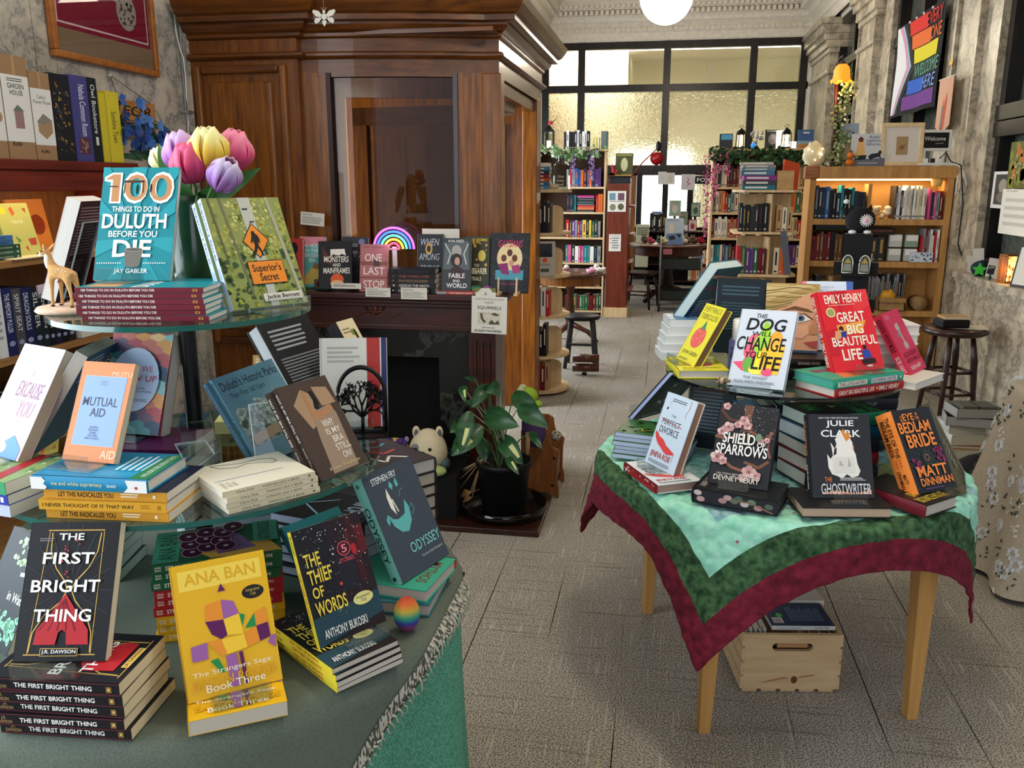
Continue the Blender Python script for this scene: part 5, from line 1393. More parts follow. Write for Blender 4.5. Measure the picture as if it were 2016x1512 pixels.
faH =spl +[('t','THIS',.30,.055,.49,.115,'131315',.0,.15),('t','DOG',.15,.115,.86,.275,'131315',.03,.15),('t','WILL',.28,.29,.64,.345,'131315',.0,.1),('t','CHANGE',.04,.36,.90,.535,'131315',.015,.1),('t','YOUR',.22,.55,.62,.63,'131315',.0,.1),('t','LIFE',.36,.60,.88,.775,'131315',.03,.1),('t','THE DOGIST',.26,.865,.70,.90,'5f6570',.0),('t','ELIAS WEISS FRIEDMAN',.12,.92,.82,.955,'5f6570',.0)]
book(lean(0.282,2.504,ZG +.004,-23.6,28.9,-1.6),.165,.242,.022,'ccd4e0','white This Dog Will Change Your Life book with bright splashed colours',hard=1,spine='e3e9f2',fa=faH,pages='cfc8bc')
acryl(V3(.285,2.515,ZG) @ RZ(-23.6),.12,.15,'clear acrylic stand under the white dog book',29,.055)
book(lean(.262,2.875,ZG +.03,-13,11),.17,.25,.03,'0d1a22','black jacket book standing open backed behind the portrait book',hard=1,spine='c3cfe0',fa=[('b',.1,.1,.9,.25,3,'34505a'),('b',.1,.32,.9,.7,10,'2c4650')],pages='cfae78')
hair =[('p',[(0,0),(1,0),(1,.1),(.8,.14),(.55,.22),(.35,.30),(.12,.40),(0,.5)],'a58a52'),('p',[(0,.02),(.9,.02),(.6,.1),(.2,.2),(0,.3)],'c4ab72')]+[('l',[(q /12,max(.005,min(.5,.03+.032*i +.022*sin(q *.55+i *.7)- .06*(q /12)*(i /5)))) for q in range(12- i // 2)],.010+.004*(i % 3),('8a7040','d2bd86','6f5a34','b89f64')[i % 4]) for i in range(13)]+[('p',[(.3,.45),(.5,.42),(.42,.62),(.3,.9),(.18,.9),(.2,.6)],'c48a68'),('p',[(.55,.62),(.8,.6),(.84,.72),(.7,.8),(.55,.78)],'dda584')]
fce =hair +[('p',[(.30,.40),(.55,.33),(.8,.37),(.9,.42),(.55,.38)],'6a4a2c'),('p',[(.42,.53),(.55,.46),(.72,.45),(.86,.52),(.7,.56),(.52,.57)],'e8dcd4'),('e',.67,.505,.075,.045,'4a6a8a'),('e',.67,.505,.035,.022,'16181c'),('l',[(.40,.54),(.55,.455),(.74,.44),(.9,.52)],.02,'5a3826'),('p',[(.92,.45),(1,.5),(1,.72),(.88,.74),(.82,.70)],'b9805c'),('p',[(.74,.85),(1,.82),(1,.93),(.88,.92)],'a84a48'),('p',[(.2,.6),(.5,.64),(.45,.9),(.2,.8)],'d69a78'),('r',0,.965,1,1,'2c4a6a')]
ZP =ZG
for i in range(2):
 book(flatT(.43,2.70+.004*i,ZP,4,'s',.16,.235,.026),.16,.235,.026,'2c2620',f'dark textured cover book, {("lower", "upper")[i]} of the two under the portrait book',hard=1,spine='241f1b',sa=[('t','EDWARD WHITE',.5,.3,.78,.65,'d8d2c4',.01)])
 ZP += .0264
book(lean(0.418,2.80,ZP +.002,-4.5,21.5),.165,.228,.03,'cf9a78','book with close painted portrait of a fair haired person, eye to chin',hard=1,spine='16191c',fa=fce,pages='cfc8bc')
book(lean(.545,2.86,ZG +.055,6,16),.16,.225,.035,'d8e2f2','white and pink Isabel Allende book standing behind the portrait book',hard=1,spine='d8788a',fa=[('p',[(0,0),(.08,0),(.03,.2),(.1,.5),(0,.5)],'e8909c'),('p',[(.86,0),(1,0),(1,.6),(.9,.5)],'4a6ab0'),('t','ISABEL ALLENDE',.2,.13,.82,.19,'8a93a6',.0),('t','A NOVEL BY',.35,.07,.62,.095,'a9b0be',.0)],pages='eef2f6')
RE ='d8262e'
ic ='f3e6d2'
fal =[('p',[(.28,.0),(.6,.0),(.4,.3)],'c41f2a'),('p',[(.6,0),(1,0),(1,.2),(.7,.3)],'e0383c'),('p',[(0,.5),(.3,.45),(.2,.8),(0,.8)],'c41f2a'),('p',[(.25,.43),(.85,.39),(.70,.55),(.28,.52)],'e8a03c'),('p',[(.3,.42),(.52,.55),(.28,.56)],'f0b84a'),
('t','EMILY HENRY',.13,.045,.89,.155,ic,.03),('b',.18,.175,.85,.19,1,'f0c9b4'),('e',.20,.265,.09,.06,'e6d9a8'),('e',.20,.265,.07,.046,'9aa05a'),('t','GREAT',.29,.27,.84,.40,ic,.035),('t','BIG',.44,.43,.76,.55,ic,.04),('t','BEAUTIFUL',.10,.575,.98,.69,ic,.035),('t','LIFE',.24,.73,.62,.865,ic,.04),
('e',.33,.475,.045,.035,'3a2226'),('p',[(.2,.5),(.33,.49),(.38,.56),(.24,.60),(.16,.6)],'d89a6c'),('p',[(.3,.52),(.42,.5),(.4,.58),(.3,.58)],'2c3a8a'),('e',.70,.72,.035,.028,'2c1c1c'),('p',[(.62,.76),(.76,.75),(.80,.85),(.64,.86)],'2c46a0'),('p',[(.58,.87),(.84,.86),(.86,.92),(.60,.93)],'2a1c1c'),('e',.72,.95,.06,.012,'efe6d8')]
sag =[('t','GREAT BIG BEAUTIFUL LIFE',.04,.25,.55,.8,ic,.03),('e',.59,.5,.015,.2,'e8a03c'),('t','EMILY HENRY',.62,.25,.92,.8,ic,.03)]
book(flatT(.600,2.505,ZG,36,'s',.155,.27,.026),.155,.27,.026,'c9272e','red Emily Henry hardcover lying flat on the glass shelf under a green one',hard=1,spine='b3242c',sa=sag,pages='e3dccc')
TLH ='2fa080'
book(flatT(.592,2.49,ZG +.0275,35.5,'s',.155,.27,.026),.155,.27,.026,TLH,'green The Love Haters hardcover lying on the red one',hard=1,spine='2a9a7a',fa=[('p',[(.1,.2),(.5,.3),(.4,.6),(.1,.5)],'d87a4a'),('p',[(.5,.5),(.9,.6),(.8,.9),(.5,.8)],'c9a84a'),('r',.6,.1,.8,.4,'7a3a4a')],sa=[('r',.05,.25,.46,.85,'e6ddcf'),('t','THE LOVE-HATERS',.07,.33,.44,.78,'3a2a34',.02),('r',.52,.25,.90,.85,'dcd3d6'),('t','KATHERINE CENTER',.535,.33,.885,.78,'3a2a4a',.02),('r',.94,.35,.965,.65,'e6ddcf')],pages='4fb09a')
book(lean(0.577,2.544,ZG +.056,22,27.4,-2.2),.166,.246,.03,RE,'bright red Great Big Beautiful Life book propped on the green hardcover',hard=1,spine='cf222c',fa=fal,sa=sag,pages='e3dccc')
acryl(V3(.577,2.552,ZG +.055) @ RZ(22),.10,.16,'clear acrylic stand behind the red Emily Henry book',28,.05)
PK ='d23d5c'
wr =[('p',[(.42,.22),(.60,.2),(.62,.3),(.56,.32),(.57,.5),(.66,.56),(.62,.62),(.44,.62),(.42,.55),(.50,.5),(.48,.33),(.40,.30)],'b9b0aa'),('p',[(.34,.36),(.48,.33),(.5,.4),(.36,.44)],'8a8480')]
faA =wr +[('b',.1,.05,.4,.12,3,'e88a9a'),('t','ASSASSINS',.12,.66,.9,.74,'8a1f34',.03),('t','ANONYMOUS',.12,.76,.95,.83,'8a1f34',.03),('t','ROB HART',.2,.88,.8,.94,'f0d8c8',.02)]
book(flatT(.80,2.64,ZG,52,'f',.14,.2,.022),.14,.2,.022,'d8d2c6','cream paged book lying under the pink red Assassins Anonymous book',hard=1,spine='b3303c',pages='e6dfd0')
book(lean(0.790,2.725,ZG +.023,56.3,31,-2),.14,.205,.026,PK,'pink red Assassins Anonymous book leaning at the right of the glass shelf',spine='d8304e',fa=faA,sa=[('t','ASSASSINS ANONYMOUS',.06,.2,.6,.85,'24161c',.03),('t','ROB HART',.68,.2,.94,.85,'f3d4da',.03)],pages='d9cfc0')
tq =['lowest','second','third','fourth','fifth']
for i in range(5):
 book(flatT(.700+.003*i,2.80+.004*i,ZG +i *.030,8,'f',.15,.20,.0293),.15,.20,.0293,'e6e2dc',f'white book, {tq[i]} from the glass, in the stack behind the red Emily Henry book',hard=1,pages='ebe5dc',spine='d8d2c8',fa=[('p',[(.1,.2),(.4,.1),(.5,.9),(.3,.8)],'6a5a4a'),('l',[(.6,.1),(.7,.9)],.03,'8a6a4a')] if i ==4 else (),group='white stack behind the red book')
m =MB();m.lathe([(0,0),(.0285,0),(.0285,.062),(.024,.066),(.012,.060),(0,.060)],28,mat('f0eee8',.5))
root =thing('pillar_candle','white pillar candle standing on a lilac box on the glass shelf','candle',V3(.258,2.735,ZG +.103))
m.build('wax',root);m =MB();m.tube([(0,0,.058),(.001,0,.071)],.0012,5,mat('26221e',.9));m.build('wick',root)
root =thing('gift_box','tall lilac and black printed box under the white candle','box',V3(.258,2.735,ZG) @ RZ(-8))
m =MB();m.box(-.035,-.03,0,.035,.03,.103,mat('5a5a8a',.5));m.box(-.008,-.0306,.005,.035,-.03,.07,mat('17181c',.4))
art(m,[('t','Lights',.05,.2,.28,.9,'1c1c26',.0,0,1),('b',.4,.05,.95,.3,3,'9a9ac0')],lambda u,v,L:(-.035+.07*u,-.03- EPS *(L +6),.103*(1- v)),.07,.103)
m.build('carton',root)
root =thing('puffer_fish_figurine','tiny striped brown pufferfish figurine on the glass shelf','figurine',V3(.190,2.545,ZG +.011) @ RZ(-20))
m =MB();m.ball((0,0,0),(.018,.012,.011),ramp_z([(-.02,'3a281c'),(-.01,'c9a878'),(-.004,'4a3424'),(.004,'cbb08a'),(.012,'4a3424'),(.02,'c0a074')],.4,'X'),20,12);m.build('body',root)
m =MB();m.ball((-.011,-.0095,.004),.0032,mat('0b0b0b',.1),10,6);m.ball((-.011,.0095,.004),.0032,mat('0b0b0b',.1),10,6);m.build('eyes',root)
m =MB();m.prism([(.016,0),(.026,.008),(.026,-.008)],-.001,.001,mat('8a6a48',.5),None,'y');m.build('tail',root)
root =thing('wooden_crate','pale pine slatted crate with slot handle on the carpet under the table','crate',V3(.452,2.52,0) @ RZ(9))
CR =CRATEW
m =MB()
W2,Hc,D =.148,.20,.40
out =[(-W2,.012),(W2,.012),(W2,Hc),(-W2,Hc)]
hx,hz,hh =.050,.158,.0135
for x0,x1,z0,z1 in ((-W2,-hx - hh,.012,Hc),(hx +hh,W2,.012,Hc),(-hx - hh,hx +hh,.012,hz - hh),(-hx - hh,hx +hh,hz +hh,Hc)):
 m.box(x0,0,z0,x1,.014,z1,CR)
for s in (-1,1):
 pc =[(s *hx +s *hh *cos(a),hz +hh *sin(a)) for a in [-pi /2+pi *i /8 for i in range(9)]]
 m.prism([(s *(hx +hh),hz - hh)]+pc +[(s *(hx +hh),hz +hh)],0,.014,CR,None,'y')
m.ball((.012,-.0005,.045),(.010,.0012,.013),mat('6a4226',.6),14,8)
m.prism([(-.10,.030),(-.03,.045),(.0,.05),(-.02,.055),(-.06,.045)],-.0004,0,mat('b0835a',.6),None,'y')
m.prism([(.02,.05),(.08,.060),(.07,.064),(.03,.058)],-.0004,0,mat('b0835a',.6),None,'y')
m.build('front_board',root)
m =MB();m.box(-W2,D - .014,.012,W2,D,Hc,CR);m.build('back_board',root)
for s in (-1,1):
 for k in range(4):
  m =MB();x =s *(W2 +.004)
  m.box(x - .004,.002,.012+k *.049,x +.004,D - .002,.012+k *.049+.041,CR);m.build('side_slat',root)
for k in range(5):
 m =MB();m.box(-W2 +k *.06,.002,.002,-W2 +k *.06+.046,D - .002,.012,CR);m.build('bottom_slat',root)
m =MB();m.box(-.048,.002,.156,.046,.010,.170,mat('b98a5a',.5));m.build('name_plate',root)
cm =V3(.452,2.52,0) @ RZ(9)
for i in range(14):
 x =-.13+i *.0075
 c =('dcd9d0','cfcbc0','e6e3dc','bdb6a4')[i % 4]
 T =cm @ V3(x,.26- .004*i,.013) @ RZ(90) @ Matrix()
 book(cm @ V3(x,.05+.02*(i % 2),.0135) @ Matrix(((0,-1,0,0),(1,0,0,.1),(0,0,1,0),(0,0,0,1))),.2,.172+.004*(i % 3),.0068,c,f'thin pale book standing in the crate, {ORD[i]} from its left side',group='thin books in the crate') if i < 9 else None
book(cm @ flatT(.045,.045,.193,0,'s',.15,.20,.014),.15,.20,.014,'16365c','dark blue Disaster paperback lying face down on top of the crate',spine='e3e3e0',fa=[('r',.12,.06,.36,.22,'e6e6e4'),('b',.14,.08,.34,.2,5,'4a4a4a'),('e',.45,.2,.09,.05,'4fd06a'),('b',.2,.35,.85,.9,14,'6a86a8')],sa=[('t','DISASTER',.68,.25,.9,.75,'3a4a6a',.0),('t','STACEY WILLIS',.1,.3,.45,.75,'8a93a4',.0)],pages='dcdcd8')
book(cm @ flatT(.045,.21,.19,0,'s',.15,.24,.02) @ Matrix(),.15,.24,.02,'d5d2c8','white paged book lying behind the dark blue one in the crate',spine='dcd9d0')
# ================================================================== fireplace mantel
MY,MZ =4.06,1.035
root =thing('fireplace_mantel','dark mahogany fireplace mantel with black marble surround in front of the oak vestibule','fireplace',(-1.38,4.2,0))
mT =V3(1.38,-4.2,0)
m =MB();m.box(-2.06,MY,MZ - .032,-.742,4.345,MZ,MAHOG);m.build('shelf',root,mT,.006)
m =MB()
for z0,z1,o in ((MZ - .075,MZ - .032,.012),(MZ - .055,MZ - .032,.03)):
 m.box(-2.03- o,MY +.06- o,z0,-.79+o,4.34,z1,MAHOG)
m.build('moulding',root,mT,.006)
m =MB();m.box(-2.0,MY +.06,.85,-.80,4.34,MZ - .07,MAHOG);m.box(-2.0,MY +.05,.845,-.80,MY +.06,.87,MAHOG);m.build('frieze',root,mT,.003)
m =MB()
cx,cz =-1.42,.925
MH2 =grain('3a160e','5a2414',(5,5,5),.35)
for s in (-1,1):
 m.tube([(cx +s *t *.14,MY +.055,cz +.012*sin(t *7)*(1- t *.3)) for t in [i /12 for i in range(13)]],[.006- .004*i /12 for i in range(13)],6,MH2)
 m.tube([(cx +s *.02,MY +.055,cz),(cx +s *.05,MY +.055,cz +.03),(cx +s *.03,MY +.055,cz +.045)],.004,6,MH2)
m.ball((cx,MY +.055,cz +.02),(.014,.006,.03),MH2,12,8)
m.build('carving',root,mT)
for x0,x1 in ((-2.0,-1.86),(-.94,-.80)):
 m =MB();m.box(x0,MY +.06,0,x1,4.34,.85,MAHOG)
 for k in range(3):
  m.box(x0 +.025+k *.035,MY +.052,.12,x0 +.045+k *.035,MY +.06,.80,MAHOG)
 m.box(x0 - .01,MY +.045,0,x1 +.01,4.34,.1,MAHOG)
 m.build('side_post',root,mT,.003)
BMARB =marble_mat('0c0f10','101414','3c413c','black',1.6,.15)
m =MB();m.box(-1.86,MY +.09,.70,-.94,4.34,.85,BMARB);m.box(-1.86,MY +.09,0,-1.70,4.34,.70,BMARB);m.box(-1.10,MY +.09,0,-.94,4.34,.70,BMARB);m.build('marble_surround',root,mT)
m =MB();m.box(-1.70,4.28,0,-1.10,4.34,.70,mat('060606',.8));m.build('firebox',root,mT)
def on_mantel(x0,x1,yt,Y,yaw=0,tilt=9,t=.02,z=MZ +.002):
 """book standing on the mantel whose picture spans x0..x1 with its top at yt"""
 k =Y /_ray((x0 +x1)/2,560).y
 c =at((x0 +x1)/2,560,Y)
 w =(x1 - x0)*k /max(.5,cos(radians(yaw +10)))
 h =(at((x0 +x1)/2,yt,Y).z - z)/cos(radians(tilt))
 return lean(c.x,Y,z,yaw,tilt),w,h
def mbook(x0,x1,yt,Y,cover,label,fa=(),yaw=0,tilt=9,t=.022,z=MZ +.002,**k):
 T,w,h =on_mantel(x0,x1,yt,Y,yaw,tilt,t,z)
 return book(T,w,h,t,cover,label,fa=fa,hard=k.pop('hard',1),**k)
mbook(566,596,470,4.17,'a8322c','red book with dark moon disc at the left end of the mantel',[('e',.4,.2,.28,.12,'1c1414'),('p',[(.3,.4),(.6,.3),(.9,.9),(.4,.8)],'7a1a1c')],tilt=8)
mbook(588,640,467,4.235,'5fb0b0','sea blue House in the Cerulean Sea book behind the monsters book',[('p',[(0,0),(1,0),(1,.12),(0,.2)],'d98a9a'),('t','THE HOUSE\nIN THE\nCERULEAN\nSEA',.06,.14,.9,.5,'eef0ea',.02),('p',[(.2,.8),(.5,.6),(1,.62),(1,.9),(.2,.95)],'d0b45a'),('p',[(.5,.62),(.6,.5),(.75,.55),(.8,.65)],'8a6a3a')])
faM =[('p',[(.1,.1),(.3,.3),(.5,.2),(.4,.5),(.15,.4)],'5a2a20'),('p',[(.35,.17),(.78,.16),(.82,.3),(.7,.26),(.6,.3),(.45,.26),(.36,.32)],'e8e2d8'),('e',.55,.78,.2,.12,'d85a2c'),('e',.55,.86,.2,.07,'e8b07a'),('t','OF',.46,.22,.64,.29,'e9e2d6',.03),('t','MONSTERS',.16,.31,.9,.43,'e9e2d6',.03),('t','AND',.42,.45,.66,.52,'e9e2d6',.03),('t','MAINFRAMES',.14,.54,.94,.66,'e9e2d6',.03)]
mbook(630,690,476,4.12,'17161a','black Of Monsters and Mainframes book tilted on the mantel',faM,yaw=12,tilt=14,spine='17161a')
mbook(672,724,467,4.25,'2e2d31','grey script lettered book behind the pink One Last Stop book',[('t','A Sorceress',.1,.1,.6,.2,'a9a8ac',.0,.3),('t','Comes',.1,.24,.6,.34,'a9a8ac',.0,.3),('e',.75,.1,.12,.06,'7a7a9a'),('s',.3,.3,.9,.8,12,'7a7a80',.03)])
mbook(706,762,482,4.10,'b0686a','dusty pink One Last Stop book standing before the neon rainbow',[('t','Casey McQuiston',.1,.03,.9,.09,'6a1f2a',.0,.2),('r',0,.36,1,.44,'8a4a40'),('r',.5,.32,.72,.46,'4a3030'),('r',0,.68,1,.72,'8a4a40'),('t','ONE',.18,.2,.80,.36,'f0e0d4',.01),('t','LAST',.14,.48,.90,.64,'f0e0d4',.01),('t','STOP',.14,.76,.90,.92,'f0e0d4',.01)],tilt=10)
mbook(820,870,462,4.20,'16181d','black When Among Crows book behind the lying stack',[('t','WHEN',.12,.08,.86,.2,'b9c0c4',.0,.2),('e',.45,.26,.14,.1,'c9a04a'),('e',.45,.26,.08,.06,'16181d'),('t','AMONG',.06,.34,.88,.46,'b9c0c4',.0,.2),('t','CROWS',.1,.55,.88,.66,'b9c0c4',.0,.2)])
faF =[('p',[(.1,.1),(.9,.05),(.95,.6),(.05,.6)],'5a6062'),('e',.5,.25,.17,.12,'a9a4a0'),('e',.5,.42,.2,.13,'2a1c1c'),('e',.53,.44,.09,.08,'c99a86'),('p',[(.3,.6),(.5,.5),(.75,.6),(.8,.8),(.3,.8)],'3a2224'),('l',[(.1,.1),(.3,.3),(.2,.5)],.04,'c3c9cc'),('l',[(.9,.1),(.75,.3),(.85,.5)],.04,'c3c9cc'),('t','AVA REID',.2,.03,.75,.08,'e9e7e2',.02),('t','FABLE',.25,.67,.80,.76,'eeece8',.03),('t','END',.4,.79,.64,.84,'eeece8',.03),('t','WORLD',.18,.86,.88,.95,'eeece8',.03)]
mbook(868,926,470,4.11,'33393c','grey Fable for the End of the World book on the mantel',faF,z=MZ +.016,tilt=9)
mbook(912,962,466,4.19,'3a3a26','olive Sunbearer book between the grey fable book and the patterned one',[('s',.2,.1,.9,.7,24,'c9a04a',.05),('e',.7,.35,.15,.1,'d8c25a'),('t','AIDEN THOMAS',.1,.04,.9,.09,'e8d23a',.02),('t','THE',.4,.50,.6,.55,'e9e2c4',.02),('t','SUNBEARER',.04,.57,.92,.68,'e9e2c4',.03),('t','TRIALS',.3,.73,.7,.80,'e9e2c4',.02)])
faZ =[('s',0,0,1,1,120,'3a3d42',.03),('e',.5,.42,.33,.25,'e8d2a0'),('p',[(.14,.62),(.86,.62),(.86,.78),(.14,.78)],'4f9ab0'),('p',[(.2,.52),(.45,.5),(.5,.70),(.3,.68)],'8a2f6a'),('p',[(.55,.55),(.75,.52),(.8,.66),(.6,.68)],'a83f7a'),('e',.35,.42,.07,.06,'6a3a2c'),('e',.5,.33,.07,.06,'5a3428'),('e',.63,.42,.07,.06,'6a3a2c'),('e',.55,.5,.07,.05,'d09a7a'),('t','GAYSIANS',.2,.12,.82,.24,'c9386a',.01,.2),('t','MIKE CURATO',.3,.83,.75,.87,'b0486a',.0)]
mbook(963,1039,460,4.17,'25262b','black patterned Gaysians book on a little wooden easel at the mantel end',faZ,tilt=12,spine='25262b')
root =thing('mini_easel','small light wooden easel holding the patterned book at the mantel end','easel',V3(at(1001,560,4.13).x,4.10,MZ))
for s in (-1,1):
 m =MB();m.box(s *.045- .004,-.012,0,s *.045+.004,-.004,.085,BIRCH,RX(-12));m.build('upright',root)
 m =MB();m.box(s *.045- .009,-.03,0,s *.045+.009,.06,.012,BIRCH);m.build('foot',root)
st =[('1a1a1e','HARROW THE NINTH','black Harrow spine, lowest of the stack on the mantel','c9c9c6'),('2a1f22','GIDEON THE NINTH','dark Gideon spine, second of the stack on the mantel','d8d6d0'),('22201f','SWORDCROSSED','brown black Swordcrossed spine, third of the stack on the mantel','9a7a5a'),('1d1b1c','THE THREE LIVES','black spine with small red print, fourth of the stack on the mantel','9a4a4a'),('17171b','CHOSEN','dark book tilted on top of the mantel stack','3a3a4a')]
zz =MZ +.001
for i,(c,tx,lbl,ink) in enumerate(st):
 p =at(812,560,4.09)
 t =(.025,.024,.022,.022,.024)[i]
 book(flatT(p.x +.004*(i % 2),4.085,zz,(0,1,-2,2,6)[i],'s',.13,.235,t),.13,.235,t,c,lbl,spine=c,sa=[('e',.08,.5,.02,.22,ink),('t',tx,.2,.2,.85,.85,ink,.02)],pages='cfc8b8')
 zz += t +.0005
p =at(907,562,4.09)
book(flatT(p.x,4.075,MZ +.001,2,'s',.13,.235,.014),.13,.235,.014,'b34a4a','thin red and grey Ribbon Skirt book lying on the mantel',spine='b9504a',sa=[('r',0,0,.2,1,'8a9aa0'),('r',.8,0,1,1,'7a8a90'),('t','THE RIBBON SKIRT',.27,.25,.76,.8,'f0e6dc',.02)])
NX =at(775,490,4.23)
root =thing('neon_rainbow_lamp','glowing neon rainbow lamp standing behind the mantel books','lamp',V3(NX.x,4.235,MZ))
kk =4.23/_ray(775,490).y
cz0 =NX.z - MZ
for r,c,st_ in ((41,'c45cff',7),(33.5,'3a6cff',7),(26,'4fd8c0',6),(18.5,'ffd23a',6),(11,'ff4a6a',6)):
 m =MB();rr_ =r *kk
 m.tube([(rr_ *cos(a),0,cz0 +rr_ *sin(a)) for a in [pi *i /24 for i in range(25)]],.0058,10,glow(c,st_ *.32));m.build('light_tube',root)
m =MB();m.box(-.04,.008,0,.04,.02,.012,WHITEP);m.box(-.012,.008,.01,.012,.014,cz0 +.01,WHITEP);m.box(-.03,.006,cz0 - .006,.03,.012,cz0 +.003,mat('e0b8c0',.5));m.build('base',root)
point('neon_light',(NX.x,4.14,NX.z +.05),.5,(.75,.5,1.0),.04)
m =MB();m.ball((0,0,.022),(.026,.026,.026),ramp_z([(-.01,'b03a2c'),(.008,'3a4a9a'),(.02,'3a8a8a'),(.03,'b04a5a'),(.048,'5a4a8a')],.95),20,12,lambda q,p:Vector((q.x,q.y,max(q.z,.001))))
tag(m.build('felt_dome',None,V3(at(958,560,4.08).x,4.085,MZ)),'felted dome with blue and red swirls beside the little easel','felt ornament')
m =MB();m.lathe([(0,0),(.018,0),(.026,.018),(.028,.034),(.024,.034),(.02,.018),(0,.006)],24,ramp_z([(0,'c9702c'),(.012,'b98a2c'),(.024,'2f8a5a'),(.034,'3a6a4a')],.95))
tag(m.build('felt_bowl',None,V3(at(938,560,4.15).x,4.14,MZ +.002)),'little felted bowl in green and orange behind the felted dome','bowl')
root =thing('black_cat_figurine','tiny black cat figurine between the monsters book and the pink one','figurine',V3(at(691,560,4.07).x,4.075,MZ))
m =MB();m.ball((0,0,.014),(.014,.012,.015),BLACKP,14,10);m.ball((0,-.004,.032),(.012,.010,.010),BLACKP,14,10);m.build('body',root)
for s in (-1,1):
 m =MB();m.prism([(s *.003,.038),(s *.011,.038),(s *.010,.050)],-.006,-.002,BLACKP,None,'y');m.build('ear',root)
 m =MB();m.ball((s *.0045,-.0135,.034),.002,mat('d8d23a',.3),8,6);m.build('eye',root)
root =thing('trinket_box','tiny wooden trinket box with dark heart left of the monsters book','box',V3(at(628,545,4.17).x,4.17,MZ +.001))
m =MB();m.box(-.024,-.015,0,.024,.015,.05,mat('6a4a34',.6));m.build('case',root,None,.003)
m =MB();m.ball((0,-.0155,.028),(.010,.0015,.010),mat('2a1612',.5),12,8);m.build('heart',root)
root =thing('trailing_plant','dark green trailing stone flowers lying at the left mantel corner','ornament',V3(at(625,558,4.10).x,4.10,MZ))
m =MB();rq =random.Random(5)
for k in range(9):
 a =rq.uniform(-.08,.08)
 m.tube([(a +.02*cos(t),.012*sin(t)+rq.uniform(-.01,.01),.012+.006*sin(3*t)) for t in [i *.7 for i in range(8)]],.0035,5,mat('24403a',.5))
m.build('strands',root)
def card(x0,y0,x1,y1,Y,label,lines=3,roll=0,name='shelf_label',cat='label',rows=()):
 a,b =at(x0,y0,Y),at(x1,y1,Y)
 w,h =b.x - a.x,a.z - b.z
 m =MB();m.box(0,0,0,w,.0015,h,mat('ddd8cc',.7))
 it =list(rows) or [('t','Staff Pick',.07,.1,.5,.26,'5a5650',.0),('b',.07,.36,.93,.92,lines,'9a958c')]
 art(m,it,lambda u,v,L:(u *w,-EPS *L,h *(1- v)),w,h,.7)
 return tag(m.build(name,None,V3(a.x,Y,b.z) @ RY(roll)),label,cat)
card(652,557,711,569,4.05,'narrow white shelf label under the monsters book',1)
card(719,566,769,585,4.05,'white shelf label on the mantel edge under the pink book',3)
card(789,566,841,590,4.05,'white shelf label on the mantel edge under the lying stack',5)
card(590,416,638,442,4.33,'small white card tilted on the oak panel above the mantel',4,5)
card(831,450,905,500,4.27,'pale paper with line drawing propped behind the black crow book',0,0,'drawing','paper',[('l',[(.3,.7),(.4,.3),(.55,.2),(.65,.35),(.6,.6),(.75,.5)],.01,'8a8680')])
card(936,567,976,588,4.052,'small botanical paper tag clipped above the squirrel print',0,0,'paper_tag','paper',[('p',[(0,0),(.3,0),(.1,.4),(0,.4)],'7a7a4a'),('p',[(.7,0),(1,0),(1,.4),(.85,.4)],'7a7a4a'),('t','A',.42,.4,.58,.7,'3a3a38',.0)])
sq =[('t',"I DON'T HATE DUCKS ON A ROW",.1,.05,.9,.1,'34322c',.0),('t','I HATE',.36,.14,.62,.19,'34322c',.0),('t','SQUIRRELS',.16,.26,.84,.36,'2a2824',.02),('r',.18,.42,.82,.76,'cfc8b4'),('p',[(.24,.46),(.3,.44),(.34,.6),(.42,.68),(.36,.72),(.26,.6)],'5a5446'),('p',[(.54,.46),(.66,.43),(.78,.48),(.74,.52),(.6,.5)],'5a5446'),('p',[(.5,.68),(.58,.62),(.66,.7),(.76,.62),(.8,.74),(.5,.75)],'5a5446'),('s',.2,.44,.8,.74,24,'8a8472',.012),('t','AND THEY ARE',.3,.82,.66,.86,'34322c',.0),('t','EVERYWHERE',.1,.90,.86,.96,'2a2824',.02)]
card(927,582,997,657,4.045,'cream squirrel print hanging from the right end of the mantel',0,1.5,'squirrel_print','print',sq)
# ================================================================== bookcase along the marble wall
BX0,BX1 =XL +.005,-2.2
root =thing('wall_bookcase','reddish wooden bookcase along the left marble wall behind the display table','bookcase',(-2.35,2.7,0))
bT =V3(2.35,-2.7,0)
Y0,Y1 =1.95,3.39
m =MB();m.box(BX0,Y0,1.615,BX1 +.012,Y1,1.65,REDWOOD);m.build('top_board',root,bT,.004)
m =MB();m.box(BX1 - .02,Y0,1.54,BX1,Y1 - .02,1.615,REDWOOD);m.build('fascia',root,bT,.003)
SHW =grain('8a6238','a97f4e',(7,.8,7),.5)
for z in (1.285,.955,.62,.30):
 m =MB();m.box(BX0 +.01,Y0,z,BX1 - .005,Y1 - .025,z +.025,SHW);m.build('shelf',root,bT,.002)
for y in (Y0,Y1 - .025):
 m =MB();m.box(BX0,y,0,BX1,y +.025,1.615,REDWOOD);m.build('side_panel',root,bT)
m =MB();m.box(BX0,Y0,0,BX0 +.01,Y1,1.615,grain('7a4a26','93602f',(1,8,.8),.6));m.build('back_panel',root,bT)
area('shelf_strip_light',(-2.26,2.75,1.60),(0,0,0),.04,1.1,2.4,(1.0,.74,.46))
SX =RZ(90)
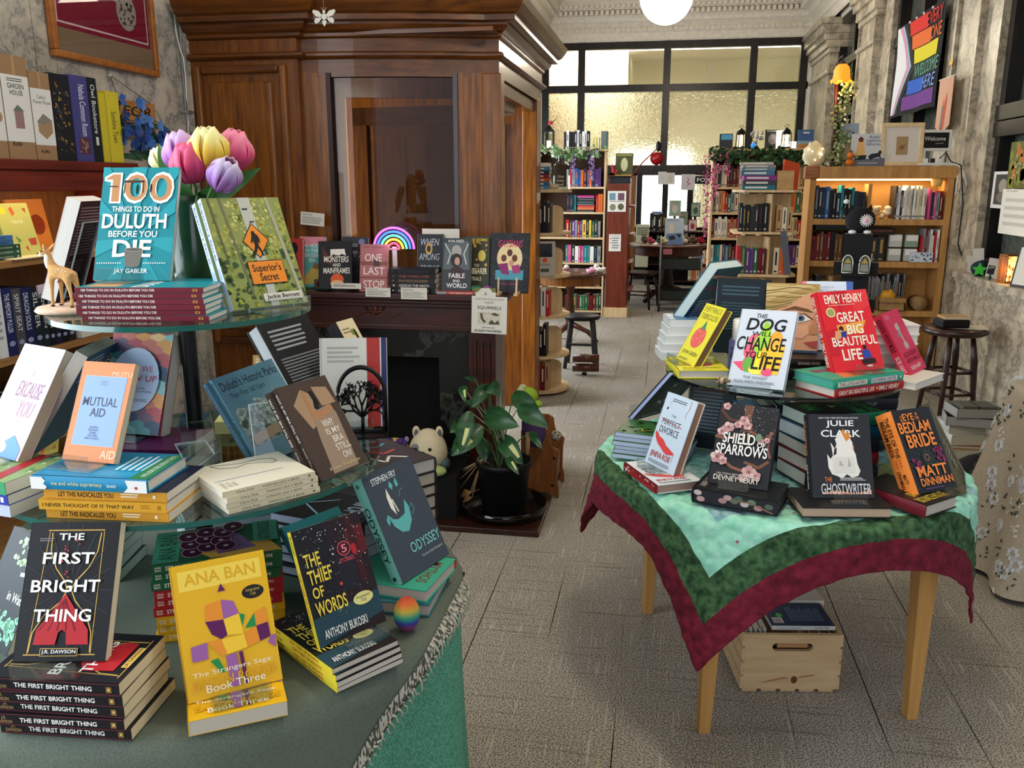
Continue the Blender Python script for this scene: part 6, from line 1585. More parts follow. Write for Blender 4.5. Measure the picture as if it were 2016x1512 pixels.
def wall_book(yb0,yb1,z,h,d,c,label,items=(),pages='d8cfba',cat='book',name='book',group=None,X=BX1 - .02):
 T =V3(X,yb0,z) @ SX
 t =yb1 - yb0
 m =MB()
 m.box(.0008,0,0,t - .0008,.004,h,mat(c,.4));m.box(.0008,.004,0,.003,d,h,mat(c,.4));m.box(t - .003,.004,0,t - .0008,d,h,mat(c,.4))
 m.box(.003,.004,.003,t - .003,d - .003,h - .004,mat(pages,.85))
 art(m,items,lambda u,v,L:(u *t,-EPS *L,h *(1- v)),t,h,.45)
 return tag(m.build(name,None,T),label,cat,group)
def spine_txt(s,c,a=.1,b=.8,u0=.25,u1=.75):
 return ('t',s,u0,a,u1,b,c,.01,0,1)
bx =[
(0,20,105,1,'e4e3e0',[('e',.5,.6,.3,.05,'b08a6a')],'white and kraft puzzle box at the left end of the top row'),
(21,74,110,1,'e6e5e2',[('t','GARDEN\nHOUSE',.2,.27,.8,.38,'26262a',.02),('b',.2,.22,.8,.26,2,'5a5a5e'),('r',.35,.52,.68,.70,'9a7a78'),('p',[(.3,.53),(.5,.47),(.72,.53)],'6a7a74'),('t','Rolife',.15,.83,.5,.87,'26262a',.0,.2)],'white and kraft Garden House box on the wall bookcase'),
(75,115,142,1,'e6e5e2',[('t',"Cathy's\nFlower House",.1,.26,.92,.36,'26262a',.0),('p',[(.2,.56),(.6,.48),(.9,.55),(.9,.68),(.55,.76),(.2,.68)],'a88a6a'),('p',[(.15,.57),(.5,.47),(.9,.54),(.5,.6)],'8a8478'),('t','Rolife',.2,.88,.6,.92,'26262a',.0,.2)],"white and kraft Cathy's Flower House box on the wall bookcase"),
(116,152,146,0,'24262a',[('s',.1,.1,.9,.9,30,'8a6a3a',.06),('s',.1,.2,.9,.9,16,'c9a86a',.03),('s',.1,.1,.9,.9,20,'3a4248',.07)],'black photo printed box beside the white flower house box'),
(153,187,149,0,'4a4a86',[spine_txt('Nebula Common Room','dcdcec',.1,.70,.45,.8),('r',.2,.72,.85,.92,'5a3a4a'),('s',.22,.74,.83,.9,16,'a98a8a',.05)],'indigo Nebula Common Room box on the wall bookcase'),
(187,205,153,0,'222a2e',[spine_txt('Owl Bookstore','e3e6e6',.08,.66,.3,.75),('r',.35,.7,.65,.8,'d8dada')],'black Owl Bookstore box on the wall bookcase'),
(206,219,182,0,'d0c038',[],'narrow yellow box left of the Sunshine Town box'),
(220,245,180,0,'d6c63c',[spine_txt('Sunshine Town','3a3626',.28,.72,.3,.7)],'yellow Sunshine Town box at the right end of the top row')]
for x0,x1,yt,kr,c,items,lbl in bx:
 a,b =atx(x0,315,-2.215),atx(x1,316,-2.215)
 h =atx((x0 +x1)/2- 14,yt,-2.215).z - 1.652
 root =thing('puzzle_box',lbl,'box',V3(-2.215,a.y +.001,1.651) @ SX)
 t =b.y - a.y - .002
 m =MB();m.box(0,0,0,t,.2,h,mat('a07f5e' if kr else c,.6));m.build('carton',root)
 m =MB()
 if kr:
  m.box(0,-.0006,h *.17,t,0,h *.81,mat(c,.5));m.box(t *.45,-.0008,h *.81,t *.55,0,h,mat('b8946c',.4))
 else:
  m.box(0.001,-.0006,.001,t - .001,0,h - .001,mat(c,.35))
 art(m,items,lambda u,v,L:(u *t,-.0006- EPS *L,h *(1- v)),t,h,.4)
 m.build('printed_sleeve',root)
Zs =1.311
book(V3(-2.38,2.56,Zs) @ RZ(90) @ RX(-14),.19,.205,.02,'ecd5a8','cream floral picture book standing open faced in the lit compartment',fa=[('s',.05,.3,.95,.95,40,'c9963a',.03),('s',.05,.05,.95,.5,26,'d8a860',.03),('s',.4,.6,.95,.95,10,'5a2a18',.05)],hard=1)
book(V3(-2.27,2.775,Zs) @ RZ(78) @ RX(-16) ,.135,.195,.02,'b9bb6a','pale green njuta book leaning in the lit compartment of the wall bookcase',spine='8a9a4a',fa=[('t','njuta',.38,.3,.72,.4,'e6e3b4',.01),('e',.2,.14,.1,.07,'d8d23a'),('p',[(.4,.1),(.5,.06),(.55,.2),(.45,.24)],'c9663a'),('p',[(.8,.1),(.9,.1),(.88,.2)],'b34a3a'),('p',[(.7,.68),(.95,.66),(.92,.8),(.74,.8)],'b34a3a'),('p',[(.35,.6),(.5,.7),(.4,.75)],'6a8a4a'),('p',[(.55,.84),(.62,.8),(.64,.92)],'c9463a')],hard=1)
book(V3(-2.42,3.02,Zs) @ RZ(90) @ RX(-10),.2,.2,.02,'d0803a','orange mushroom cover book in the lit compartment behind the green one',fa=[('e',.3,.3,.25,.15,'e8b070'),('e',.7,.5,.2,.2,'8a3a1c'),('e',.4,.7,.2,.12,'c9683a')],hard=1)
for i,(c,lbl) in enumerate((('1f4a3a','dark green spine, lowest of the lying pile in the lit compartment'),('24543f','green spine second in the lying pile in the lit compartment'),('1f4a3a','green spine third in the lying pile in the lit compartment'),('3a6a9a','mid blue spine under the topmost of the lying pile'),('4a7ab0','light blue spine on top of the lying pile in the lit compartment'))):
 book(V3(-2.235,2.60- .03*(i > 2),Zs +.0165*i) @ RZ(90) @ flatT(0,0,0,0,'s',.13,.21,.016),.13,.21,.016,c,lbl,spine=c,sa=[('t','RICK RIORDAN',.5,.3,.82,.75,'b9c4b0',.01),('e',.93,.5,.025,.25,'b9c4b0')] if i < 3 else [('t','CAHILL',.7,.3,.85,.75,'1f3a5a',.01)])
m =MB();m.box(0,0,0,.3,.3,.003,mat('e6d8b4',.6));tag(m.build('cream_sheet',None,V3(-2.49,2.62,Zs)),'cream paper lining lying under the green book in the lit compartment','paper')
lo =[(-8,10,560,'d8dbe0','white spine book at the left end of the lower wall shelf',None),(10,30,566,'20285a','navy Memory Puller spine on the lower wall shelf','THE MEMORY PULLER'),(30,48,567,'4a4a4e','dark grey spine beside the navy one on the lower wall shelf','SPIRIT SEAT'),(48,67,565,'1d2450','navy Dragon Souls spine on the lower wall shelf','DRAGON SOULS'),(67,84,564,'1c2630','blue black spine with white figures on the lower wall shelf','SILVER'),(84,96,570,'1a2a2c','thin green black spine on the lower wall shelf','QUEEN'),(96,108,575,'16181c','thin black spine on the lower wall shelf','MARY PEARSON'),(108,120,580,'1d1f38','indigo spine on the lower wall shelf','STORM'),(120,133,582,'17191d','black spine at the dark end of the lower wall shelf','RAVEN'),(133,148,584,'2a2022','maroon black spine last on the lower wall shelf','EMBER')]
for x0,x1,yt,c,lbl,s in lo:
 a,b =atx(x0,640,-2.22),atx(x1,640,-2.22)
 wall_book(a.y,b.y,.981,atx((x0 +x1)/2,yt,-2.22).z - .981,.16,c,lbl,[spine_txt(s,'cfd3da',.08,.66)]+[('e',.5,.82,.3,.04,'8a93b4')] if s else [('b',.2,.2,.8,.8,6,'9aa0a8')])
for i in range(2):
 book(V3(-2.21,3.06,.981+.04*i) @ RZ(90) @ flatT(0,0,0,0,'f',.16,.24,.038),.16,.24,.038,'17181c',f'{("lower", "upper")[i]} thick white paged book lying behind the deer on the wall shelf',pages='e3ddd0')
for i in range(9):
 y =2.30+i *.033
 wall_book(y,y +.03,.646,.19+.008*(i % 4),.16,('2a2a2e','3a2a2a','1f2a3a','6a6a66','24302a')[i % 5],f'dim dark book, {ORD[i]} from the left on the lowest visible wall shelf',group='dim books on the lowest wall shelf')
for i in range(14):
 y =2.72+i *.036
 wall_book(y,y +.012+.012*(i % 3),.646,.20+.006*(i % 3),.16,('8a867c','3a3a3a','b0a998','2a2c2e')[i % 4],f'thin leaning pamphlet, {ORD[i]} from the left under the glass shelves',cat='pamphlet',name='pamphlet',group='pamphlets on the lowest wall shelf')
fa_,fb_ =atx(105,110,XL +.02),atx(311,150,XL +.02)
FY0,FY1,FZ0,FZ1 =fa_.y,fb_.y,2.075,2.80
root =thing('framed_poster','wood framed crimson illustrated map poster on the left marble wall','picture',V3(XL +.005,FY0,FZ0) @ SX)
FW,FH =FY1 - FY0,FZ1 - FZ0
FRW =grain('9a5a28','b8743a',(6,6,6),.4)
m =MB()
for bxx in ((0,0,FW,.028),(0,FH - .028,FW,FH),(0,.028,.028,FH - .028),(FW - .028,.028,FW,FH - .028)):
 m.box(bxx[0],-.03,bxx[1],bxx[2],0,bxx[3],FRW)
m.build('frame',root,None,.005)
m =MB();m.box(.02,-.012,.02,FW - .02,-.006,FH - .02,mat('8f7a62',.7));m.build('mount',root)
m =MB()
art(m,[('r',.05,0,.95,.83,'8e1c3c'),('r',.065,0,.93,.805,'f0d8dc'),('r',.075,0,.92,.795,'8e1c3c'),('p',[(.18,0),(.82,0),(.86,.42),(.74,.66),(.62,.6),(.5,.53),(.34,.47),(.2,.4)],'a9a39a'),('e',.5,.34,.16,.17,'9a948c'),('e',.72,.64,.1,.11,'b0a8a0'),('e',.82,.06,.08,.08,'b0a8a0'),('e',.5,.04,.08,.06,'c98a9a'),('s',.2,.02,.82,.5,190,'5a5450',.012),('s',.2,.02,.82,.5,110,'d8cfc8',.012),('s',.64,.56,.8,.72,36,'5a4a50',.01),('s',.3,.05,.8,.5,50,'b06a7a',.01),('r',.08,.12,.2,.19,'5a4a50')],
lambda u,v,L:(u *FW,-.012- EPS *L,FH *(1- v)),FW,FH,.5)
m.build('poster',root)
m =MB();m.box(.02,-.022,.02,FW - .02,-.020,FH - .02,glass('fbfbfa',.02,.8));m.build('glazing',root)
p =atx(237,250,XL +.03);q =atx(300,205,XL +.03)
root =thing('wooden_sign','small carved wooden FOR sign hanging by a string on the marble wall','sign',V3(XL +.012,p.y,1.78) @ SX)
sw,sh =q.y - p.y +.02,atx(270,200,XL +.03).z - 1.78
m =MB();m.box(0,-.018,0,sw,0,sh,grain('a8703c','c4905a',(6,6,2),.5));m.build('board',root,None,.003)
m =MB();art(m,[('t','FOR',.12,.14,.9,.42,'3a1f12',.02,.1),('t','THE',.12,.6,.9,.9,'3a1f12',.02,.1)],lambda u,v,L:(u *sw,-.018- EPS *L,sh *(1- v)),sw,sh);m.build('lettering',root)
pn =atx(214,148,XL +.012)
m =MB()
for u in (.02,sw - .02):
 m.tube([(u,-.009,sh),(pn.y - p.y,-.006,pn.z - 1.78)],.0016,5,mat('2a1a12',.7))
m.build('string',root)
m =MB();m.ball((pn.y - p.y,-.008,pn.z - 1.78),.006,mat('d8d6d0',.3),10,6);m.build('pin',root)
root =thing('delphinium_spray','artificial blue delphinium spray drooping at the end of the wall bookcase','artificial flowers',V3(-2.28,3.33,1.66))
rq =random.Random(21)
m =MB()
for k in range(80):
 u =rq.random()
 c =Vector((rq.uniform(-.06,.08)+.06,u *.36+rq.uniform(-.04,.04),.20- .26*u *u +rq.uniform(-.12,.05)))
 for j in range(5):
  a =j *1.257+rq.random()
  n1 =Vector((1,cos(a)*.9,sin(a)*.9))
  sd =Vector((0,-sin(a),cos(a)))*.013
  e =c +Vector((.006,cos(a)*.028,sin(a)*.028))
  m.add([c,c +(e - c)*.6+sd,e,c +(e - c)*.6- sd],[(0,1,2,3)],mat(('3f6ab8','5a86cc','2f4f98')[k % 3],.6))
m.build('blossoms',root)
for k in range(7):
 a =Vector((.03,.02+.04*k,.05+rq.uniform(-.05,.2)))
 leaf(root,a,a +Vector((.06,.08,rq.uniform(-.12,.02))),.013,mat('24442c',.5))
m =MB()
for k in range(4):
 m.tube([(0,0,0),(.03,.1,.14+.03*k),(.05,.2+.05*k,.16),(.06,.28+.05*k,.02)],.0025,5,mat('2f5a34',.6))
m.build('stems',root)
# ================================================================== hearth corner: plant, rack, plush toys
PC =Vector((-.70,3.80,0))
m =MB();m.box(-1.03,3.58,0,-.50,4.05,.028,DARKW)
tag(m.build('hearth_board',None,None,.004),'dark low wooden board on the carpet under the plant saucer','board')
root =thing('plant_saucer','clear plastic saucer under the black plant pot','saucer',(PC.x,PC.y,.0285))
m =MB();m.lathe([(0,0),(.175,0),(.19,.012),(.205,.055),(.212,.056),(.195,.010),(.175,.004),(0,.004)],48,glass('aab0ae',.08,1.2));m.build('dish',root)
root =thing('potted_plant','variegated peace lily in a black nursery pot beside the fireplace','plant',(PC.x,PC.y,.033))
m =MB();m.lathe([(0,0),(.105,0),(.125,.235),(.135,.238),(.135,.258),(.124,.258),(.115,.20),(0,.20)],36,mat('111214',.5));m.build('pot',root)
m =MB();m.lathe([(0,.215),(.117,.212)],24,grain('1c1512','33271f',(60,60,60),.95));m.build('soil',root)
LG =grain('173a1c','2a5a2e',(3,3,12),.38,.0,4,.3,.7,.1)
LGP =mat('cfd28a',.45)
lvs =[(925,810,905,893,.030,1),(905,840,885,852,.03,0),(962,758,928,803,.026,0),(985,765,955,772,.03,0),(938,750,912,742,.01,0),(1010,775,1066,820,.034,0),(955,815,1022,840,.042,0),(948,838,888,898,.040,2),(950,862,955,912,.026,0),(985,860,1030,915,.036,2),(1022,800,1080,842,.034,0),(975,835,985,860,.03,0),(930,785,938,805,.025,0),(1045,850,1068,885,.016,0),(1000,900,1022,935,.016,1),(912,760,916,792,.018,1),(960,770,975,760,.02,0)]
iv =V3(-PC.x,-PC.y,-.033)
for i,(x0,y0,x1,y1,w,sp) in enumerate(lvs):
 Yd =3.66+.03*((i *5)% 7)
 a,b =iv @ at(x0,y0,Yd +.05),iv @ at(x1,y1,Yd - .03)
 L =leaf(root,a,b,w *1.3,LG,'leaf',.02,Vector((.1,-1,.35)),LGP if sp else None)
 m =MB();s0 =Vector((.03*cos(i *2.1),.03*sin(i *2.1),.21))
 md =(s0 +a)/2+Vector((.02*cos(i),0,.05))
 m.tube([s0,md,a],[.0035,.003,.0022],6,mat('5a7a4a' if i % 3 else '9a9a76',.6));m.build('stem',root)
m =MB()
rq =random.Random(4)
for k in range(9):
 b =Vector((-.12- rq.random()*.12,rq.uniform(-.08,.02),.05+rq.random()*.16))
 m.tube([(-.05,0,.22),(-.1,-.02,.26),b],.002,4,mat('a08a66',.8))
 m.add([b,b +Vector((-.02,0,-.02)),b +Vector((-.05,.01,-.035)),b +Vector((-.03,0,.01))],[(0,1,2,3)],mat('8a6a44',.8))
m.build('dry_leaves',root)
root =thing('magazine_rack','brown wooden rack with scalloped side standing at the corner of the fireplace','magazine rack',V3(-.665,4.09,0))
OAKR =grain('6a3c1a','8f5a2c',(9,9,.9),.45,.0,5)
o1 =[(0,0),(.03,.018),(.07,.03),(.13,.03),(.165,.018),(.195,0),(.195,.05),(.185,.09),(.188,.2),(.195,.245),(.182,.262),(.165,.268),(.15,.285),(.142,.31),(.135,.36),(.11,.375),(.02,.375),(0,.35)]
for y in (0,.24):
 m =MB();m.prism(o1,y,y +.018,OAKR,None,'y');m.build('side',root,None,.003)
m =MB();m.box(.02,.018,.05,.175,.24,.065,OAKR);m.box(.02,.018,.05,.03,.24,.2,OAKR);m.box(.165,.018,.05,.175,.24,.2,OAKR);m.build('tray',root)
m =MB()
for x,z in ((.03,.07),(.165,.07),(.172,.215)):
 m.ball((x,-.001,z),(.009,.005,.009),mat('3a1c0e',.4),12,6)
m.build('plugs',root)
root =thing('frog_puppet','lime green frog puppet with purple body sitting in the wooden rack','puppet',V3(-.62,4.02,.35))
m =MB();m.ball((0,0,.20),(.052,.05,.046),mat('8aa82f',.95),20,14);m.ball((.045,-.01,.165),(.03,.03,.02),mat('93b038',.95),16,10);m.build('head',root)
for s in (-1,1):
 m =MB();m.ball((-.03*1,.03*s,.235),(.02,.018,.018),mat('b9b48a',.8),14,8);m.build('eye',root)
m =MB();m.ball((.03,0,.04),(.06,.055,.10),mat('4a3562',.95),20,14,lambda q,p:Vector((q.x +.02*(q.z - .04)*-4,q.y,q.z)));m.build('body',root)
m =MB();m.tube([(.01,-.05,.03),(.01,-.075,-.05),(.005,-.078,-.13)],[.014,.012,.01],8,mat('9a7a5a',.95));m.ball((.005,-.08,-.145),(.012,.01,.02),mat('b09a72',.95),10,8);m.build('leg',root)
m =MB();m.ball((.018,-.03,.12),(.035,.03,.012),mat('b39a7a',.95),14,8);m.build('collar',root)
root =thing('wool_roll','small ball of speckled yarn on the top of the wooden rack','yarn',V3(-.50,4.20,.30))
m =MB();m.ball((0,0,0),(.03,.03,.028),grain('4a423c','c9bfb0',(30,30,30),.95,.3,2,.4,.6),16,10);m.build('ball',root)
m =MB();m.box(-1.22,3.66,0,-.90,3.98,.24,mat('0a0909',.8))
root =thing('storage_box','black storage box in the hearth under the plush toys','box',(-1.0,3.82,0))
m.build('carton',root,V3(1.0,-3.82,0))
CREAM =grain('c4b594','d6c8aa',(40,40,40),.95,.1,3)
c =at(838,872,3.72)
root =thing('dog_plush','round cream dog plush with grey eye patch in front of the firebox','plush toy',V3(c.x,3.76,.242) @ RZ(8))
m =MB();m.ball((0,0,.09),(.092,.08,.105),CREAM,26,18,lambda q,p:Vector((q.x *(1+.12*-p.z),q.y,max(q.z,0))));m.build('body',root)
for s in (-1,1):
 m =MB();m.ball((s *.055,.0,.178),(.019,.013,.030),CREAM,14,10);m.ball((s *.055+.002,-.008,.176),(.011,.008,.020),mat('5a5a62',.9),12,8);m.build('ear',root)
m =MB();m.ball((-.052,-.062,.112),(.022,.014,.026),mat('6f7078',.95),16,10);m.build('eye_patch',root)
for x in (-.050,.018):
 m =MB();m.ball((x,-.074 if x < 0 else -.076,.115),(.0085,.006,.0085),mat('0b0b0c',.15),12,8);m.build('eye',root)
m =MB();m.ball((-.014,-.082,.100),(.009,.006,.006),mat('0b0b0c',.3),12,8);m.build('nose',root)
m =MB();m.tube([(-.024,-.079,.088),(-.018,-.082,.085),(-.014,-.082,.092),(-.009,-.082,.085),(-.003,-.079,.088)],.0012,5,mat('1a1410',.8));m.build('mouth',root)
m =MB();m.ball((.082,-.02,.03),(.026,.04,.03),mat('4a5a5c',.95),14,10);m.build('patch',root)
c =at(775,868,3.72)
root =thing('yellow_plush','yellow round plush with violet mane beside the cream dog plush','plush toy',V3(c.x - .01,3.76,.242) @ RZ(10))
m =MB();m.ball((0,0,.065),(.078,.065,.075),mat('c99a5a',.95),24,16,lambda q,p:Vector((q.x,q.y,max(q.z,0))));m.build('body',root)
m =MB()
for k in range(7):
 m.ball((-.045+.016*k,-.012,.128+.008*sin(k *1.5)- .0016*(k - 3) ** 2),(.014,.03,.014),mat('4a3470',.95),12,8)
m.build('mane',root)
for s in (-1,1):
 m =MB();m.ball((s *.06,0,.132),(.012,.009,.016),mat('8a7a9a',.95),12,8);m.build('ear',root)
 m =MB();m.ball((s *.032- .004,-.060,.085),(.007,.005,.0075),mat('0b0b0c',.15),12,8);m.build('eye',root)
 m =MB();m.ball((s *.012- .004,-.066,.068),(.005,.003,.004),mat('8a4a34',.8),10,6);m.build('nostril',root)
m =MB();m.ball((.07,-.03,.035),(.035,.03,.025),mat('d8c27a',.95),14,8);m.build('paw',root)
c =at(845,905,3.60)
root =thing('green_plush','small pale green plush lying below the cream dog plush','plush toy',V3(c.x +.01,3.66,.242))
m =MB();m.ball((0,0,.022),(.055,.035,.026),mat('9aa86a',.95),18,12,lambda q,p:Vector((q.x,q.y,max(q.z,0))));m.build('body',root)
m =MB();m.ball((.012,-.034,.026),(.005,.003,.005),mat('0b0b0c',.15),10,6);m.build('eye',root)
# ================================================================== far and right side of the shop
def case(name,label,x0,x1,y,depth,ztop,shelves,wood,thick=.022,cap=None,back='3a2618',T=None):
 root =thing(name,label,'bookcase',((x0 +x1)/2,y,0) if T is None else T)
 o =V3(-(x0 +x1)/2,-y,0) if T is None else Matrix()
 for x in (x0,x1 - thick):
  m =MB();m.box(x,y,0,x +thick,y +depth,ztop,wood);m.build('side_panel',root,o,.002)
 m =MB();m.box(x0 - .01,y - .01,ztop,x1 +.01,y +depth,ztop +(cap or thick),wood);m.build('top_board',root,o,.002)
 for z in shelves:
  m =MB();m.box(x0 +thick,y +.004,z - thick,x1 - thick,y +depth - .01,z,wood);m.build('shelf',root,o)
 m =MB();m.box(x0 +thick,y +depth - .012,0,x1 - thick,y +depth,ztop,mat(back,.7));m.build('back_panel',root,o)
 return root
FY =10.3
FS =(1.524,1.232,.936,.636,.349,.06)
case('pine_bookcase','tall light pine bookcase beyond the round spinner, against the left of the far aisle',-1.50,-.675,FY,.24,1.93,FS,BIRCH)
nm7 =['top','second','third','fourth','fifth','bottom']
pals =[['white','grey','red','orange','blue','purple','charcoal','black'],['navy','charcoal','teal','orange','red'],['red','black','purple','grey','charcoal','yellow','green'],['black','charcoal','white','grey','pink','teal'],['brown','tan','charcoal','cream'],['black','charcoal','green','dark red']]
for i,z in enumerate(FS):
 if i ==1:
  shelf_books(-1.13,-1.02,z +.001,.19,.22,FY +.01,.15,pals[1],'the far pine shelf with lying books','far pine bookcase books',31)
  for k,(c,cn) in enumerate((('2a2c30','charcoal'),('d4662e','orange'),('b3262c','red'),('1f4a52','teal black'),('26262a','black'),('30323a','dark grey'),('b0347a','magenta'))):
   m =MB();m.box(0,0,0,.2,.14,.027,mat(c,.45));m.box(.003,-.0005,.006,.197,0,.008,mat('cfc8b8',.6))
   tag(m.build('book',None,V3(-1.01+.004*(k % 3),FY +.01,z +.001+k *.0275)),f'{cn} lying book, {ORD[k]} from the shelf, in the far pine bookcase pile','book','far pine bookcase books')
  shelf_books(-.79,-.70,z +.001,.19,.21,FY +.01,.15,['teal','orange','red'],'the far pine shelf right of the lying pile','far pine bookcase books',33,thick=(.024,.03))
 else:
  shelf_books(-1.14,-.70,z +.001,.16+.03*(i < 4),.21+.02*(i ==0),FY +.01,.15,pals[i],f'the {nm7[i]} shelf of the far pine bookcase','far pine bookcase books',40+i,thick=(.026,.045))
m =MB()
shelf_books(-1.18,-.86,1.954,.19,.215,FY +.03,.14,['black','charcoal','black','white'],'top of the far pine bookcase','set on the far pine bookcase top',51,thick=(.026,.034))
for k in range(4):
 m =MB();m.box(0,0,0,.016,.12,.13,mat('d8c24a' if k % 2==0 else 'e6e2c8',.5));tag(m.build('book',None,V3(-.84+.019*k,FY +.04,1.954)),f'{ORD[k]} slim yellow or cream book left of the grey box file','book','slim yellow books')
m =MB();m.box(0,0,0,.075,.15,.20,mat('6a6c6e',.5));m.box(.06,-.001,.004,.075,0,.196,mat('3a5a44',.5));tag(m.build('box_file',None,V3(-.745,FY +.03,1.954)),'grey box file at the right end of the far pine bookcase top','box')
root =thing('lantern','glass lantern with warm light and red bird on top of the far pine bookcase','lantern',(-1.36,FY +.06,1.953))
m =MB();m.box(-.06,-.06,0,.06,.06,.015,BLACKP);m.box(-.06,-.06,.2,.06,.06,.215,BLACKP)
for sx in (-1,1):
 for sy in (-1,1):
  m.box(sx *.055- .005,sy *.055- .005,0,sx *.055+.005,sy *.055+.005,.21,BLACKP)
m.lathe([(.06,.215),(.02,.27),(0,.275)],16,BLACKP);m.build('frame',root)
m =MB();m.box(-.05,-.05,.015,.05,.05,.2,glass('e6ecec',.02,1));m.build('pane',root)
m =MB();m.lathe([(0,.016),(.025,.016),(.025,.1),(0,.1)],14,glow('ffe2b0',3));m.build('candle',root)
m =MB();m.ball((.02,-.02,.30),(.03,.02,.02),mat('b3262c',.6),12,8);m.tube([(.04,-.02,.31),(.07,-.02,.33),(.11,-.02,.38)],[.006,.005,.001],6,mat('3a3a3c',.6));m.build('bird',root)
def garland(name,label,pts,n,cols,spread,size,seed,blossom=None,fall=.0):
 rq =random.Random(seed)
 root =thing(name,label,'garland',pts[0])
 o =Vector(pts[0])
 m =MB();m.tube([Vector(p)- o for p in pts],.004,5,mat('3a3a22',.8));m.build('vine',root)
 m,mb2 =MB(),MB()
 for k in range(n):
  i =rq.randrange(len(pts)- 1)
  u =rq.random()
  c =Vector(pts[i]).lerp(Vector(pts[i +1]),u)- o +Vector((rq.uniform(-1,1),rq.uniform(-1,.6),rq.uniform(-1,.8)- fall))*spread
  d =Vector((rq.uniform(-1,1),rq.uniform(-1,.2),rq.uniform(-1,.6))).normalized()*size *rq.uniform(.6,1.2)
  s =d.cross(Vector((rq.uniform(-.3,.3),-1,rq.uniform(-.3,.3)))).normalized()*size *.32
  tgt =mb2 if (blossom and rq.random()< blossom[1]) else m
  tgt.add([c,c +d *.5+s,c +d,c +d *.5- s],[(0,1,2,3)],mat(blossom[0] if tgt is mb2 else rq.choice(cols),.6))
 o1 =m.build('leaves',root)
 if blossom and mb2.v:
  mb2.build('blossoms',root)
 return root
def wisteria(name,label,p,ln,w,col,n,seed):
 rq =random.Random(seed)
 root =thing(name,label,'artificial flowers',p)
 m =MB();m.tube([(0,0,0),(.005,0,-ln)],.002,4,mat('4a6a34',.7));m.build('stem',root)
 m =MB()
 for k in range(n):
  t =rq.random()
  r =w *(1- .75*t)
  c =Vector((rq.uniform(-r,r),rq.uniform(-r,r),-ln *t))
  a =rq.uniform(0,6.28)
  d =Vector((cos(a),-.6,sin(a)- .4))*.018
  s =Vector((-sin(a),0,cos(a)))*.011
  m.add([c,c +d *.6+s,c +d,c +d *.6- s],[(0,1,2,3)],mat(rq.choice(col),.6))
 m.build('blossoms',root)
garland('leaf_garland','silvery green leaf garland along the front of the far pine bookcase top',[(-1.45,FY - .03,1.95),(-1.2,FY - .04,1.93),(-1.0,FY - .04,1.90),(-.75,FY - .03,1.96)],90,['5a7a4a','7f9a6a','a9b89a','4a6a3f'],.06,.075,3)
wisteria('wisteria_spray','lilac flower spray hanging at the middle of the far pine bookcase',(-1.06,FY - .05,1.9),.22,.035,['8a6aa8','a88ac0','6a4f8a'],60,4)
wisteria('wisteria_spray','lilac flower spray hanging near the right post of the far pine bookcase',(-.84,FY - .05,1.95),.34,.045,['8a6aa8','a88ac0','6a4f8a'],80,5)
root =thing('shelf_end_panel','red brown bookcase end with pale base trim and pinned papers beside the far aisle','bookcase',(-.52,10.2,0))
oT =V3(.52,-10.2,0)
RB =grain('5c2010','74301a',(8,8,.8),.4,.0)
m =MB();m.box(-.645,10.2,.1,-.395,10.85,1.56,RB);m.build('panel',root,oT,.004)
m =MB();m.box(-.66,10.18,0,-.38,10.86,.12,BIRCH);m.build('base_trim',root,oT,.004)
for k in range(4):
 m =MB();m.box(-.395,10.25,.3+.33*k,-.335,10.8,.32+.33*k,RB);m.build('shelf',root,oT)
for (x0,y0,x1,y1,lbl,rows) in ((1197,376,1232,417,'white sheet with four little pictures pinned on the red brown panel',[('r',.08,.1,.42,.45,'6a8a9a'),('r',.55,.1,.9,.45,'6a4a5a'),('e',.28,.78,.17,.16,'7a8068'),('e',.72,.76,.17,.16,'5a5a40'),('b',.1,.48,.9,.56,1,'8a8a8a')]),(1199,461,1222,495,'small white book sale list pinned low on the red brown panel',[('t','Kids Books',.1,.04,.9,.13,'6a6a70',.0),('b',.25,.2,.9,.9,5,'7a7a8a'),('e',.14,.25,.06,.04,'d84a4a'),('e',.14,.5,.06,.04,'d88a3a')])):
 card(x0,y0,x1,y1,10.19,lbl,0,0,'notice','paper',rows)
b0 =at(1222,358,10.3)
for i,c in enumerate(('1c1f2a','24262c','16181c')):
 m =MB();m.box(-.12,0,0,.12,.16,.028,mat(c,.45));m.box(-.118,.003,.004,.118,.157,.024,mat('cfc8b8',.8));tag(m.build('book',None,V3(-.51,10.24,1.561+.029*i) @ RZ(4*i)),f'{["lowest", "middle", "top"][i]} dark lying book on the red brown panel','book','lying books on the red brown panel')
book(lean(-.47,10.30,1.65,-4,10),.2,.26,.02,'4a4a2c','olive cover book with pale figure standing on the red brown panel',fa=[('e',.5,.5,.2,.3,'b9b88a'),('r',.06,.04,.94,.12,'8a8a4a'),('r',0,.95,1,1,'c9a04a')],hard=1)
root =thing('red_dragon_figurine','small red figurine perched left of the olive book on the red brown panel','figurine',(-.60,10.26,1.65))
skin('body',[((0,0,.02),.02),((.01,0,.06),.018),((0,0,.1),.014),((-.02,0,.12),.012),((.04,0,.03),.012),((.06,0,.07),.006)],[(0,1),(1,2),(2,3),(0,4),(4,5)],mat('b3261f',.5),root)
m =MB();m.tube([(-.44,10.3,1.568),(-.25,10.15,1.80),(-.08,10.1,1.96)],[.008,.008,.006],6,mat('6a2a1c',.6));m.ball((-.08,10.1,1.97),(.03,.03,.06),BLACKP,12,8)
tag(m.build('feather_duster',None),'black headed duster on a thin handle above the red brown panel','duster')
SXc,SYc =-.925,6.42
root =thing('book_spinner','round five tier birch book spinner beside the vestibule post','bookcase',(SXc,SYc,0))
lev =(.0,.30,.60,.90,1.21,1.515)
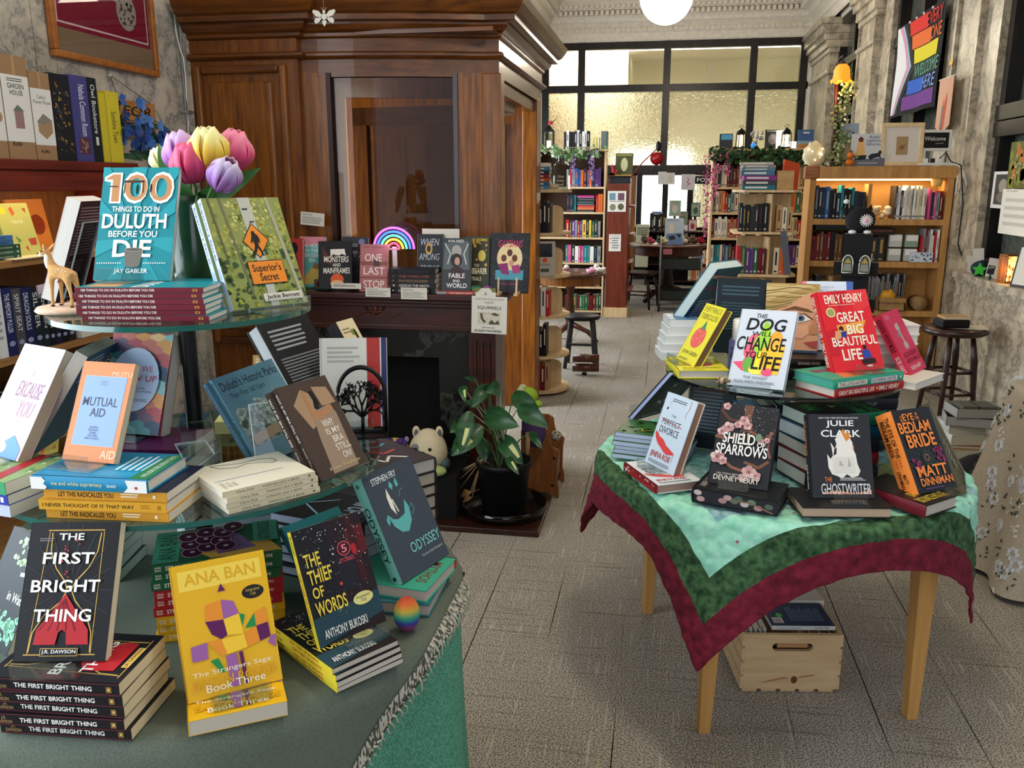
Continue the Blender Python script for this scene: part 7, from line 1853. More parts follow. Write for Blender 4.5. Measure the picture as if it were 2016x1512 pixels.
for i,z in enumerate(lev):
 m =MB();m.disc(.255,z +(.02 if i ==0 else -.012),z +(.045 if i ==0 else .008),48,BIRCH);m.build('tier',root)
m =MB();m.box(-.02,-.02,0,.02,.02,1.51,BIRCH);m.build('post',root)
for i,z in enumerate(lev[:-1]):
 zz =z +(.045 if i ==0 else .008)
 for a in (20,110,200,290):
  m =MB();pr =[(0.02,0),(.20,0),(.20,.15),(.185,.175),(.15,.19),(0.02,.19)]
  m.prism(pr,-.006,.006,BIRCH,None,'y');m.build('divider',root,V3(0,0,zz) @ RZ(a))
sb =[('black',.23,'black'),('charcoal',.2,'grey'),('white',.22,'white'),('red',.21,'red'),('dark red',.2,'wine'),('tan',.22,'tan'),('navy',.2,'navy'),('black',.21,'black')]
rq =random.Random(8)
tn =['lowest','second','third','fourth','top']
for i,z in enumerate(lev[:-1]):
 zz =z +(.046 if i ==0 else .009)
 x =-.055
 for k in range(6):
  cn,h,_ =sb[(i *3+k)% 8]
  t =rq.uniform(.022,.040)
  if x +t > .2:
   break
  hh =min(h *rq.uniform(.9,1.05),.245)
  mx_ =sqrt(max(.001,.245 ** 2- (x +t) ** 2))
  m =MB();c =PAL[cn]
  m.box(0,0,0,.003,.13,hh,mat(c,.4));m.box(t - .003,0,0,t - .0006,.13,hh,mat(c,.4));m.box(.003,0,0,t - .003,.003,hh,mat(c,.4));m.box(.003,.003,.003,t - .003,.127,hh - .004,mat('d8cfba',.85))
  m.box(t *.35,-.0005,hh *.35,t *.65,0,hh *.85,mat('d8d2c4' if cn not in ('white','tan') else '3a3a3c',.5))
  tag(m.build('book',None,V3(SXc +x,SYc - min(mx_,.215),zz)),f'{cn} book, {ORD[k]} from the left on the {tn[i]} tier of the round spinner','book','books on the round spinner')
  x += t +.001
p =at(1085,545,SYc - .2)
book(lean(-.83,SYc - .25,.909,18,3),.155,.25,.02,'b9b2a4','grey cover book with orange sticker facing out on the round spinner',fa=[('r',.08,.06,.85,.45,'2a2a3a'),('p',[(.1,.35),(.5,.25),(.85,.35),(.85,.45),(.1,.45)],'16161c'),('e',.5,.54,.12,.07,'d8502c'),('b',.2,.65,.8,.72,2,'6a6a6a'),('r',.3,.78,.7,.88,'4a5248')])
z =1.524
for i,(c,cn) in enumerate((('4a86b0','sky blue'),('2f5f8a','mid blue'),('b3502c','rust'),('7a1a1f','dark red'),('1f2a3a','black blue'),('3f7aa0','blue'),('e3dfd4','white'))):
 m =MB();m.box(0,0,0,.16,.12,.026,mat(c,.45));m.box(.16,.003,.003,.1603,.117,.023,mat('e0d8c6',.8));m.box(.02,-.0005,.008,.12,0,.017,mat('e0dccf',.5))
 tag(m.build('book',None,V3(SXc - .05+.003*(i % 3),SYc - .19,z +.0265*i)),f'{cn} lying book, {ORD[i]} from below in the pile on the round spinner','book','pile on the round spinner')
root =thing('glass_bottle_lamp','square clear glass bottle with white script standing on the round spinner','bottle',(-.735,SYc - .10,1.524))
m =MB();m.prism([(-.055,-.05),(.055,-.05),(.055,.05),(-.055,.05)],.002,.17,glass('c9d3d2',.03,1.4));m.lathe([(.055,.17),(.04,.19),(.024,.2),(.024,.235),(.03,.238)],20,glass('c9d3d2',.03,1.4));m.build('bottle',root)
m =MB();art(m,[('t','Give\nevery\nbook',.25,.4,.75,.85,'e6e6e0',.0,.2)],lambda u,v,L:(-.055+.11*u,-.051,.17*(1- v)),.11,.17);m.build('script',root)
root =thing('shell_goose','small cream goose shaped shell ornament before the glass bottle','ornament',(-.80,SYc - .17,1.524))
m =MB();m.ball((.02,0,.02),(.035,.02,.02),mat('c9b89a',.5),14,8);m.tube([(0,0,.03),(-.012,0,.06),(-.006,0,.085)],[.012,.01,.009],8,mat('d8ccb4',.5));m.build('body',root)
c =at(1120,532,8.4)
root =thing('side_table','small round wooden table with pale trinkets between the spinner and pine bookcase','table',(-.88,8.45,0))
m =MB();m.lathe([(0,.685),(.34,.685),(.355,.70),(.35,.715),(0,.715)],40,WALNUT);m.build('tabletop',root)
m =MB();m.lathe([(.30,.60),(.30,.685)],40,OAKV);m.build('apron',root)
m =MB();m.lathe([(.03,.1),(.05,.3),(.03,.5),(.06,.6)],20,WALNUT);m.build('column',root)
for a in (0,120,240):
 m =MB();m.tube([(0,0,.2),(.18*cos(radians(a)),.18*sin(radians(a)),.12),(.28*cos(radians(a)),.28*sin(radians(a)),.015)],[.03,.025,.018],8,WALNUT);m.build('leg',root)
rq =random.Random(2)
for k in range(13):
 a,r =rq.uniform(0,6.28),.31*sqrt(rq.random())
 h =rq.uniform(.02,.05)
 m =MB();cc =('e9e4da','d8d3cc','e0a0b8','efe9dd','c94f8a')[k % 5]
 if k % 3==0:
  m.lathe([(0,0),(.03,0),(.045,.02),(.05,.045),(.044,.045),(.03,.02),(0,.01)],16,mat(cc,.4))
 elif k % 3==1:
  m.ball((0,0,h *.8),(.03,.024,h *.8),mat(cc,.5),12,8)
 else:
  m.ball((0,0,.015),(.045,.03,.015),mat(cc,.6),12,8);m.ball((.03,0,.035),(.018,.016,.016),mat(cc,.6),10,6)
 tag(m.build('trinket',None,V3(-.88+r *cos(a),8.45+r *sin(a),.716)),'pale or pink china trinket on the small round wooden table','trinket','trinkets on the small round table')
root =thing('black_stool','black painted stool half behind the round spinner','stool',(-.66,7.35,0))
m =MB();m.lathe([(0,.42),(.15,.42),(.16,.44),(.15,.455),(0,.455)],28,BLACKP);m.build('seat',root)
for sx in (-1,1):
 for sy in (-1,1):
  m =MB();m.tube([(sx *.09,sy *.09,.43),(sx *.13,sy *.13,0)],.016,8,mat('3a3c3e',.5));m.build('leg',root)
m =MB();m.box(-.12,-.012,.18,.12,.012,.2,mat('3a3c3e',.5));m.build('stretcher',root)
root =thing('log_cart','pair of round wooden rollers on casters at the foot of the black stool','footrest',(-.60,7.0,0))
for z_ in (.06,.14):
 m =MB();m.tube([(-.1,0,z_),(.12,.02,z_)],.035,14,WALNUT);m.build('roller',root)
m =MB();m.lathe([(0,0),(.02,0),(.02,.02),(0,.02)],12,BLACKP);m.build('caster',root)
TX,TY =.08,11.7
root =thing('pedestal_table','round dark pedestal table with soft toys before the far window wall','table',(TX,TY,0))
m =MB();m.lathe([(0,.74),(.50,.74),(.52,.755),(.52,.775),(.5,.785),(0,.785)],48,WALNUT);m.build('tabletop',root)
m =MB();m.lathe([(.46,.64),(.46,.74)],48,WALNUT);m.build('apron',root)
m =MB();m.lathe([(.06,.08),(.11,.2),(.07,.4),(.12,.62)],20,DARKW);m.build('pedestal',root)
for a in (45,135,225,315):
 m =MB();m.tube([(0,0,.2),(.25*cos(radians(a)),.25*sin(radians(a)),.14),(.4*cos(radians(a)),.4*sin(radians(a)),.03)],[.05,.045,.03],8,DARKW);m.build('foot',root)
ty =[(-.30,.0,.055,'6f6258','grey brown mouse plush at the left of the pedestal table'),(-.22,-.18,.045,'b8506a','rose pink plush at the front left of the pedestal table'),(-.10,-.05,.05,'5a6a58','grey green plush in the middle of the pedestal table'),(-.05,-.25,.05,'d8d3a8','pale yellow lamb plush at the front of the pedestal table'),(.08,-.22,.04,'dcc9c4','pale pink rabbit plush at the front of the pedestal table'),(.20,-.2,.05,'d8ccb8','cream plush right of the pink rabbit on the pedestal table'),(.25,.05,.055,'7a6a58','brown bear plush near the right of the pedestal table'),(.34,.0,.055,'6a5c4c','dark brown plush beside the brown bear on the pedestal table'),(.43,-.05,.045,'b3243a','red capped plush at the right edge of the pedestal table')]
for dx,dy,r,c,lbl in ty:
 root =thing('soft_toy',lbl,'plush toy',(TX +dx *1.0,TY +dy,.786),'soft toys on the pedestal table')
 m =MB();m.ball((0,0,r *.8),(r *1.15,r,r *.8),mat(c,.95),14,10);m.build('body',root)
 m =MB();m.ball((-.4*r,-.5*r,r *1.4),(.6*r,.6*r,.55*r),mat(c,.95),12,8);m.build('head',root)
 for s in (-1,1):
  m =MB();m.ball((-.4*r +s *.4*r,-.4*r,r *1.95),(.18*r,.12*r,.3*r),mat(c,.95),8,6);m.build('ear',root)
p =at(1305,465,TY - .2)
book(lean(TX +.07,TY - .28,.79,0,10),.24,.34,.008,'b9cde0','tall blue white dog picture book standing on the pedestal table',fa=[('e',.35,.4,.12,.2,'e0d8c8'),('p',[(.1,.6),(.9,.55),(1,1),(0,1)],'6a8ac0'),('p',[(.2,.7),(.5,.65),(.6,.8),(.3,.85)],'22262c'),('p',[(.6,.6),(.9,.62),(.8,.75)],'22262c'),('b',.1,.05,.9,.15,2,'7a9ac0')])
card(1306,490,1323,501,TY - .54,'pink price card on the edge of the pedestal table',1,0,'price_card','paper',[('r',0,0,1,1,'d88a94')])
root =thing('utility_cart','black two tray utility cart on casters before the pedestal table','cart',(.24,10.95,0))
for z_ in (.52,.14):
 m =MB();m.box(-.24,-.16,z_,.24,.16,z_ +.015,BLACKP);m.box(-.24,-.16,z_ +.015,.24,-.145,z_ +.12,mat('2c2e2c',.5));m.box(-.24,.145,z_ +.015,.24,.16,z_ +.12,mat('2c2e2c',.5));m.build('tray',root)
for sx in (-1,1):
 for sy in (-1,1):
  m =MB();m.tube([(sx *.25,sy *.16,.05),(sx *.25,sy *.16,.9 if sx < 0 else .62)],.012,8,mat('8a8c8c',.3,.8));m.build('upright',root)
  m =MB();m.tube([(sx *.25- .012,sy *.16,.032),(sx *.25+.012,sy *.16,.032)],.032,14,BLACKP);m.build('caster',root)
m =MB();m.ball((0,0,.04),(.12,.07,.04),mat('6a2a36',.9),14,8);tag(m.build('scarf',None,V3(.20,10.92,.157)),'crumpled wine red cloth on the lower tray of the utility cart','cloth')
m =MB();m.tube([(-.06,0,.03),(.0,.02,.035),(.06,0,.03),(.13,0,.035)],[.015,.025,.025,.012],10,mat('b9ab94',.9));tag(m.build('plush_snake',None,V3(.26,10.92,.537)),'beige plush lying on the upper tray of the utility cart','plush toy')
def wooden_chair(T,label):
 root =thing('wooden_chair',label,'chair',T)
 m =MB();m.prism([(-.2,-.2),(.2,-.2),(.22,.0),(.18,.2),(-.18,.2),(-.22,0)],.43,.46,DARKW);m.build('seat',root,None,.008)
 for sx in (-1,1):
  for sy in (-1,1):
   m =MB();m.tube([(sx *.16,sy *.15,.43),(sx *.19,sy *.18,.25),(sx *.2,sy *.2,0)],[.016,.022,.014],8,DARKW);m.build('leg',root)
  m =MB();m.tube([(sx *.17,.18,.45),(sx *.19,.24,.95)],.014,8,DARKW);m.build('back_post',root)
  m =MB();m.tube([(sx *.185,-.17,.18),(sx *.185,.17,.18)],.010,6,DARKW);m.build('stretcher',root)
 m =MB();m.box(-.2,.225,.86,.2,.25,.96,DARKW);m.build('crest_rail',root,None,.006)
 for k in range(5):
  m =MB();m.tube([(-.12+.06*k,.19,.46),(-.13+.065*k,.235,.87)],.008,6,DARKW);m.build('spindle',root)
wooden_chair(V3(-.27,11.12,0) @ RZ(75),'dark spindle back chair beside the red brown panel')
case('low_bookcase','long low dark bookcase under the pebbled far windows',-.25,1.35,13.6,.28,.82,(.62,.34,.08),DARKW,back='1a120e')
for i,z in enumerate((.345,.085)):
 shelf_books(.42,1.2,z,.2,.24,13.62,.16,['white','tan','orange','dark red','cream','blue','grey'],f'the {("upper", "lower")[i]} shelf under the far windows','low far bookcase books',60+i,thick=(.03,.05))
shelf_books(-.20,.05,.845,.24,.27,13.66,.16,['black'],'top of the low far bookcase','black set on the low far bookcase',63,thick=(.045,.05))
shelf_books(.95,1.3,.845,.22,.27,13.66,.16,['blue','teal','tan','grey','orange'],'the right top of the low far bookcase','right top of the low far bookcase',64,thick=(.035,.05))
fc =[(1283,416,1304,432,'photograph with pink frame propped on the far windows','c9a0a8','picture'),(1318,394,1340,426,'pale grey picture book propped in the far windows','b9aea4','book'),(1337,416,1354,441,'green framed picture propped right of the grey book','4a6a52','picture'),(1330,441,1355,468,'blue and red picture book on the low far bookcase','2f6aa8','book'),(1356,432,1371,456,'red and white picture book on the low far bookcase','a8242c','book'),(1361,399,1378,427,'dark monster picture book high on the low far bookcase','3f4a3c','book')]
for x0,y0,x1,y1,lbl,c,ct in fc:
 a,b =at(x0,y0,13.8),at(x1,y1,13.8)
 root =thing('picture_book' if ct =='book' else 'small_picture',lbl,ct,V3((a.x +b.x)/2,13.8+.01*(x0 % 3),b.z) @ RX(-6))
 w,h =b.x - a.x,a.z - b.z
 m =MB();m.box(-w /2,0,0,w /2,.012,h,mat(c,.5));m.build('board',root)
 m =MB();art(m,[('r',.08,.06,.92,.94,('d8d0c4','c4bab0','7f9a86','3f86c4','e0d8d0','7a8470')[(x0 // 7)% 6]),('e',.5,.55,.25,.25,c),('e',.35,.3,.1,.1,'c98a6a'),('b',.2,.1,.8,.18,2,'5a5a5a')],lambda u,v,L:(-w /2+u *w,-EPS *L *3,h *(1- v)),w,h);m.build('print',root)
 m =MB();m.box(-.02,.012,0,.02,.10,.006,BLACKP);m.box(-.02,.0955,-b.z +.845,.02,.10,.006,BLACKP);m.build('strut',root)
root =thing('fox_den_sign','black sign with white FOX DEN lettering on the black door bars','sign',at(1368,362,14.41))
a,b =at(1368,346,14.41),at(1432,362,14.41)
w,h =b.x - a.x,a.z - b.z
m =MB();m.box(0,0,0,w,.03,h,BLACKP);m.build('board',root)
m =MB();art(m,[('r',0,.0,1,.06,'8a8a88'),('t','FOX DEN',.06,.28,.94,.74,'e6e6e2',.02)],lambda u,v,L:(u *w,-.001*L,h *(1- v)),w,h);m.build('lettering',root)
card(1296,338,1312,363,14.438,'pencil drawing taped to the far black door bars',0,0,'drawing','paper',[('r',0,0,1,1,'c9c6c2'),('l',[(.3,.3),(.5,.6),(.7,.4)],.04,'8a8a94')])
card(1311,340,1328,363,14.436,'colour pencil drawing beside the pencil one on the far bars',0,0,'drawing','paper',[('r',0,0,1,1,'ccc4b8'),('l',[(.4,.8),(.4,.3),(.6,.2)],.05,'b08a6a'),('l',[(.7,.8),(.6,.4)],.05,'7a9a7a')])
card(1342,343,1367,374,14.438,'pink crayon drawing taped to the far black door bars',0,0,'drawing','paper',[('r',0,0,1,1,'c9c3c2'),('l',[(.4,.2),(.6,.35),(.4,.5),(.65,.6),(.4,.75)],.1,'c98aa0')])
m =MB();m.ball((0,0,0),.108,mat('a8121a',.12,0,.5),24,16);bp =Vector((at(1293,305,14.47).x,14.47,1.957))
tag(m.build('red_ball',None,V3(bp.x,bp.y,bp.z)),'shiny red glass ball resting on the rail of the far windows','ball')
root =thing('wall_heater','pale metal heater low on the wall behind the chair','heater',(-.32,13.4,0))
m =MB();m.box(-.08,0,.3,.12,.12,.95,mat('a9a88e',.5));m.build('case',root,None,.01)
m =MB()
for k in range(4):
 m.box(-.06,-.004,.80+k *.03,.1,0,.815+k *.03,mat('55543f',.5))
m.build('grille',root)
root =thing('office_sconce','small bowl shaped wall lamp seen through the pebbled far window','lamp',(.10,16.8,2.55))
m =MB();m.lathe([(.02,0),(.16,.09),(.22,.2),(.2,.2),(.14,.1),(0,.02)],24,mat('d9b49a',.5));m.build('bowl',root)
m =MB();m.tube([(0,0,0),(0,.15,-.05)],.015,8,mat('b08a4a',.3,.8));m.build('bracket',root)
CY =8.5
CS =(1.533,1.297,1.058,.806,.55,.3)
case('birch_bookcase','birch bookcase with ivy garland on top, centre right of the shop',.44,1.33,CY,.24,1.86,CS,BIRCH)
pl2 =[['tan','brown','cream','charcoal','dark red'],['cream','tan','green','red','grey','orange'],['white','cream','red','tan','dark red'],['teal','cream','dark red','purple','white'],['navy','grey','green']]
for i,z in enumerate(CS[:5]):
 shelf_books(.465,.80,z +.001,.165,.2,CY +.01,.14,pl2[i],f'the {nm7[i]} shelf of the birch bookcase','birch bookcase books',70+i,thick=(.022,.036))
 if i < 4:
  shelf_books(1.12,1.30,z +.001,.165,.2,CY +.01,.14,pl2[i],f'the {nm7[i]} birch shelf right of the spinner','birch bookcase books',80+i,thick=(.026,.04))
garland('ivy_garland','thick dark ivy garland along the top of the birch bookcase',[(.46,CY - .04,1.86),(.7,CY - .05,1.83),(1.0,CY - .05,1.83),(1.35,CY - .03,1.80)],420,['24401f','32522a','1c3219','3f5f34'],.07,.05,7,('8a5a4a',.03))
for i,(x,ln) in enumerate(((.40,.75),(.47,.42),(.57,.26))):
 wisteria('wisteria_spray',['long pink flower spray at the left edge of the birch bookcase','middle pink flower spray on the birch bookcase','short pink flower spray on the birch bookcase'][i],(x,CY - .07,(1.83,1.86,1.9)[i]),ln,.05,['c95a8a','d98aa8','a8406a'],130- 30*i,90+i)
def lantern(x,lbl,gl):
 root =thing('lantern',lbl,'lantern',(x,CY +.06,1.884))
 m =MB();m.lathe([(0,0),(.05,0),(.05,.012),(0,.012)],6,BLACKM)
 for k in range(6):
  a =k *pi /3
  m.tube([(.045*cos(a),.045*sin(a),.01),(.04*cos(a),.04*sin(a),.13)],.004,4,BLACKM)
 m.lathe([(.05,.13),(.03,.165),(.012,.18),(0,.185)],6,BLACKM)
 m.tube([(0,0,.18),(.02,0,.2),(0,0,.215),(-.02,0,.2),(0,0,.18)],.003,4,BLACKM);m.build('frame',root)
 m =MB();m.lathe([(.03,.015),(.03,.12)],12,glow('ffe9c4',gl));m.build('candle',root)
lantern(at(1459,285,CY).x,'small black lantern at the left on the birch bookcase top',1.2)
lantern(at(1549,285,CY).x,'small black lantern with bright glow at the right on the birch bookcase top',4)
for (x0,y0,x1,y1,c,lbl,it) in ((1418,263,1442,290,'2a2c30','dark book with blue picture at the left of the ivy topped case',[('r',.1,.05,.95,.4,'4a9ac0')]),(1508,255,1534,289,'3a3a3c','grey portrait book behind the ivy on the birch bookcase',[('e',.5,.5,.3,.3,'8a8684'),('e',.5,.4,.15,.15,'a9a4a0'),('r',.1,.04,.9,.1,'b9b9b6')]),(1573,255,1601,288,'3f5f8f','blue sky and dune book at the right of the ivy topped case',[('r',0,0,1,.6,'3f5f94'),('r',0,.6,1,.78,'8aa0b4'),('r',0,.78,1,1,'b07a3a'),('r',.3,.12,.7,.2,'e0e0dc')])):
 a,b =at(x0,y0,CY +.08),at(x1,y1,CY +.08)
 book(lean((a.x +b.x)/2,CY +.07,1.884,0,8),b.x - a.x,a.z - 1.884,.02,c,lbl,fa=it,hard=1)
for x,w,lbl in ((1535,.05,'glowing white block lamp between the lanterns'),(1563,.06,'low glowing white lamp beside the blue dune book')):
 m =MB();m.box(-w /2,0,0,w /2,.04,.06+.1*(x < 1550),glow('fff0d8',2.5));tag(m.build('block_lamp',None,V3(at(x,285,CY).x,CY +.06,1.884)),lbl,'lamp')
root =thing('silver_ornament','silver leaf sculpture with blue glass ball on the birch bookcase','ornament',(at(1490,285,CY).x,CY +.05,1.884))
m =MB();rq =random.Random(3)
for k in range(14):
 a =rq.uniform(0,6.28);d =Vector((cos(a)*.05,sin(a)*.02,rq.uniform(.03,.16)))
 m.ball(d,(.012,.006,.02),mat('a9a9ac',.2,.9),8,6)
m.tube([(0,0,0),(.01,0,.16)],.005,6,mat('a9a9ac',.2,.9));m.build('sculpture',root)
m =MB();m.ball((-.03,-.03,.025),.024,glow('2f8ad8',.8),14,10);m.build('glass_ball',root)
root =thing('book_spinner','square birch book spinner with a tall lying pile on top','bookcase',(.775,7.0,0))
for z in (1.50,1.19,.87,.55,.23):
 m =MB();m.prism([(-.24,-.18),(-.18,-.24),(.18,-.24),(.24,-.18),(.24,.18),(.18,.24),(-.18,.24),(-.24,.18)],z,z +.018,BIRCH);m.build('tier',root,None,.002)
for z in (1.208,.888,.568,.248):
 for a in (0,90):
  m =MB();m.box(-.20,-.006,0,.20,.006,.28,BIRCH);m.build('divider',root,V3(0,0,z) @ RZ(a +8))
m =MB();m.lathe([(0,0),(.2,0),(.2,.03),(.03,.05),(.03,.25)],28,BIRCH);m.build('base',root)
for i,z in enumerate((1.209,.889,.569)):
 shelf_books(-.13,.11,0,.18,.215,0,.13,[['red','charcoal','dark red','black','navy'],['white','red','green','purple','dark red'],['blue','tan','grey']][i],f'the {("top", "second", "third")[i]} tier of the square spinner','books on the square spinner',100+i,V3(.70,6.80,z),(.024,.036))
 shelf_books(0,.13,0,.18,.2,0,.1,['cream','tan','orange'],f'the right side of the {("top", "second", "third")[i]} square spinner tier','books on the square spinner',110+i,V3(.845,6.83,z),(.03,.045))
z =1.519
for i,(c,cn) in enumerate((('1f6a7a','teal and red'),('3a3c40','dark grey'),('8a2f7a','purple'),('3f6a86','slate blue'),('5a7a86','grey blue'),('8a8a86','grey'),('b9b09c','beige'))):
 m =MB();t =.034 if i < 4 else .02
 m.box(-.12,0,0,.12,.15,t,mat(c,.45));m.box(.117,.003,.003,.1205,.147,t - .003,mat('d8d0c0',.8));m.box(-.1,-.0005,t *.3,.06,0,t *.7,mat('d8d4cc',.5))
 tag(m.build('book',None,V3(.70+.008*(i % 3)- .004*i,6.80,z) @ RZ(3*(i % 3)- 3)),f'{cn} lying book, {ORD[i]} from below, on the square birch spinner','book','pile on the square spinner')
 z += t +.001
book(lean(.93,6.85,1.519,30,14,14),.14,.22,.02,'c9502c','orange red book leaning at the right of the lying pile on the square spinner',hard=1)
m =MB();m.box(0,0,0,.12,.08,.14,grain('a8804f','bf9862',(6,6,6),.6));tag(m.build('card_box',None,V3(.83,6.80,1.519)),'brown cardboard box behind the pile on the square spinner','box')
m =MB();m.box(0,0,0,.045,.02,.33,mat('5a5c66',.4));tag(m.build('slim_box',None,V3(.93,6.757,.889) @ RY(-10)),'slim grey box leaning at the right of the square spinner','box')
PY,PX0,PX1 =7.2,1.13,2.19
PS =(1.292,.962,.575,.16)
root =case('display_bookcase','large honey pine bookcase on the right with a lit top shelf',PX0,PX1,PY,.30,1.605,PS,PINE,.045,.09,'b9884c')
m =MB();m.box(PX0 - .05,PY - .03,1.60,PX0 +.06,PY +.02,1.70,grain('8a4f2c','b07a4a',(2,9,9),.5));m.build('scroll_cap',root,V3(-(PX0 +PX1)/2,-PY,0),.01)
area('bookcase_strip_light',((PX0 +PX1)/2,PY +.10,1.592),(0,0,0),.9,.05,5,(1.0,.82,.48))
m =MB();m.box(PX0 +.06,PY +.05,1.588,PX1 - .12,PY +.075,1.60,glow('ffd98a',6));m.build('strip_lamp',root,V3(-(PX0 +PX1)/2,-PY,0))
shelf_books(PX0 +.05,1.56,PS[0]+.001,.20,.26,PY +.01,.18,['navy','charcoal','black','teal','black','grey','blue'],'the lit top shelf of the honey pine bookcase','honey pine bookcase books',120,thick=(.02,.032))
m =MB();m.box(1.575,PY +.01,PS[0],1.60,PY +.2,PS[0]+.27,PINE);tag(m.build('shelf_divider'),'upright pine board between books and shells on the lit shelf','divider')
root =thing('coral_shells','heap of pale shells and coral on the lit pine shelf','shells',(1.68,PY +.08,PS[0]+.001))
rq =random.Random(31)
for k in range(12):
 m =MB();m.ball((0,0,0),(.028,.022,.02),mat(('e0cba0','cdb184','efe0bc')[k % 3],.6),10,7,lambda q,p:Vector((q.x *(1+.25*sin(5*p.x +k)),q.y,q.z *(1+.3*sin(6*p.y)))))
 m.build('shell',root,V3(rq.uniform(-.06,.06),rq.uniform(-.04,.04),.02+.03*(k // 4)) @ RZ(rq.uniform(0,180)))
shelf_books(1.78,2.02,PS[0]+.001,.22,.26,PY +.01,.19,['white','grey','cream','white','charcoal'],'the lit shelf right of the shells','slim magazines on the lit shelf',122,thick=(.010,.016),noun='magazine')
shelf_books(2.025,2.14,PS[0]+.001,.20,.24,PY +.01,.18,['pink','charcoal','grey','dark red'],'the right end of the lit pine shelf','honey pine bookcase books',123,thick=(.016,.026))
m =MB();m.lathe([(0,0),(.035,0),(.045,.055),(.04,.06),(0,.05)],18,mat('d9b46a',.5));tag(m.build('small_bowl',None,V3(2.08,PY +.06,1.545)),'little tan shade at the upper right of the lit pine shelf','shade')
shelf_books(PX0 +.05,1.50,PS[1]+.001,.19,.24,PY +.01,.18,['black','charcoal','brown','black','dark red'],'the second shelf of the honey pine bookcase','honey pine bookcase books',124,thick=(.022,.036))
for i,(c,lbl,tx) in enumerate((('17181a','long black lying book across the second pine shelf at the left',''),('1c1a1a','black lying book lettered in red on the second pine shelf','PROJECT BOOKSTORE'))):
 m =MB();m.box(0,0,0,.28,.16,.045,mat(c,.4))
 if tx:
  art(m,[('t',tx,.06,.3,.94,.75,'9a4a3c',.01)],lambda u,v,L:(.28*u,-.0006,.045*(1- v)),.28,.045)
 tag(m.build('book',None,V3((1.2,1.52)[i],PY +.012,PS[1]+(.245,.215)[i])),lbl,'book')
shelf_books(1.52,1.74,PS[1]+.001,.18,.21,PY +.01,.18,['charcoal','black','charcoal'],'the box set on the second pine shelf','black box set on the second pine shelf',126,thick=(.05,.055))
for i in range(4):
 root =thing('card_holder',['white curved card stand low left on the second pine shelf','white curved card stand high left on the second pine shelf','pale green card stand high right on the second pine shelf','grey card stand low right on the second pine shelf'][i],'card stand',V3(1.77+.12*(i > 1),PY +.04,PS[1]+.002+.11*(i in (1,2))))
 m =MB();m.box(0,0,0,.10,.06,.10,mat(('b9bab6','c4c4c0','8aa08a','b0b0aa')[i],.5));m.build('tray',root,None,.008)
 m =MB();m.box(.008,-.002,.05,.092,0,.095,mat('e6e4de',.5));m.build('card',root)
shelf_books(2.0,2.14,PS[1]+.001,.20,.26,PY +.01,.18,['red','white','grey','dark red'],'the right end of the second pine shelf','honey pine bookcase books',127,thick=(.014,.02))
root =thing('patterned_box','small white box with blue pattern on the second pine shelf','box',V3(1.93,PY - .005,PS[1]+.002))
m =MB();m.box(0,-.01,0,.16,.06,.075,mat('c9d3dc',.5));art(m,[('s',.05,.1,.95,.9,22,'2f4f6a',.04)],lambda u,v,L:(.16*u,-.0105,.075*(1- v)),.16,.075);m.build('carton',root)
m =MB();m.lathe([(0,0),(.03,0),(.03,.06),(0,.06)],18,mat('c9c6c0',.4));m.lathe([(.02,.061),(.024,.066)],14,mat('d84a7a',.5));tag(m.build('washi_tape',None,V3(1.62,PY +.0,PS[1]+.002)),'roll of white and pink tape on the second pine shelf','tape')
shelf_books(1.55,1.95,PS[2]+.001,.24,.28,PY +.12,.14,['grey','charcoal','black','grey'],'the third shelf of the honey pine bookcase','honey pine bookcase books',128,thick=(.012,.02))
shelf_books(PX0 +.06,1.5,PS[2]+.001,.22,.28,PY +.01,.18,['tan','charcoal','brown','cream'],'the left of the third honey pine shelf','honey pine bookcase books',129,thick=(.03,.05))
root =thing('carton_box','open cardboard box with yellow bags on the third pine shelf','box',V3(1.72,PY - .03,PS[2]+.002))
CB =grain('8f6a40','a98354',(5,5,5),.7)
m =MB()
for bxx in ((0,0,0,.2,.006,.10),(0,.12,0,.2,.126,.10),(0,0,0,.006,.126,.10),(.194,0,0,.2,.126,.10),(0,0,0,.2,.126,.004)):
 m.box(*bxx,CB)
m.build('carton',root)
m =MB();m.box(0,-.04,-.001,.2,0,.002,CB,V3(0,0,.10) @ RX(50));m.build('flap',root)
m =MB();m.ball((.08,.06,.11),(.06,.04,.05),mat('d89a2c',.5),12,8,lambda q,p:q +Vector((.01*sin(9*p.z),0,.012*sin(8*p.x))));m.build('bag',root)
for i in range(3):
 m =MB();m.tube([(0,0,0),(0,.16,0)],.055,18,mat(('9a7a52','a5855c','8a6c48')[i],.7));tag(m.build('paper_roll',None,V3(2.04+.0*i,PY +.01,PS[2]+.056+.0) @ V3(.0,0,0) if i ==0 else V3((2.04,1.62,1.98)[i],PY +.01,(0,PS[2]+.056,PS[3]+.056)[i])),['kraft paper roll at the right of the third pine shelf','kraft paper roll left of the open carton','kraft paper roll on the bottom pine shelf'][i],'paper roll')
for i in range(4):
 m =MB();m.box(0,0,0,.2,.2,.07,mat(('6a4f34','8a6a48','5a4632','a9a49a')[i],.8));tag(m.build('carton',None,V3(1.5+.22*(i % 2),PY +.02,PS[3]+.002+.072*(i // 2))),['lower left brown carton on the bottom pine shelf','lower right brown carton on the bottom pine shelf','upper left brown carton on the bottom pine shelf','upper right pale carton on the bottom pine shelf'][i],'box')
ZP_ =1.697
root =thing('bell_shade_lamp','dark wooden lamp post with glowing amber bell shade wound with greenery','lamp',(at(1642,320,PY +.1).x,PY +.12,ZP_))
lp0 =Vector((at(1642,320,PY +.1).x,PY +.12,ZP_))
sh_ =at(1657,150,PY +.02)- lp0
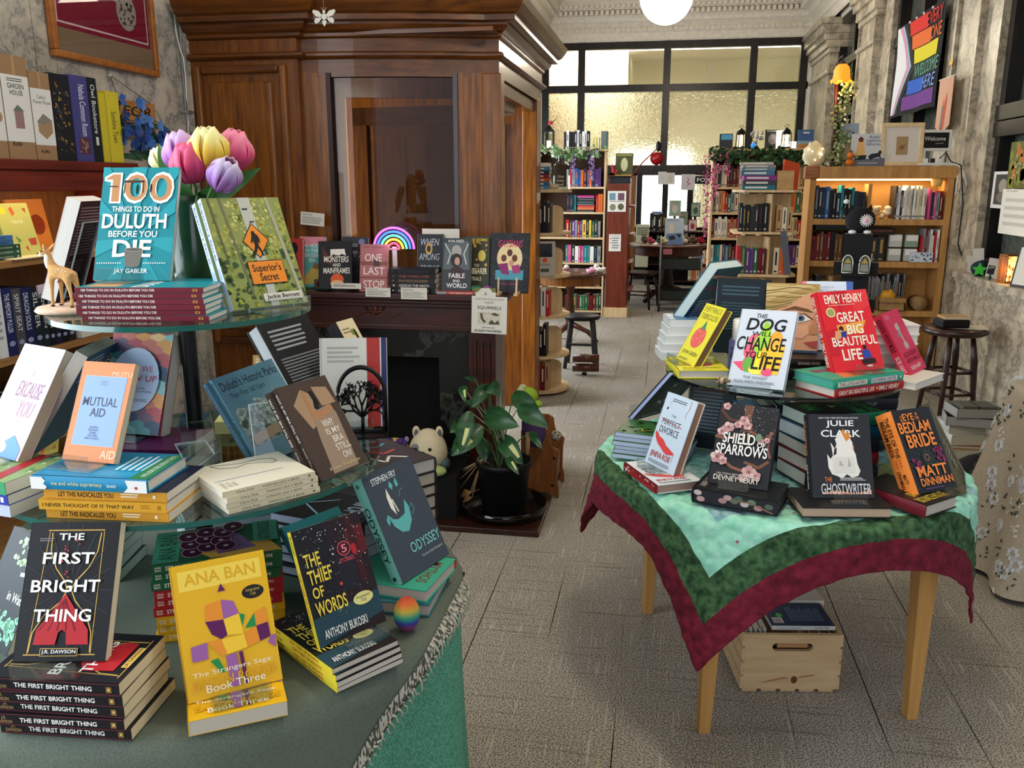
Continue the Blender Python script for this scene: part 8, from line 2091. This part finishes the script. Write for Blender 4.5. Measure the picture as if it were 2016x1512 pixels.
m =MB();m.lathe([(0,0),(.07,0),(.07,.015),(.02,.04)],20,DARKW);m.tube([(0,0,.02),(sh_.x - .02,0,sh_.z - .0)],[.02,.016],10,grain('3a120c','5c2016',(8,8,1),.4));m.tube([(sh_.x - .02,0,sh_.z),(sh_.x - .01,0,sh_.z +.13),(sh_.x,-.06,sh_.z +.15),(sh_.x,-.10,sh_.z +.12),(sh_.x,-.10,sh_.z +.085)],.008,8,BRONZE);m.build('post',root)
m =MB();n =36
pr =[(.026,.085),(.045,.07),(.055,.045),(.058,.01),(.062,-.02),(.078,-.045)]
vs =[]
for j,(r,z) in enumerate(pr):
 for i in range(n):
  a =2*pi *i /n
  f =1+(.10*sin(6*a) if j ==len(pr)- 1 else .03*sin(6*a)*j /5)
  vs.append((r *f *cos(a),r *f *sin(a),z +(.010*sin(6*a) if j ==len(pr)- 1 else 0)))
fs =[(j *n +i,j *n +(i +1)% n,(j +1)*n +(i +1)% n,(j +1)*n +i) for j in range(len(pr)- 1) for i in range(n)]
m.add(vs,fs,glow('d88a20',1.3),None,True);o =m.build('bell_shade',root,V3(sh_.x,-.10,sh_.z))
sd =o.modifiers.new('thickness','SOLIDIFY');sd.thickness =.003
m =MB();m.ball((0,0,.02),(.03,.03,.036),glow('fff0c0',12),14,10);m.build('bulb',root,V3(sh_.x,-.10,sh_.z))
m =MB();m.lathe([(0,.105),(.022,.10),(.03,.085),(.026,.08)],16,mat('4a2a18',.4));m.build('cap',root,V3(sh_.x,-.10,sh_.z))
point('bell_lamp_light',tuple(lp0 +Vector((sh_.x,-.12,sh_.z - .05))),2.0,(1.0,.75,.38),.04)
gp =[lp0 +Vector((sh_.x +.03,-.02,sh_.z +.12)),lp0 +Vector((.05,-.04,.55)),lp0 +Vector((-.01,-.05,.38)),lp0 +Vector((.04,-.05,.22)),lp0 +Vector((-.03,-.05,.06)),lp0 +Vector((.15,-.06,.03))]
garland('greenery_garland','pale green leafy garland twined around the amber lamp post',[tuple(p) for p in gp],330,['6f7f4a','8a9a62','55683a','a3ab7a'],.055,.035,17,('d8c89a',.08))
m =MB();m.ball((0,0,.09),(.09,.06,.1),mat('d8caa4',.7),16,12,lambda q,p:q +Vector((.012*sin(11*p.z),0,.01*sin(9*p.x))));tag(m.build('fairy_light_bag',None,V3(at(1606,315,PY).x,PY +.08,ZP_)),'pale gauze bag of fairy lights at the left of the lamp post','bag')
m =MB()
rq =random.Random(6)
for k in range(10):
 m.ball((rq.uniform(-.07,.08),-.065+rq.uniform(0,.03),rq.uniform(.02,.16)),.005,glow('fff2c8',12),6,4)
tag(m.build('fairy_lights',None,V3(at(1606,315,PY).x,PY +.07,ZP_)),'tiny warm fairy lights glowing on the gauze bag','fairy lights')
def upright(x0,x1,yt,yb,Y,c,label,items,name='picture_book',cat='book',tilt=8,t=.012):
 a,b =at(x0,yt,Y),at(x1,yb,Y)
 w =b.x - a.x
 h =(a.z - ZP_ - .002)/cos(radians(tilt))
 return book(lean((a.x +b.x)/2,Y,ZP_ +.001,4,tilt),w,h,t,c,label,fa=items,hard=1,name=name)
upright(1680,1742,263,323,PY +.02,'c9cdd2',"Lighthouse Adventure picture book with dog standing on the honey pine bookcase",[('p',[(0,.8),(1,.75),(1,1),(0,1)],'6a6c78'),('p',[(.18,.25),(.36,.25),(.42,.7),(.12,.7)],'e0b070'),('r',.2,.17,.34,.25,'6a3a2c'),('p',[(.18,.17),(.36,.17),(.27,.08)],'5a2a22'),('p',[(.08,.68),(.46,.66),(.42,.8),(.12,.82)],'2a2a30'),('p',[(.5,.7),(.6,.62),(.78,.6),(.84,.5),(.92,.55),(.86,.66),(.9,.8),(.82,.72),(.66,.76),(.56,.82)],'2c2c38'),('t',"Buddy's\nLighthouse\nAdventure!",.42,.05,.98,.36,'3a4a7a',.01,.1),('b',.2,.9,.8,.94,1,'d8d8d8')])
for i,(x0,x1,yt,yb,c,lbl) in enumerate(((1657,1690,243,281,'8fa3b8','blue grey sailor picture card behind the lighthouse book'),)):
 a,b =at(x0,yt,PY +.14),at(x1,yb,PY +.14)
 m =MB();m.box(a.x,PY +.12,ZP_,b.x,PY +.24,b.z,mat('a99878',.6));tag(m.build('wooden_box',None),'pale wooden box supporting the sailor card behind the lighthouse book','box')
 book(lean((a.x +b.x)/2,PY +.15,b.z +.001,0,6),b.x - a.x,a.z - b.z,.008,c,lbl,fa=[('e',.35,.75,.14,.2,'1c1c26'),('e',.7,.75,.14,.2,'1c1c26'),('e',.35,.5,.07,.07,'4a3a3a'),('e',.7,.5,.07,.07,'4a3a3a'),('b',.2,.3,.8,.42,2,'9a7a8a')])
for i in range(2):
 root =thing('pumpkin_ornament',['orange pumpkin ornament at the bottom of the pair by the lighthouse book','orange pumpkin ornament stacked on the other one'][i],'ornament',V3(at(1674,320,PY - .01).x,PY +.0,ZP_ +.001+.052*i))
 m =MB();m.ball((0,0,.026),(.032- .006*i,.028,.026),mat('cf6a1c',.4),18,10,lambda q,p:Vector((q.x *(1+.06*cos(8*atan2(p.y,p.x))),q.y *(1+.06*cos(8*atan2(p.y,p.x))),q.z)));m.build('body',root)
 if i:
  m =MB();m.ball((0,0,.055),(.012,.012,.012),mat('7a3a2a',.5),8,6);m.build('cap',root)
a,b =at(1739,241,PY +.03),at(1816,324,PY +.03)
w,h =b.x - a.x,a.z - ZP_
root =thing('framed_picture','cream wooden frame with small sepia drawing standing on the honey pine bookcase','picture',V3(a.x,PY +.03,ZP_ +.001) @ RX(-6))
m =MB()
f =.032
for bxx in ((0,0,w,f),(0,h - f,w,h),(0,f,f,h - f),(w - f,f,w,h - f)):
 m.box(bxx[0],0,bxx[1],bxx[2],.022,bxx[3],grain('cdb183','dfc79a',(5,5,5),.5))
m.build('frame',root,None,.004)
m =MB();m.box(f - .004,.010,f - .004,w - f +.004,.014,h - f +.004,mat('d5cdc4',.8));art(m,[('r',.34,.27,.68,.80,'a38a62'),('l',[(.42,.6),(.5,.52),(.58,.56),(.62,.48)],.02,'7a4a34'),('e',.5,.6,.08,.06,'8f5f44'),('r',.05,.78,.2,.97,'cfc6b4')],lambda u,v,L:(f +u *(w - 2*f),.010- EPS *L *2,f +(h - 2*f)*(1- v)),w,h,.7);m.build('print',root)
a,b =at(1812,255,PY +.05),at(1873,297,PY +.05)
root =thing('welcome_sign','small white framed chalkboard reading Welcome above the power strip','sign',V3(a.x,PY +.05,b.z) @ RX(-5))
w,h =b.x - a.x,a.z - b.z
m =MB();m.box(0,0,0,w,.02,h,mat('d5d2cb',.5));m.build('frame',root,None,.005)
m =MB();m.box(.02,-.002,.022,w - .025,0,h - .022,mat('131415',.7));art(m,[('t','Welcome',.18,.32,.8,.52,'d8d8d4',.0,.1),('l',[(.5,.66),(.75,.64)],.015,'a9a9a6')],lambda u,v,L:(u *w,-.002- EPS *L *2,h *(1- v)),w,h,.8);m.build('slate',root)
m =MB();m.box(.04,.0,-(b.z - ZP_),.055,.015,.01,mat('d5d2cb',.5));m.box(w - .06,.0,-(b.z - ZP_),w - .045,.015,.01,mat('d5d2cb',.5));m.build('leg',root)
pw =at(1850,320,PY - .01)
root =thing('power_strip','white power strip with plugs on the right end of the honey pine bookcase','power strip',V3(pw.x,PY +.0,ZP_ +.001))
m =MB();m.box(-.14,0,0,.16,.045,.022,mat('d8d6d0',.4));m.build('housing',root,None,.005)
for k in range(3):
 m =MB();m.box(-.11+.05*k,.01,.022,-.08+.05*k,.035,.055,mat(('e0deda','26262a','e0deda')[k],.4));m.build('plug',root)
for i,(pts,c,lbl) in enumerate(([((1880,322),(1893,330),(1897,350),(1889,372),(1880,385),(1886,345)),'dedcd6','white cable looped beside the right top corner of the pine bookcase'],[((1895,335),(1903,362),(1898,385),(1888,375),(1892,400),(1884,445)),'dedcd6','long white cable hanging down the marble pilaster'],[((1850,312),(1862,300),(1872,318),(1892,325),(1896,400),(1886,480),(1900,525),(1915,533)),'1a1a1c','black cable running from the power strip to the marble sill'])):
 m =MB();m.tube([at(x,y,6.96- .012*i) for x,y in pts],.005,6,mat(c,.5));tag(m.build('cable'),lbl,'cable')
RX_,RY_ =1.115,5.25
root =thing('ornament_rack','black card tower displaying ornaments behind the red Emily Henry book','display rack',V3(RX_,RY_,0) @ RZ(-12))
RK =mat('0a0a0b',.6)
m =MB();m.box(-.075,-.075,.05,.075,.075,1.285,RK);m.build('tower',root)
m =MB();m.lathe([(0,0),(.2,0),(.2,.02),(.06,.06)],24,RK);m.build('base',root)
for z in (1.05,.84,.63):
 for k,(dx,dy) in enumerate(((0,-1),(1,0),(-1,0))):
  m =MB()
  if dy:
   m.box(-.07,-.105,z,.07,-.075,z +.075,RK)
  else:
   m.box(dx *.075 if dx > 0 else -.12,-.06,z,.12 if dx > 0 else -.075,.06,z +.075,RK)
  m.build('pocket',root)
for z in (1.05,.84):
 for k,x in enumerate((-.035,.055)):
  root2 =thing('arched_ornament',[['arched metal scene ornament at the left of the upper black rack tier','arched metal scene ornament at the right of the upper black rack tier'],['pewter bird ornament at the left of the lower black rack tier','ghost shaped ornament at the right of the lower black rack tier']][z < 1][k],'ornament',V3(RX_,RY_,0) @ RZ(-12) @ V3(x - .01,-.112,z +.02))
  m =MB()
  ar =[(-.028,0,0)]+[(.028*cos(a),0,.055+.045*sin(a)) for a in [pi - pi *i /12 for i in range(13)]]+[(.028,0,0),(-.028,0,0)]
  m.tube(ar,.0028,6,mat('e3e1da',.4));m.build('outline',root2)
  m =MB();m.prism([(p_[0],p_[2]) for p_ in ar[:-1]],.0,.002,mat(('3f4a3c','4a4a3a')[k],.5),None,'y');m.prism([(-.024,.01),(.024,.01),(.018,.05),(-.018,.05)],-.001,0,mat('8a8a80',.4),None,'y');m.prism([(-.02,.055),(.02,.055),(.0,.085)],-.001,0,mat('a9944a',.4),None,'y');m.build('scene',root2)
root =thing('knitted_cat','black knitted cat with white star face sitting on the black rack','plush toy',V3(RX_ +.0,RY_,1.287) @ RZ(-8))
KN =grain('0a0a0b','1c1c1e',(60,60,60),.95,.3,2)
m =MB();m.ball((0,0,.075),(.082,.06,.075),KN,22,14);m.build('body',root)
for s in (-1,1):
 m =MB();m.prism([(s *.045- .018,.13),(s *.045+.018,.13),(s *.052,.165)],-.01,.01,KN,None,'y');m.build('ear',root)
 m =MB();m.ball((s *.04- .0,-.06,.010),(.022,.018,.012),mat('d8d8d6',.9),10,6);m.build('paw',root)
m =MB()
for k in range(16):
 a =k *pi /8
 m.tube([(.03,-.058,.075),(.03+.036*cos(a),-.06,.075+.036*sin(a))],[.006,.003],5,mat('dcdad6',.9))
m.ball((.03,-.06,.075),(.016,.008,.016),mat('d8a8b4',.9),12,8);m.build('face',root)
m =MB();m.tube([(-.07,0,.10),(-.10,0,.14),(-.085,0,.175)],[.014,.013,.010],8,KN);m.ball((-.082,0,.178),(.016,.014,.014),mat('d8d8d6',.9),10,6);m.build('tail',root)
root =thing('wooden_stool','dark turned leg wooden stool beside the marble sill','stool',V3(1.90,5.90,0) @ Matrix.Diagonal((1,1,1.12,1)))
m =MB();m.lathe([(0,.545),(.17,.545),(.20,.56),(.20,.578),(.17,.59),(0,.585)],36,DARKW);m.build('seat',root)
for k in range(4):
 a =pi /4+k *pi /2+.3
 m =MB();m.tube([(.11*cos(a),.11*sin(a),.55),(.135*cos(a),.135*sin(a),.40),(.15*cos(a),.15*sin(a),.22),(.175*cos(a),.175*sin(a),0)],[.014,.022,.017,.013],10,DARKW);m.build('leg',root)
 b =a +pi /2
 for z_,r in ((.20,.152),(.33,.142)):
  m =MB();m.tube([(r *cos(a),r *sin(a),z_),(r *cos(b),r *sin(b),z_)],.009,6,DARKW);m.build('stretcher',root)
m =MB();m.box(-.09,-.07,0,.09,.07,.055,mat('0d0d0f',.6));tag(m.build('black_case',None,V3(1.86,5.86,.664) @ RZ(10),.012),'flat black zip case lying on the turned wooden stool','case')
book(flatT(1.88,5.80,.720,6,'b',.16,.12,.018),.16,.12,.018,'b08a5a','small tan book lying on the black case on the stool',pages='d8ccb0')
m =MB();m.box(-.13,-.09,0,.13,.09,.002,mat('c9c3b4',.7));tag(m.build('paper_sheet',None,V3(1.95,5.88,.6615) @ RZ(-8)),'loose white paper under the black case on the stool','paper')
fp =[('6a5638',.05,'brown book at the bottom of the floor pile by the cloth covered table'),('a8946a',.055,'tan box second in the floor pile by the cloth covered table'),('8a3a2a',.02,'thin red edged book in the floor pile'),('b9b4a8',.06,'pale paged book in the middle of the floor pile'),('a9a69c',.05,'grey paged book near the top of the floor pile')]
z =.001
for i,(c,t,lbl) in enumerate(fp):
 book(flatT(1.74+.012*(i % 2),4.95+.01*i,z,8- 4*(i % 3),'b',.20,.2,t),.20,.2,t,c,lbl,hard=1,pages='b9b2a0')
 z += t +.001
for i in range(2):
 root =thing('letter_tray',['grey shallow tray under another on the floor pile','grey shallow tray with bundle topping the floor pile'][i],'tray',V3(1.76+.02*i,5.05,z) @ RZ(-10+14*i))
 m =MB()
 for bxx in ((-.13,-.10,0,.13,.10,.004),(-.13,-.10,0,.13,-.095,.05),(-.13,.095,0,.13,.10,.05),(-.13,-.1,0,-.125,.1,.05),(.125,-.1,0,.13,.1,.05)):
  m.box(*bxx,mat('8d8a84',.6))
 m.build('tray',root)
 if i:
  m =MB();m.box(-.09,-.07,.005,.09,.07,.06,mat('55514a',.8));m.box(-.01,-.071,.005,.0,.071,.061,mat('2a2826',.8));m.build('bundle',root)
 z += .053
root =thing('backpack','black bag slumped on the floor against the floral cloth','bag',V3(1.50,4.22,0))
m =MB();m.ball((0,0,.15),(.13,.10,.16),mat('0e0f11',.7),20,14,lambda q,p:Vector((q.x +.05*p.z,q.y,max(0,q.z))));m.build('body',root)
m =MB();m.tube([(-.10,-.06,.05),(-.16,-.08,.03),(-.15,-.09,.12),(-.09,-.08,.2)],.008,6,mat('0e0f11',.7));m.build('strap',root)
m =MB();m.box(.0,-.112,.12,.06,-.108,.17,mat('a9c4e0',.5),RY(20));m.build('tag',root)
CCX,CCY =1.745,3.62
FLO =grain('a79c8a','b5ab9a',(30,30,30),.9,.0,3)
vs,fs =drape(CCX,CCY,.31,.775,lambda u,v:(CCX +v *1.08*cos(2*pi *u),CCY +v *1.08*sin(2*pi *u)),140,60,.004,.20,.08,8,2.2)
vs =[(min(x,2.055),y,z) for x,y,z in vs]
m =MB();m.add(vs,fs,FLO,None,True)
root =thing('floral_tablecloth','beige cloth with white flower print hanging from a round table at the right edge','tablecloth',(CCX,CCY,.775))
cO =V3(-CCX,-CCY,-.775)
m.build('cloth',root,cO)
m =MB()
rq =random.Random(44)
S =lambda a,r:drape(CCX,CCY,.31,.775,lambda u,v:(CCX +r *cos(a),CCY +r *sin(a)),0,0,.004,.20,.08,8,2.2)[0][0]
for k in range(170):
 a0,r0 =rq.uniform(2.5,5.0),rq.uniform(.22,1.06)
 kind =k % 3
 c0 =Vector(S(a0,r0))
 nrm =Vector((cos(a0),sin(a0),.3 if r0 > .31 else 3)).normalized()
 off =nrm *.0035
 if kind ==0:
  for j in range(7):
   b =j *.9
   q =Vector(S(a0 +.034*cos(b),r0 +.019*sin(b)))+off
   m.add([q +Vector(p_) for p_ in ((-.008,0,-.008),(.008,0,-.008),(.009,0,.008),(-.007,0,.009))],[(0,1,2,3)],mat(('dcdde0','c9cbd2')[j % 2],.9))
 else:
  for j in range(5):
   b =rq.uniform(0,6.28)
   q =Vector(S(a0 +.03*cos(b),r0 +.03*sin(b)))+off
   d =Vector((cos(b)*.011,0,sin(b)*.011));e =Vector((-d.z,0,d.x))*.4
   m.add([q - d,q +e,q +d,q - e],[(0,1,2,3)],mat('4a5248' if kind ==1 else 'd8d6cc',.9))
m.build('printed_flowers',root,cO)
sz_ =.9405
c =at(1932,533,6.2)
root =thing('bluetooth_speaker','dark blue rounded portable speaker on the marble sill','speaker',V3(2.205,6.47,sz_) @ RZ(60))
m =MB();m.tube([(-.085,0,.052),(-.075,0,.052),(.075,0,.052),(.085,0,.052)],[.035,.05,.05,.035],20,grain('10182c','1d2942',(90,90,90),.8));m.box(-.05,-.03,0,.05,.03,.012,BLACKP);m.build('body',root)
m =MB();m.box(-.03,-.0515,.045,.03,-.0495,.06,mat('2a3246',.5));m.build('badge',root)
root =thing('flame_lamp','wooden box lamp with flickering flame panel glowing on the marble sill','lamp',V3(2.205,5.99,sz_) @ RZ(18))
m =MB()
for bxx in ((-.045,-.04,0,.045,.04,.012),(-.045,-.04,.172,.045,.04,.184),(-.045,-.04,.012,-.036,.04,.172),(.036,-.04,.012,.045,.04,.172),(-.036,.032,.012,.036,.04,.172)):
 m.box(*bxx,OAKV)
m.build('case',root,None,.003)
m =MB();fl =grain('c24a08','ffd97a',(26,26,16),.5,0,3,.35,.6)
flm =bpy.data.materials.new('flame_panel');flm.use_nodes =True
fn,fl_ =flm.node_tree.nodes,flm.node_tree.links
fb =fn['Principled BSDF'];tc =fn.new('ShaderNodeTexCoord');ns =fn.new('ShaderNodeTexNoise');ns.inputs['Scale'].default_value =28;ns.inputs['Detail'].default_value =3
cr =fn.new('ShaderNodeValToRGB');cr.color_ramp.elements[0].position,cr.color_ramp.elements[1].position =.4,.62;cr.color_ramp.elements[0].color,cr.color_ramp.elements[1].color =lin('7a2a04'),lin('ffdf80')
fl_.new(tc.outputs['Object'],ns.inputs['Vector']);fl_.new(ns.outputs[0],cr.inputs[0]);fl_.new(cr.outputs[0],fb.inputs['Emission Color']);fl_.new(cr.outputs[0],fb.inputs['Base Color']);fb.inputs['Emission Strength'].default_value =3.0
m =MB();m.box(-.034,-.036,.014,.034,-.02,.170,flm);m.build('flame_panel',root)
point('flame_light',(2.14,5.92,1.03),.8,(1.0,.6,.22),.03)
for i,(x,yy,w,h,rz,lbl) in enumerate(((2.225,6.56,.07,.18,10,'rolled white leaflet standing tallest behind the speaker'),(2.225,6.33,.07,.13,-6,'black and white card standing behind the speaker'),(2.215,6.66,.06,.12,24,'grey white leaflet leaning left behind the speaker'),(2.225,6.20,.06,.13,4,'white card near the flame lamp on the sill'))):
 m =MB();m.box(-w /2,0,0,w /2,.004,h,mat('cfc8bb',.7),RY(8 if i % 2 else -6))
 if i ==1:
  m.box(-.03,-.001,.02,.03,0,.08,mat('26262a',.7),RY(8));art(m,[('t','LOV',.2,.3,.8,.5,'e6e2da',.02)],lambda u,v,L:(-.03+.06*u,-.0015,.08*(1- v)+.02),.06,.06)
 tag(m.build('leaflet',None,V3(x,yy,sz_) @ RZ(-15) @ RX(-8)),lbl,'leaflet')
root =thing('paper_star','bright green folded paper star on the edge of the marble sill','paper craft',V3(2.16,6.36,sz_ +.002) @ RZ(-10))
m =MB();pts =[]
for k in range(10):
 a =pi /2+k *pi /5;r =.05 if k % 2==0 else .024
 pts.append((r *cos(a),.045+r *sin(a)))
m.prism(pts,-.004,.004,mat('38b838',.5),None,'y');m.build('star',root)
m =MB();m.ball((0,0,.012),(.012,.01,.012),mat('1f3a34',.3),10,6);m.ball((0,0,.03),(.008,.008,.008),mat('1f3a34',.3),10,6);tag(m.build('frog_ornament',None,V3(2.165,6.17,sz_)),'tiny dark green ornament at the foot of the flame lamp','ornament')
root =thing('framed_notice','black framed notice cut by the right picture edge on the sill','picture',V3(2.19,5.72,sz_) @ RZ(-68) @ RX(-10))
m =MB();m.box(-.09,0,0,.09,.015,.26,BLACKP);m.build('frame',root);m =MB();m.box(-.075,-.001,.015,.075,0,.245,mat('c9c2b4',.7));m.build('sheet',root)
def right_card(x0,y0,x1,y1,X,label,c,items,name,cat,t=.003):
 a,b =atx(x0,y0,X),atx(x1,y1,X)
 w,h =a.y - b.y,a.z - b.z
 m =MB();m.box(0,0,0,w,t,h,mat(c,.6))
 art(m,items,lambda u,v,L:(u *w,-EPS *L *3,h *(1- v)),w,h,.6)
 return tag(m.build(name,None,V3(X,a.y,b.z) @ RZ(-90)),label,cat)
right_card(1975,372,2040,470,2.20,'white calendar page hanging below a green picture at the right edge','d5cfc2',[('t','SEPTEMBER',.1,.03,.4,.06,'6a655c',.0),('b',.1,.2,.9,.9,4,'b9b2a6')],'calendar','calendar')
right_card(1992,280,2060,372,2.205,'green calendar picture above the white page at the right edge','5a5a24',[('s',.05,.05,.95,.95,40,'7a7a34',.06),('s',.1,.1,.9,.9,14,'a8642c',.05),('s',.1,.2,.9,.9,20,'d8d8c0',.01)],'calendar_picture','calendar')
right_card(1958,338,1990,412,2.22,'tall black and white photo strip taped to the right window','c9c6bf',[('r',.12,.08,.88,.9,'3a3834'),('e',.5,.4,.2,.2,'8f867a'),('e',.5,.7,.25,.15,'6a6258')],'photo_strip','picture')
pa_,pb_ =atx(1771,48,2.16),atx(1868,-28,2.16)
gx =2.165
f0,f1 =atx(1771,48,gx).y,atx(1866,-20,gx).y
ft,fbm =atx(1771,55,gx).z,atx(1754,234,gx).z
FWd,FHt =f0 - f1,ft - fbm
root =thing('pride_flag','progress pride flag lettered EVERYONE WELCOME HERE hanging in the right window','flag',V3(gx,f0,fbm) @ RZ(-90))
m =MB()
wave =lambda u,v:.012*sin(u *11+v *2)*(v +.2)+.01*sin(v *5)
NU,NV =40,30
m.add([(FWd *i /NU,wave(i /NU,j /NV),FHt *(1- j /NV)) for j in range(NV +1) for i in range(NU +1)],[(j *(NU +1)+i,j *(NU +1)+i +1,(j +1)*(NU +1)+i +1,(j +1)*(NU +1)+i) for j in range(NV) for i in range(NU)],mat('1d1b1c',.85),None,True)
P =lambda u,v,L:(u *FWd,wave(u,v)- .002- .0012*L,FHt *(1- v))
def fpatch(pts,c,L):
 """cut a convex patch finely so that it follows the waves"""
 n =14
 a,b,c2,d =pts
 L2 =lambda p,q,t:(p[0]+(q[0]- p[0])*t,p[1]+(q[1]- p[1])*t)
 g =[L2(L2(a,b,i /n),L2(d,c2,i /n),j /n) for j in range(n +1) for i in range(n +1)]
 m.add([P(u,v,L) for u,v in g],[(j *(n +1)+i,j *(n +1)+i +1,(j +1)*(n +1)+i +1,(j +1)*(n +1)+i) for j in range(n) for i in range(n)],mat(c,.85),None,True)
for v0,v1,c in ((.03,.175,'d0342c'),(.185,.33,'dd6a34'),(.34,.49,'d8c832'),(.50,.645,'2c4a3a'),(.655,.80,'3560b8'),(.81,.955,'6f3f86')):
 mid =.5
 ul =.26+.24*(1- abs((v0 +v1)/2- .5)*2)
 ur ={0.03:.66,.185:.74,.34:.92}.get(v0,.96 if v0 < .6 or v0 > .8 else .72)
 fpatch([(ul - .03*(v0 < .49),v0),(ur,v0),(ur,v1),(ul +.0,v1)],c,1)
for (a0,a1,c,L) in ((.0,.36,'2f2b2b',1),(.0,.28,'8fb8c4',2),(.0,.24,'d98aa4',3),(.0,.19,'d8d6d6',4)):
 fpatch([(0.0,.02),(max(.02,a1 - .14),.02),(a1 +.13,.5),(0.0,.5)],c,L)
 fpatch([(0.0,.5),(a1 +.13,.5),(max(.02,a1 - .14),.97),(0.0,.97)],c,L)
for s,u0,v0,u1,v1,c in (('EVERY',.66,.04,.98,.17,'d0342c'),('ONE',.75,.195,.98,.325,'dd6a34'),('WELCOME',.50,.515,.99,.635,'6f9a84'),('HERE',.72,.665,.97,.79,'7a9ad8')):
 m.text(s,lambda x,y:P(u0 +x *(u1 - u0),v0 +y *(v1 - v0),6),mat(c,.85),.0)
m.build('cloth',root)
m =MB()
for u in (.3,.45,.6,.78):
 m.ball((u *FWd,-.01,FHt - .02),.012,mat('e0deda',.3),8,6)
m.build('pins',root)
b0_,b1_ =atx(1858,158,2.15),atx(1886,152,2.15)
bw =b0_.y - b1_.y
root =thing('wall_banner','small peach fabric banner with painted hand on the marble pilaster','banner',V3(2.125,b0_.y,b0_.z - .42) @ RZ(-90))
m =MB();m.prism([(0,.06),(bw /2,0),(bw,.06),(bw,.42),(0,.42)],-.002,.002,mat('c99a80',.85),None,'y');art(m,[('p',[(.35,.9),(.6,.95),(.7,.4),(.62,.25),(.5,.5),(.45,.3),(.38,.55)],'b0583a'),('p',[(.35,.5),(.45,.5),(.42,.9),(.32,.85)],'6a7a7a'),('p',[(.3,.85),(.6,.95),(.5,1)],'26303a')],lambda u,v,L:(u *bw,-.002- EPS *L *2,.42*(1- v)),bw,.42,.8);m.build('cloth',root)
m =MB();m.tube([(-.02,0,.42),(bw +.03,0,.42)],.006,6,mat('cfc6b0',.5));m.build('rod',root)
bt =atx(1852,130,2.15)
root =thing('butterfly_ornament','small gold butterfly pinned at the edge of the flag window','ornament',V3(XR - .082,7.54,bt.z) @ RZ(-90))
m =MB()
for s in (-1,1):
 m.prism([(0,0),(s *.035,.03),(s *.04,.0),(s *.02,-.03)],-.002,.002,mat('c9a04a',.3,.7),None,'y')
m.build('wings',root)
root =thing('globe_pendant','large glowing white glass globe hanging from the ceiling','lamp',(0.0,7.0,0))
gc =at(1312,-6,7.0)
root.location =gc
m =MB();m.ball((0,0,0),.197,glow('fff4e2',9),36,24);m.build('globe',root)
m =MB();m.lathe([(.07,.18),(.075,.23),(.03,.25),(.0,.25)],24,BRONZE);m.tube([(0,0,.24),(0,0,4.449- gc.z)],.012,8,BRONZE);m.build('fitting',root)
bc_ =at(638,33,3.6)
root =thing('bee_ornament','flat white cut out bee hanging on a thread before the oak cornice','ornament',V3(bc_.x,3.6,bc_.z) @ Matrix.Scale(1.05,4))
WB =mat('c9c4b8',.5)
m =MB()
m.prism([(.004*1,.012),(.0105,.006),(.010,-.004),(.004,-.012),(-.004,-.012),(-.010,-.004),(-.0105,.006),(-.004,.012)],-.001,.001,WB,None,'y')
m.prism([(-.010,-.014),(.010,-.014),(.007,-.026),(0,-.036),(-.007,-.026)],-.001,.001,WB,None,'y')
m.prism([(-.006,.014),(.006,.014),(.005,.022),(0,.025),(-.005,.022)],-.001,.001,WB,None,'y');m.build('body',root)
for s in (-1,1):
 m =MB();m.prism([(s *.008,.006),(s *.022,.022),(s *.044,.027),(s *.048,.018),(s *.036,.004),(s *.016,-.002)],-.001,.001,WB,None,'y');m.prism([(s *.010,-.004),(s *.034,-.003),(s *.042,-.014),(s *.036,-.026),(s *.02,-.018)],-.001,.001,WB,None,'y');m.build('wing',root)
 m =MB();m.tube([(s *.003,0,.024),(s *.010,0,.034)],.001,4,WB);m.build('antenna',root)
m =MB();m.tube([(0,0,.024),(0,0,(4.449- bc_.z)/1.05)],.0005,4,mat('d8d6d0',.5));m.build('thread',root)
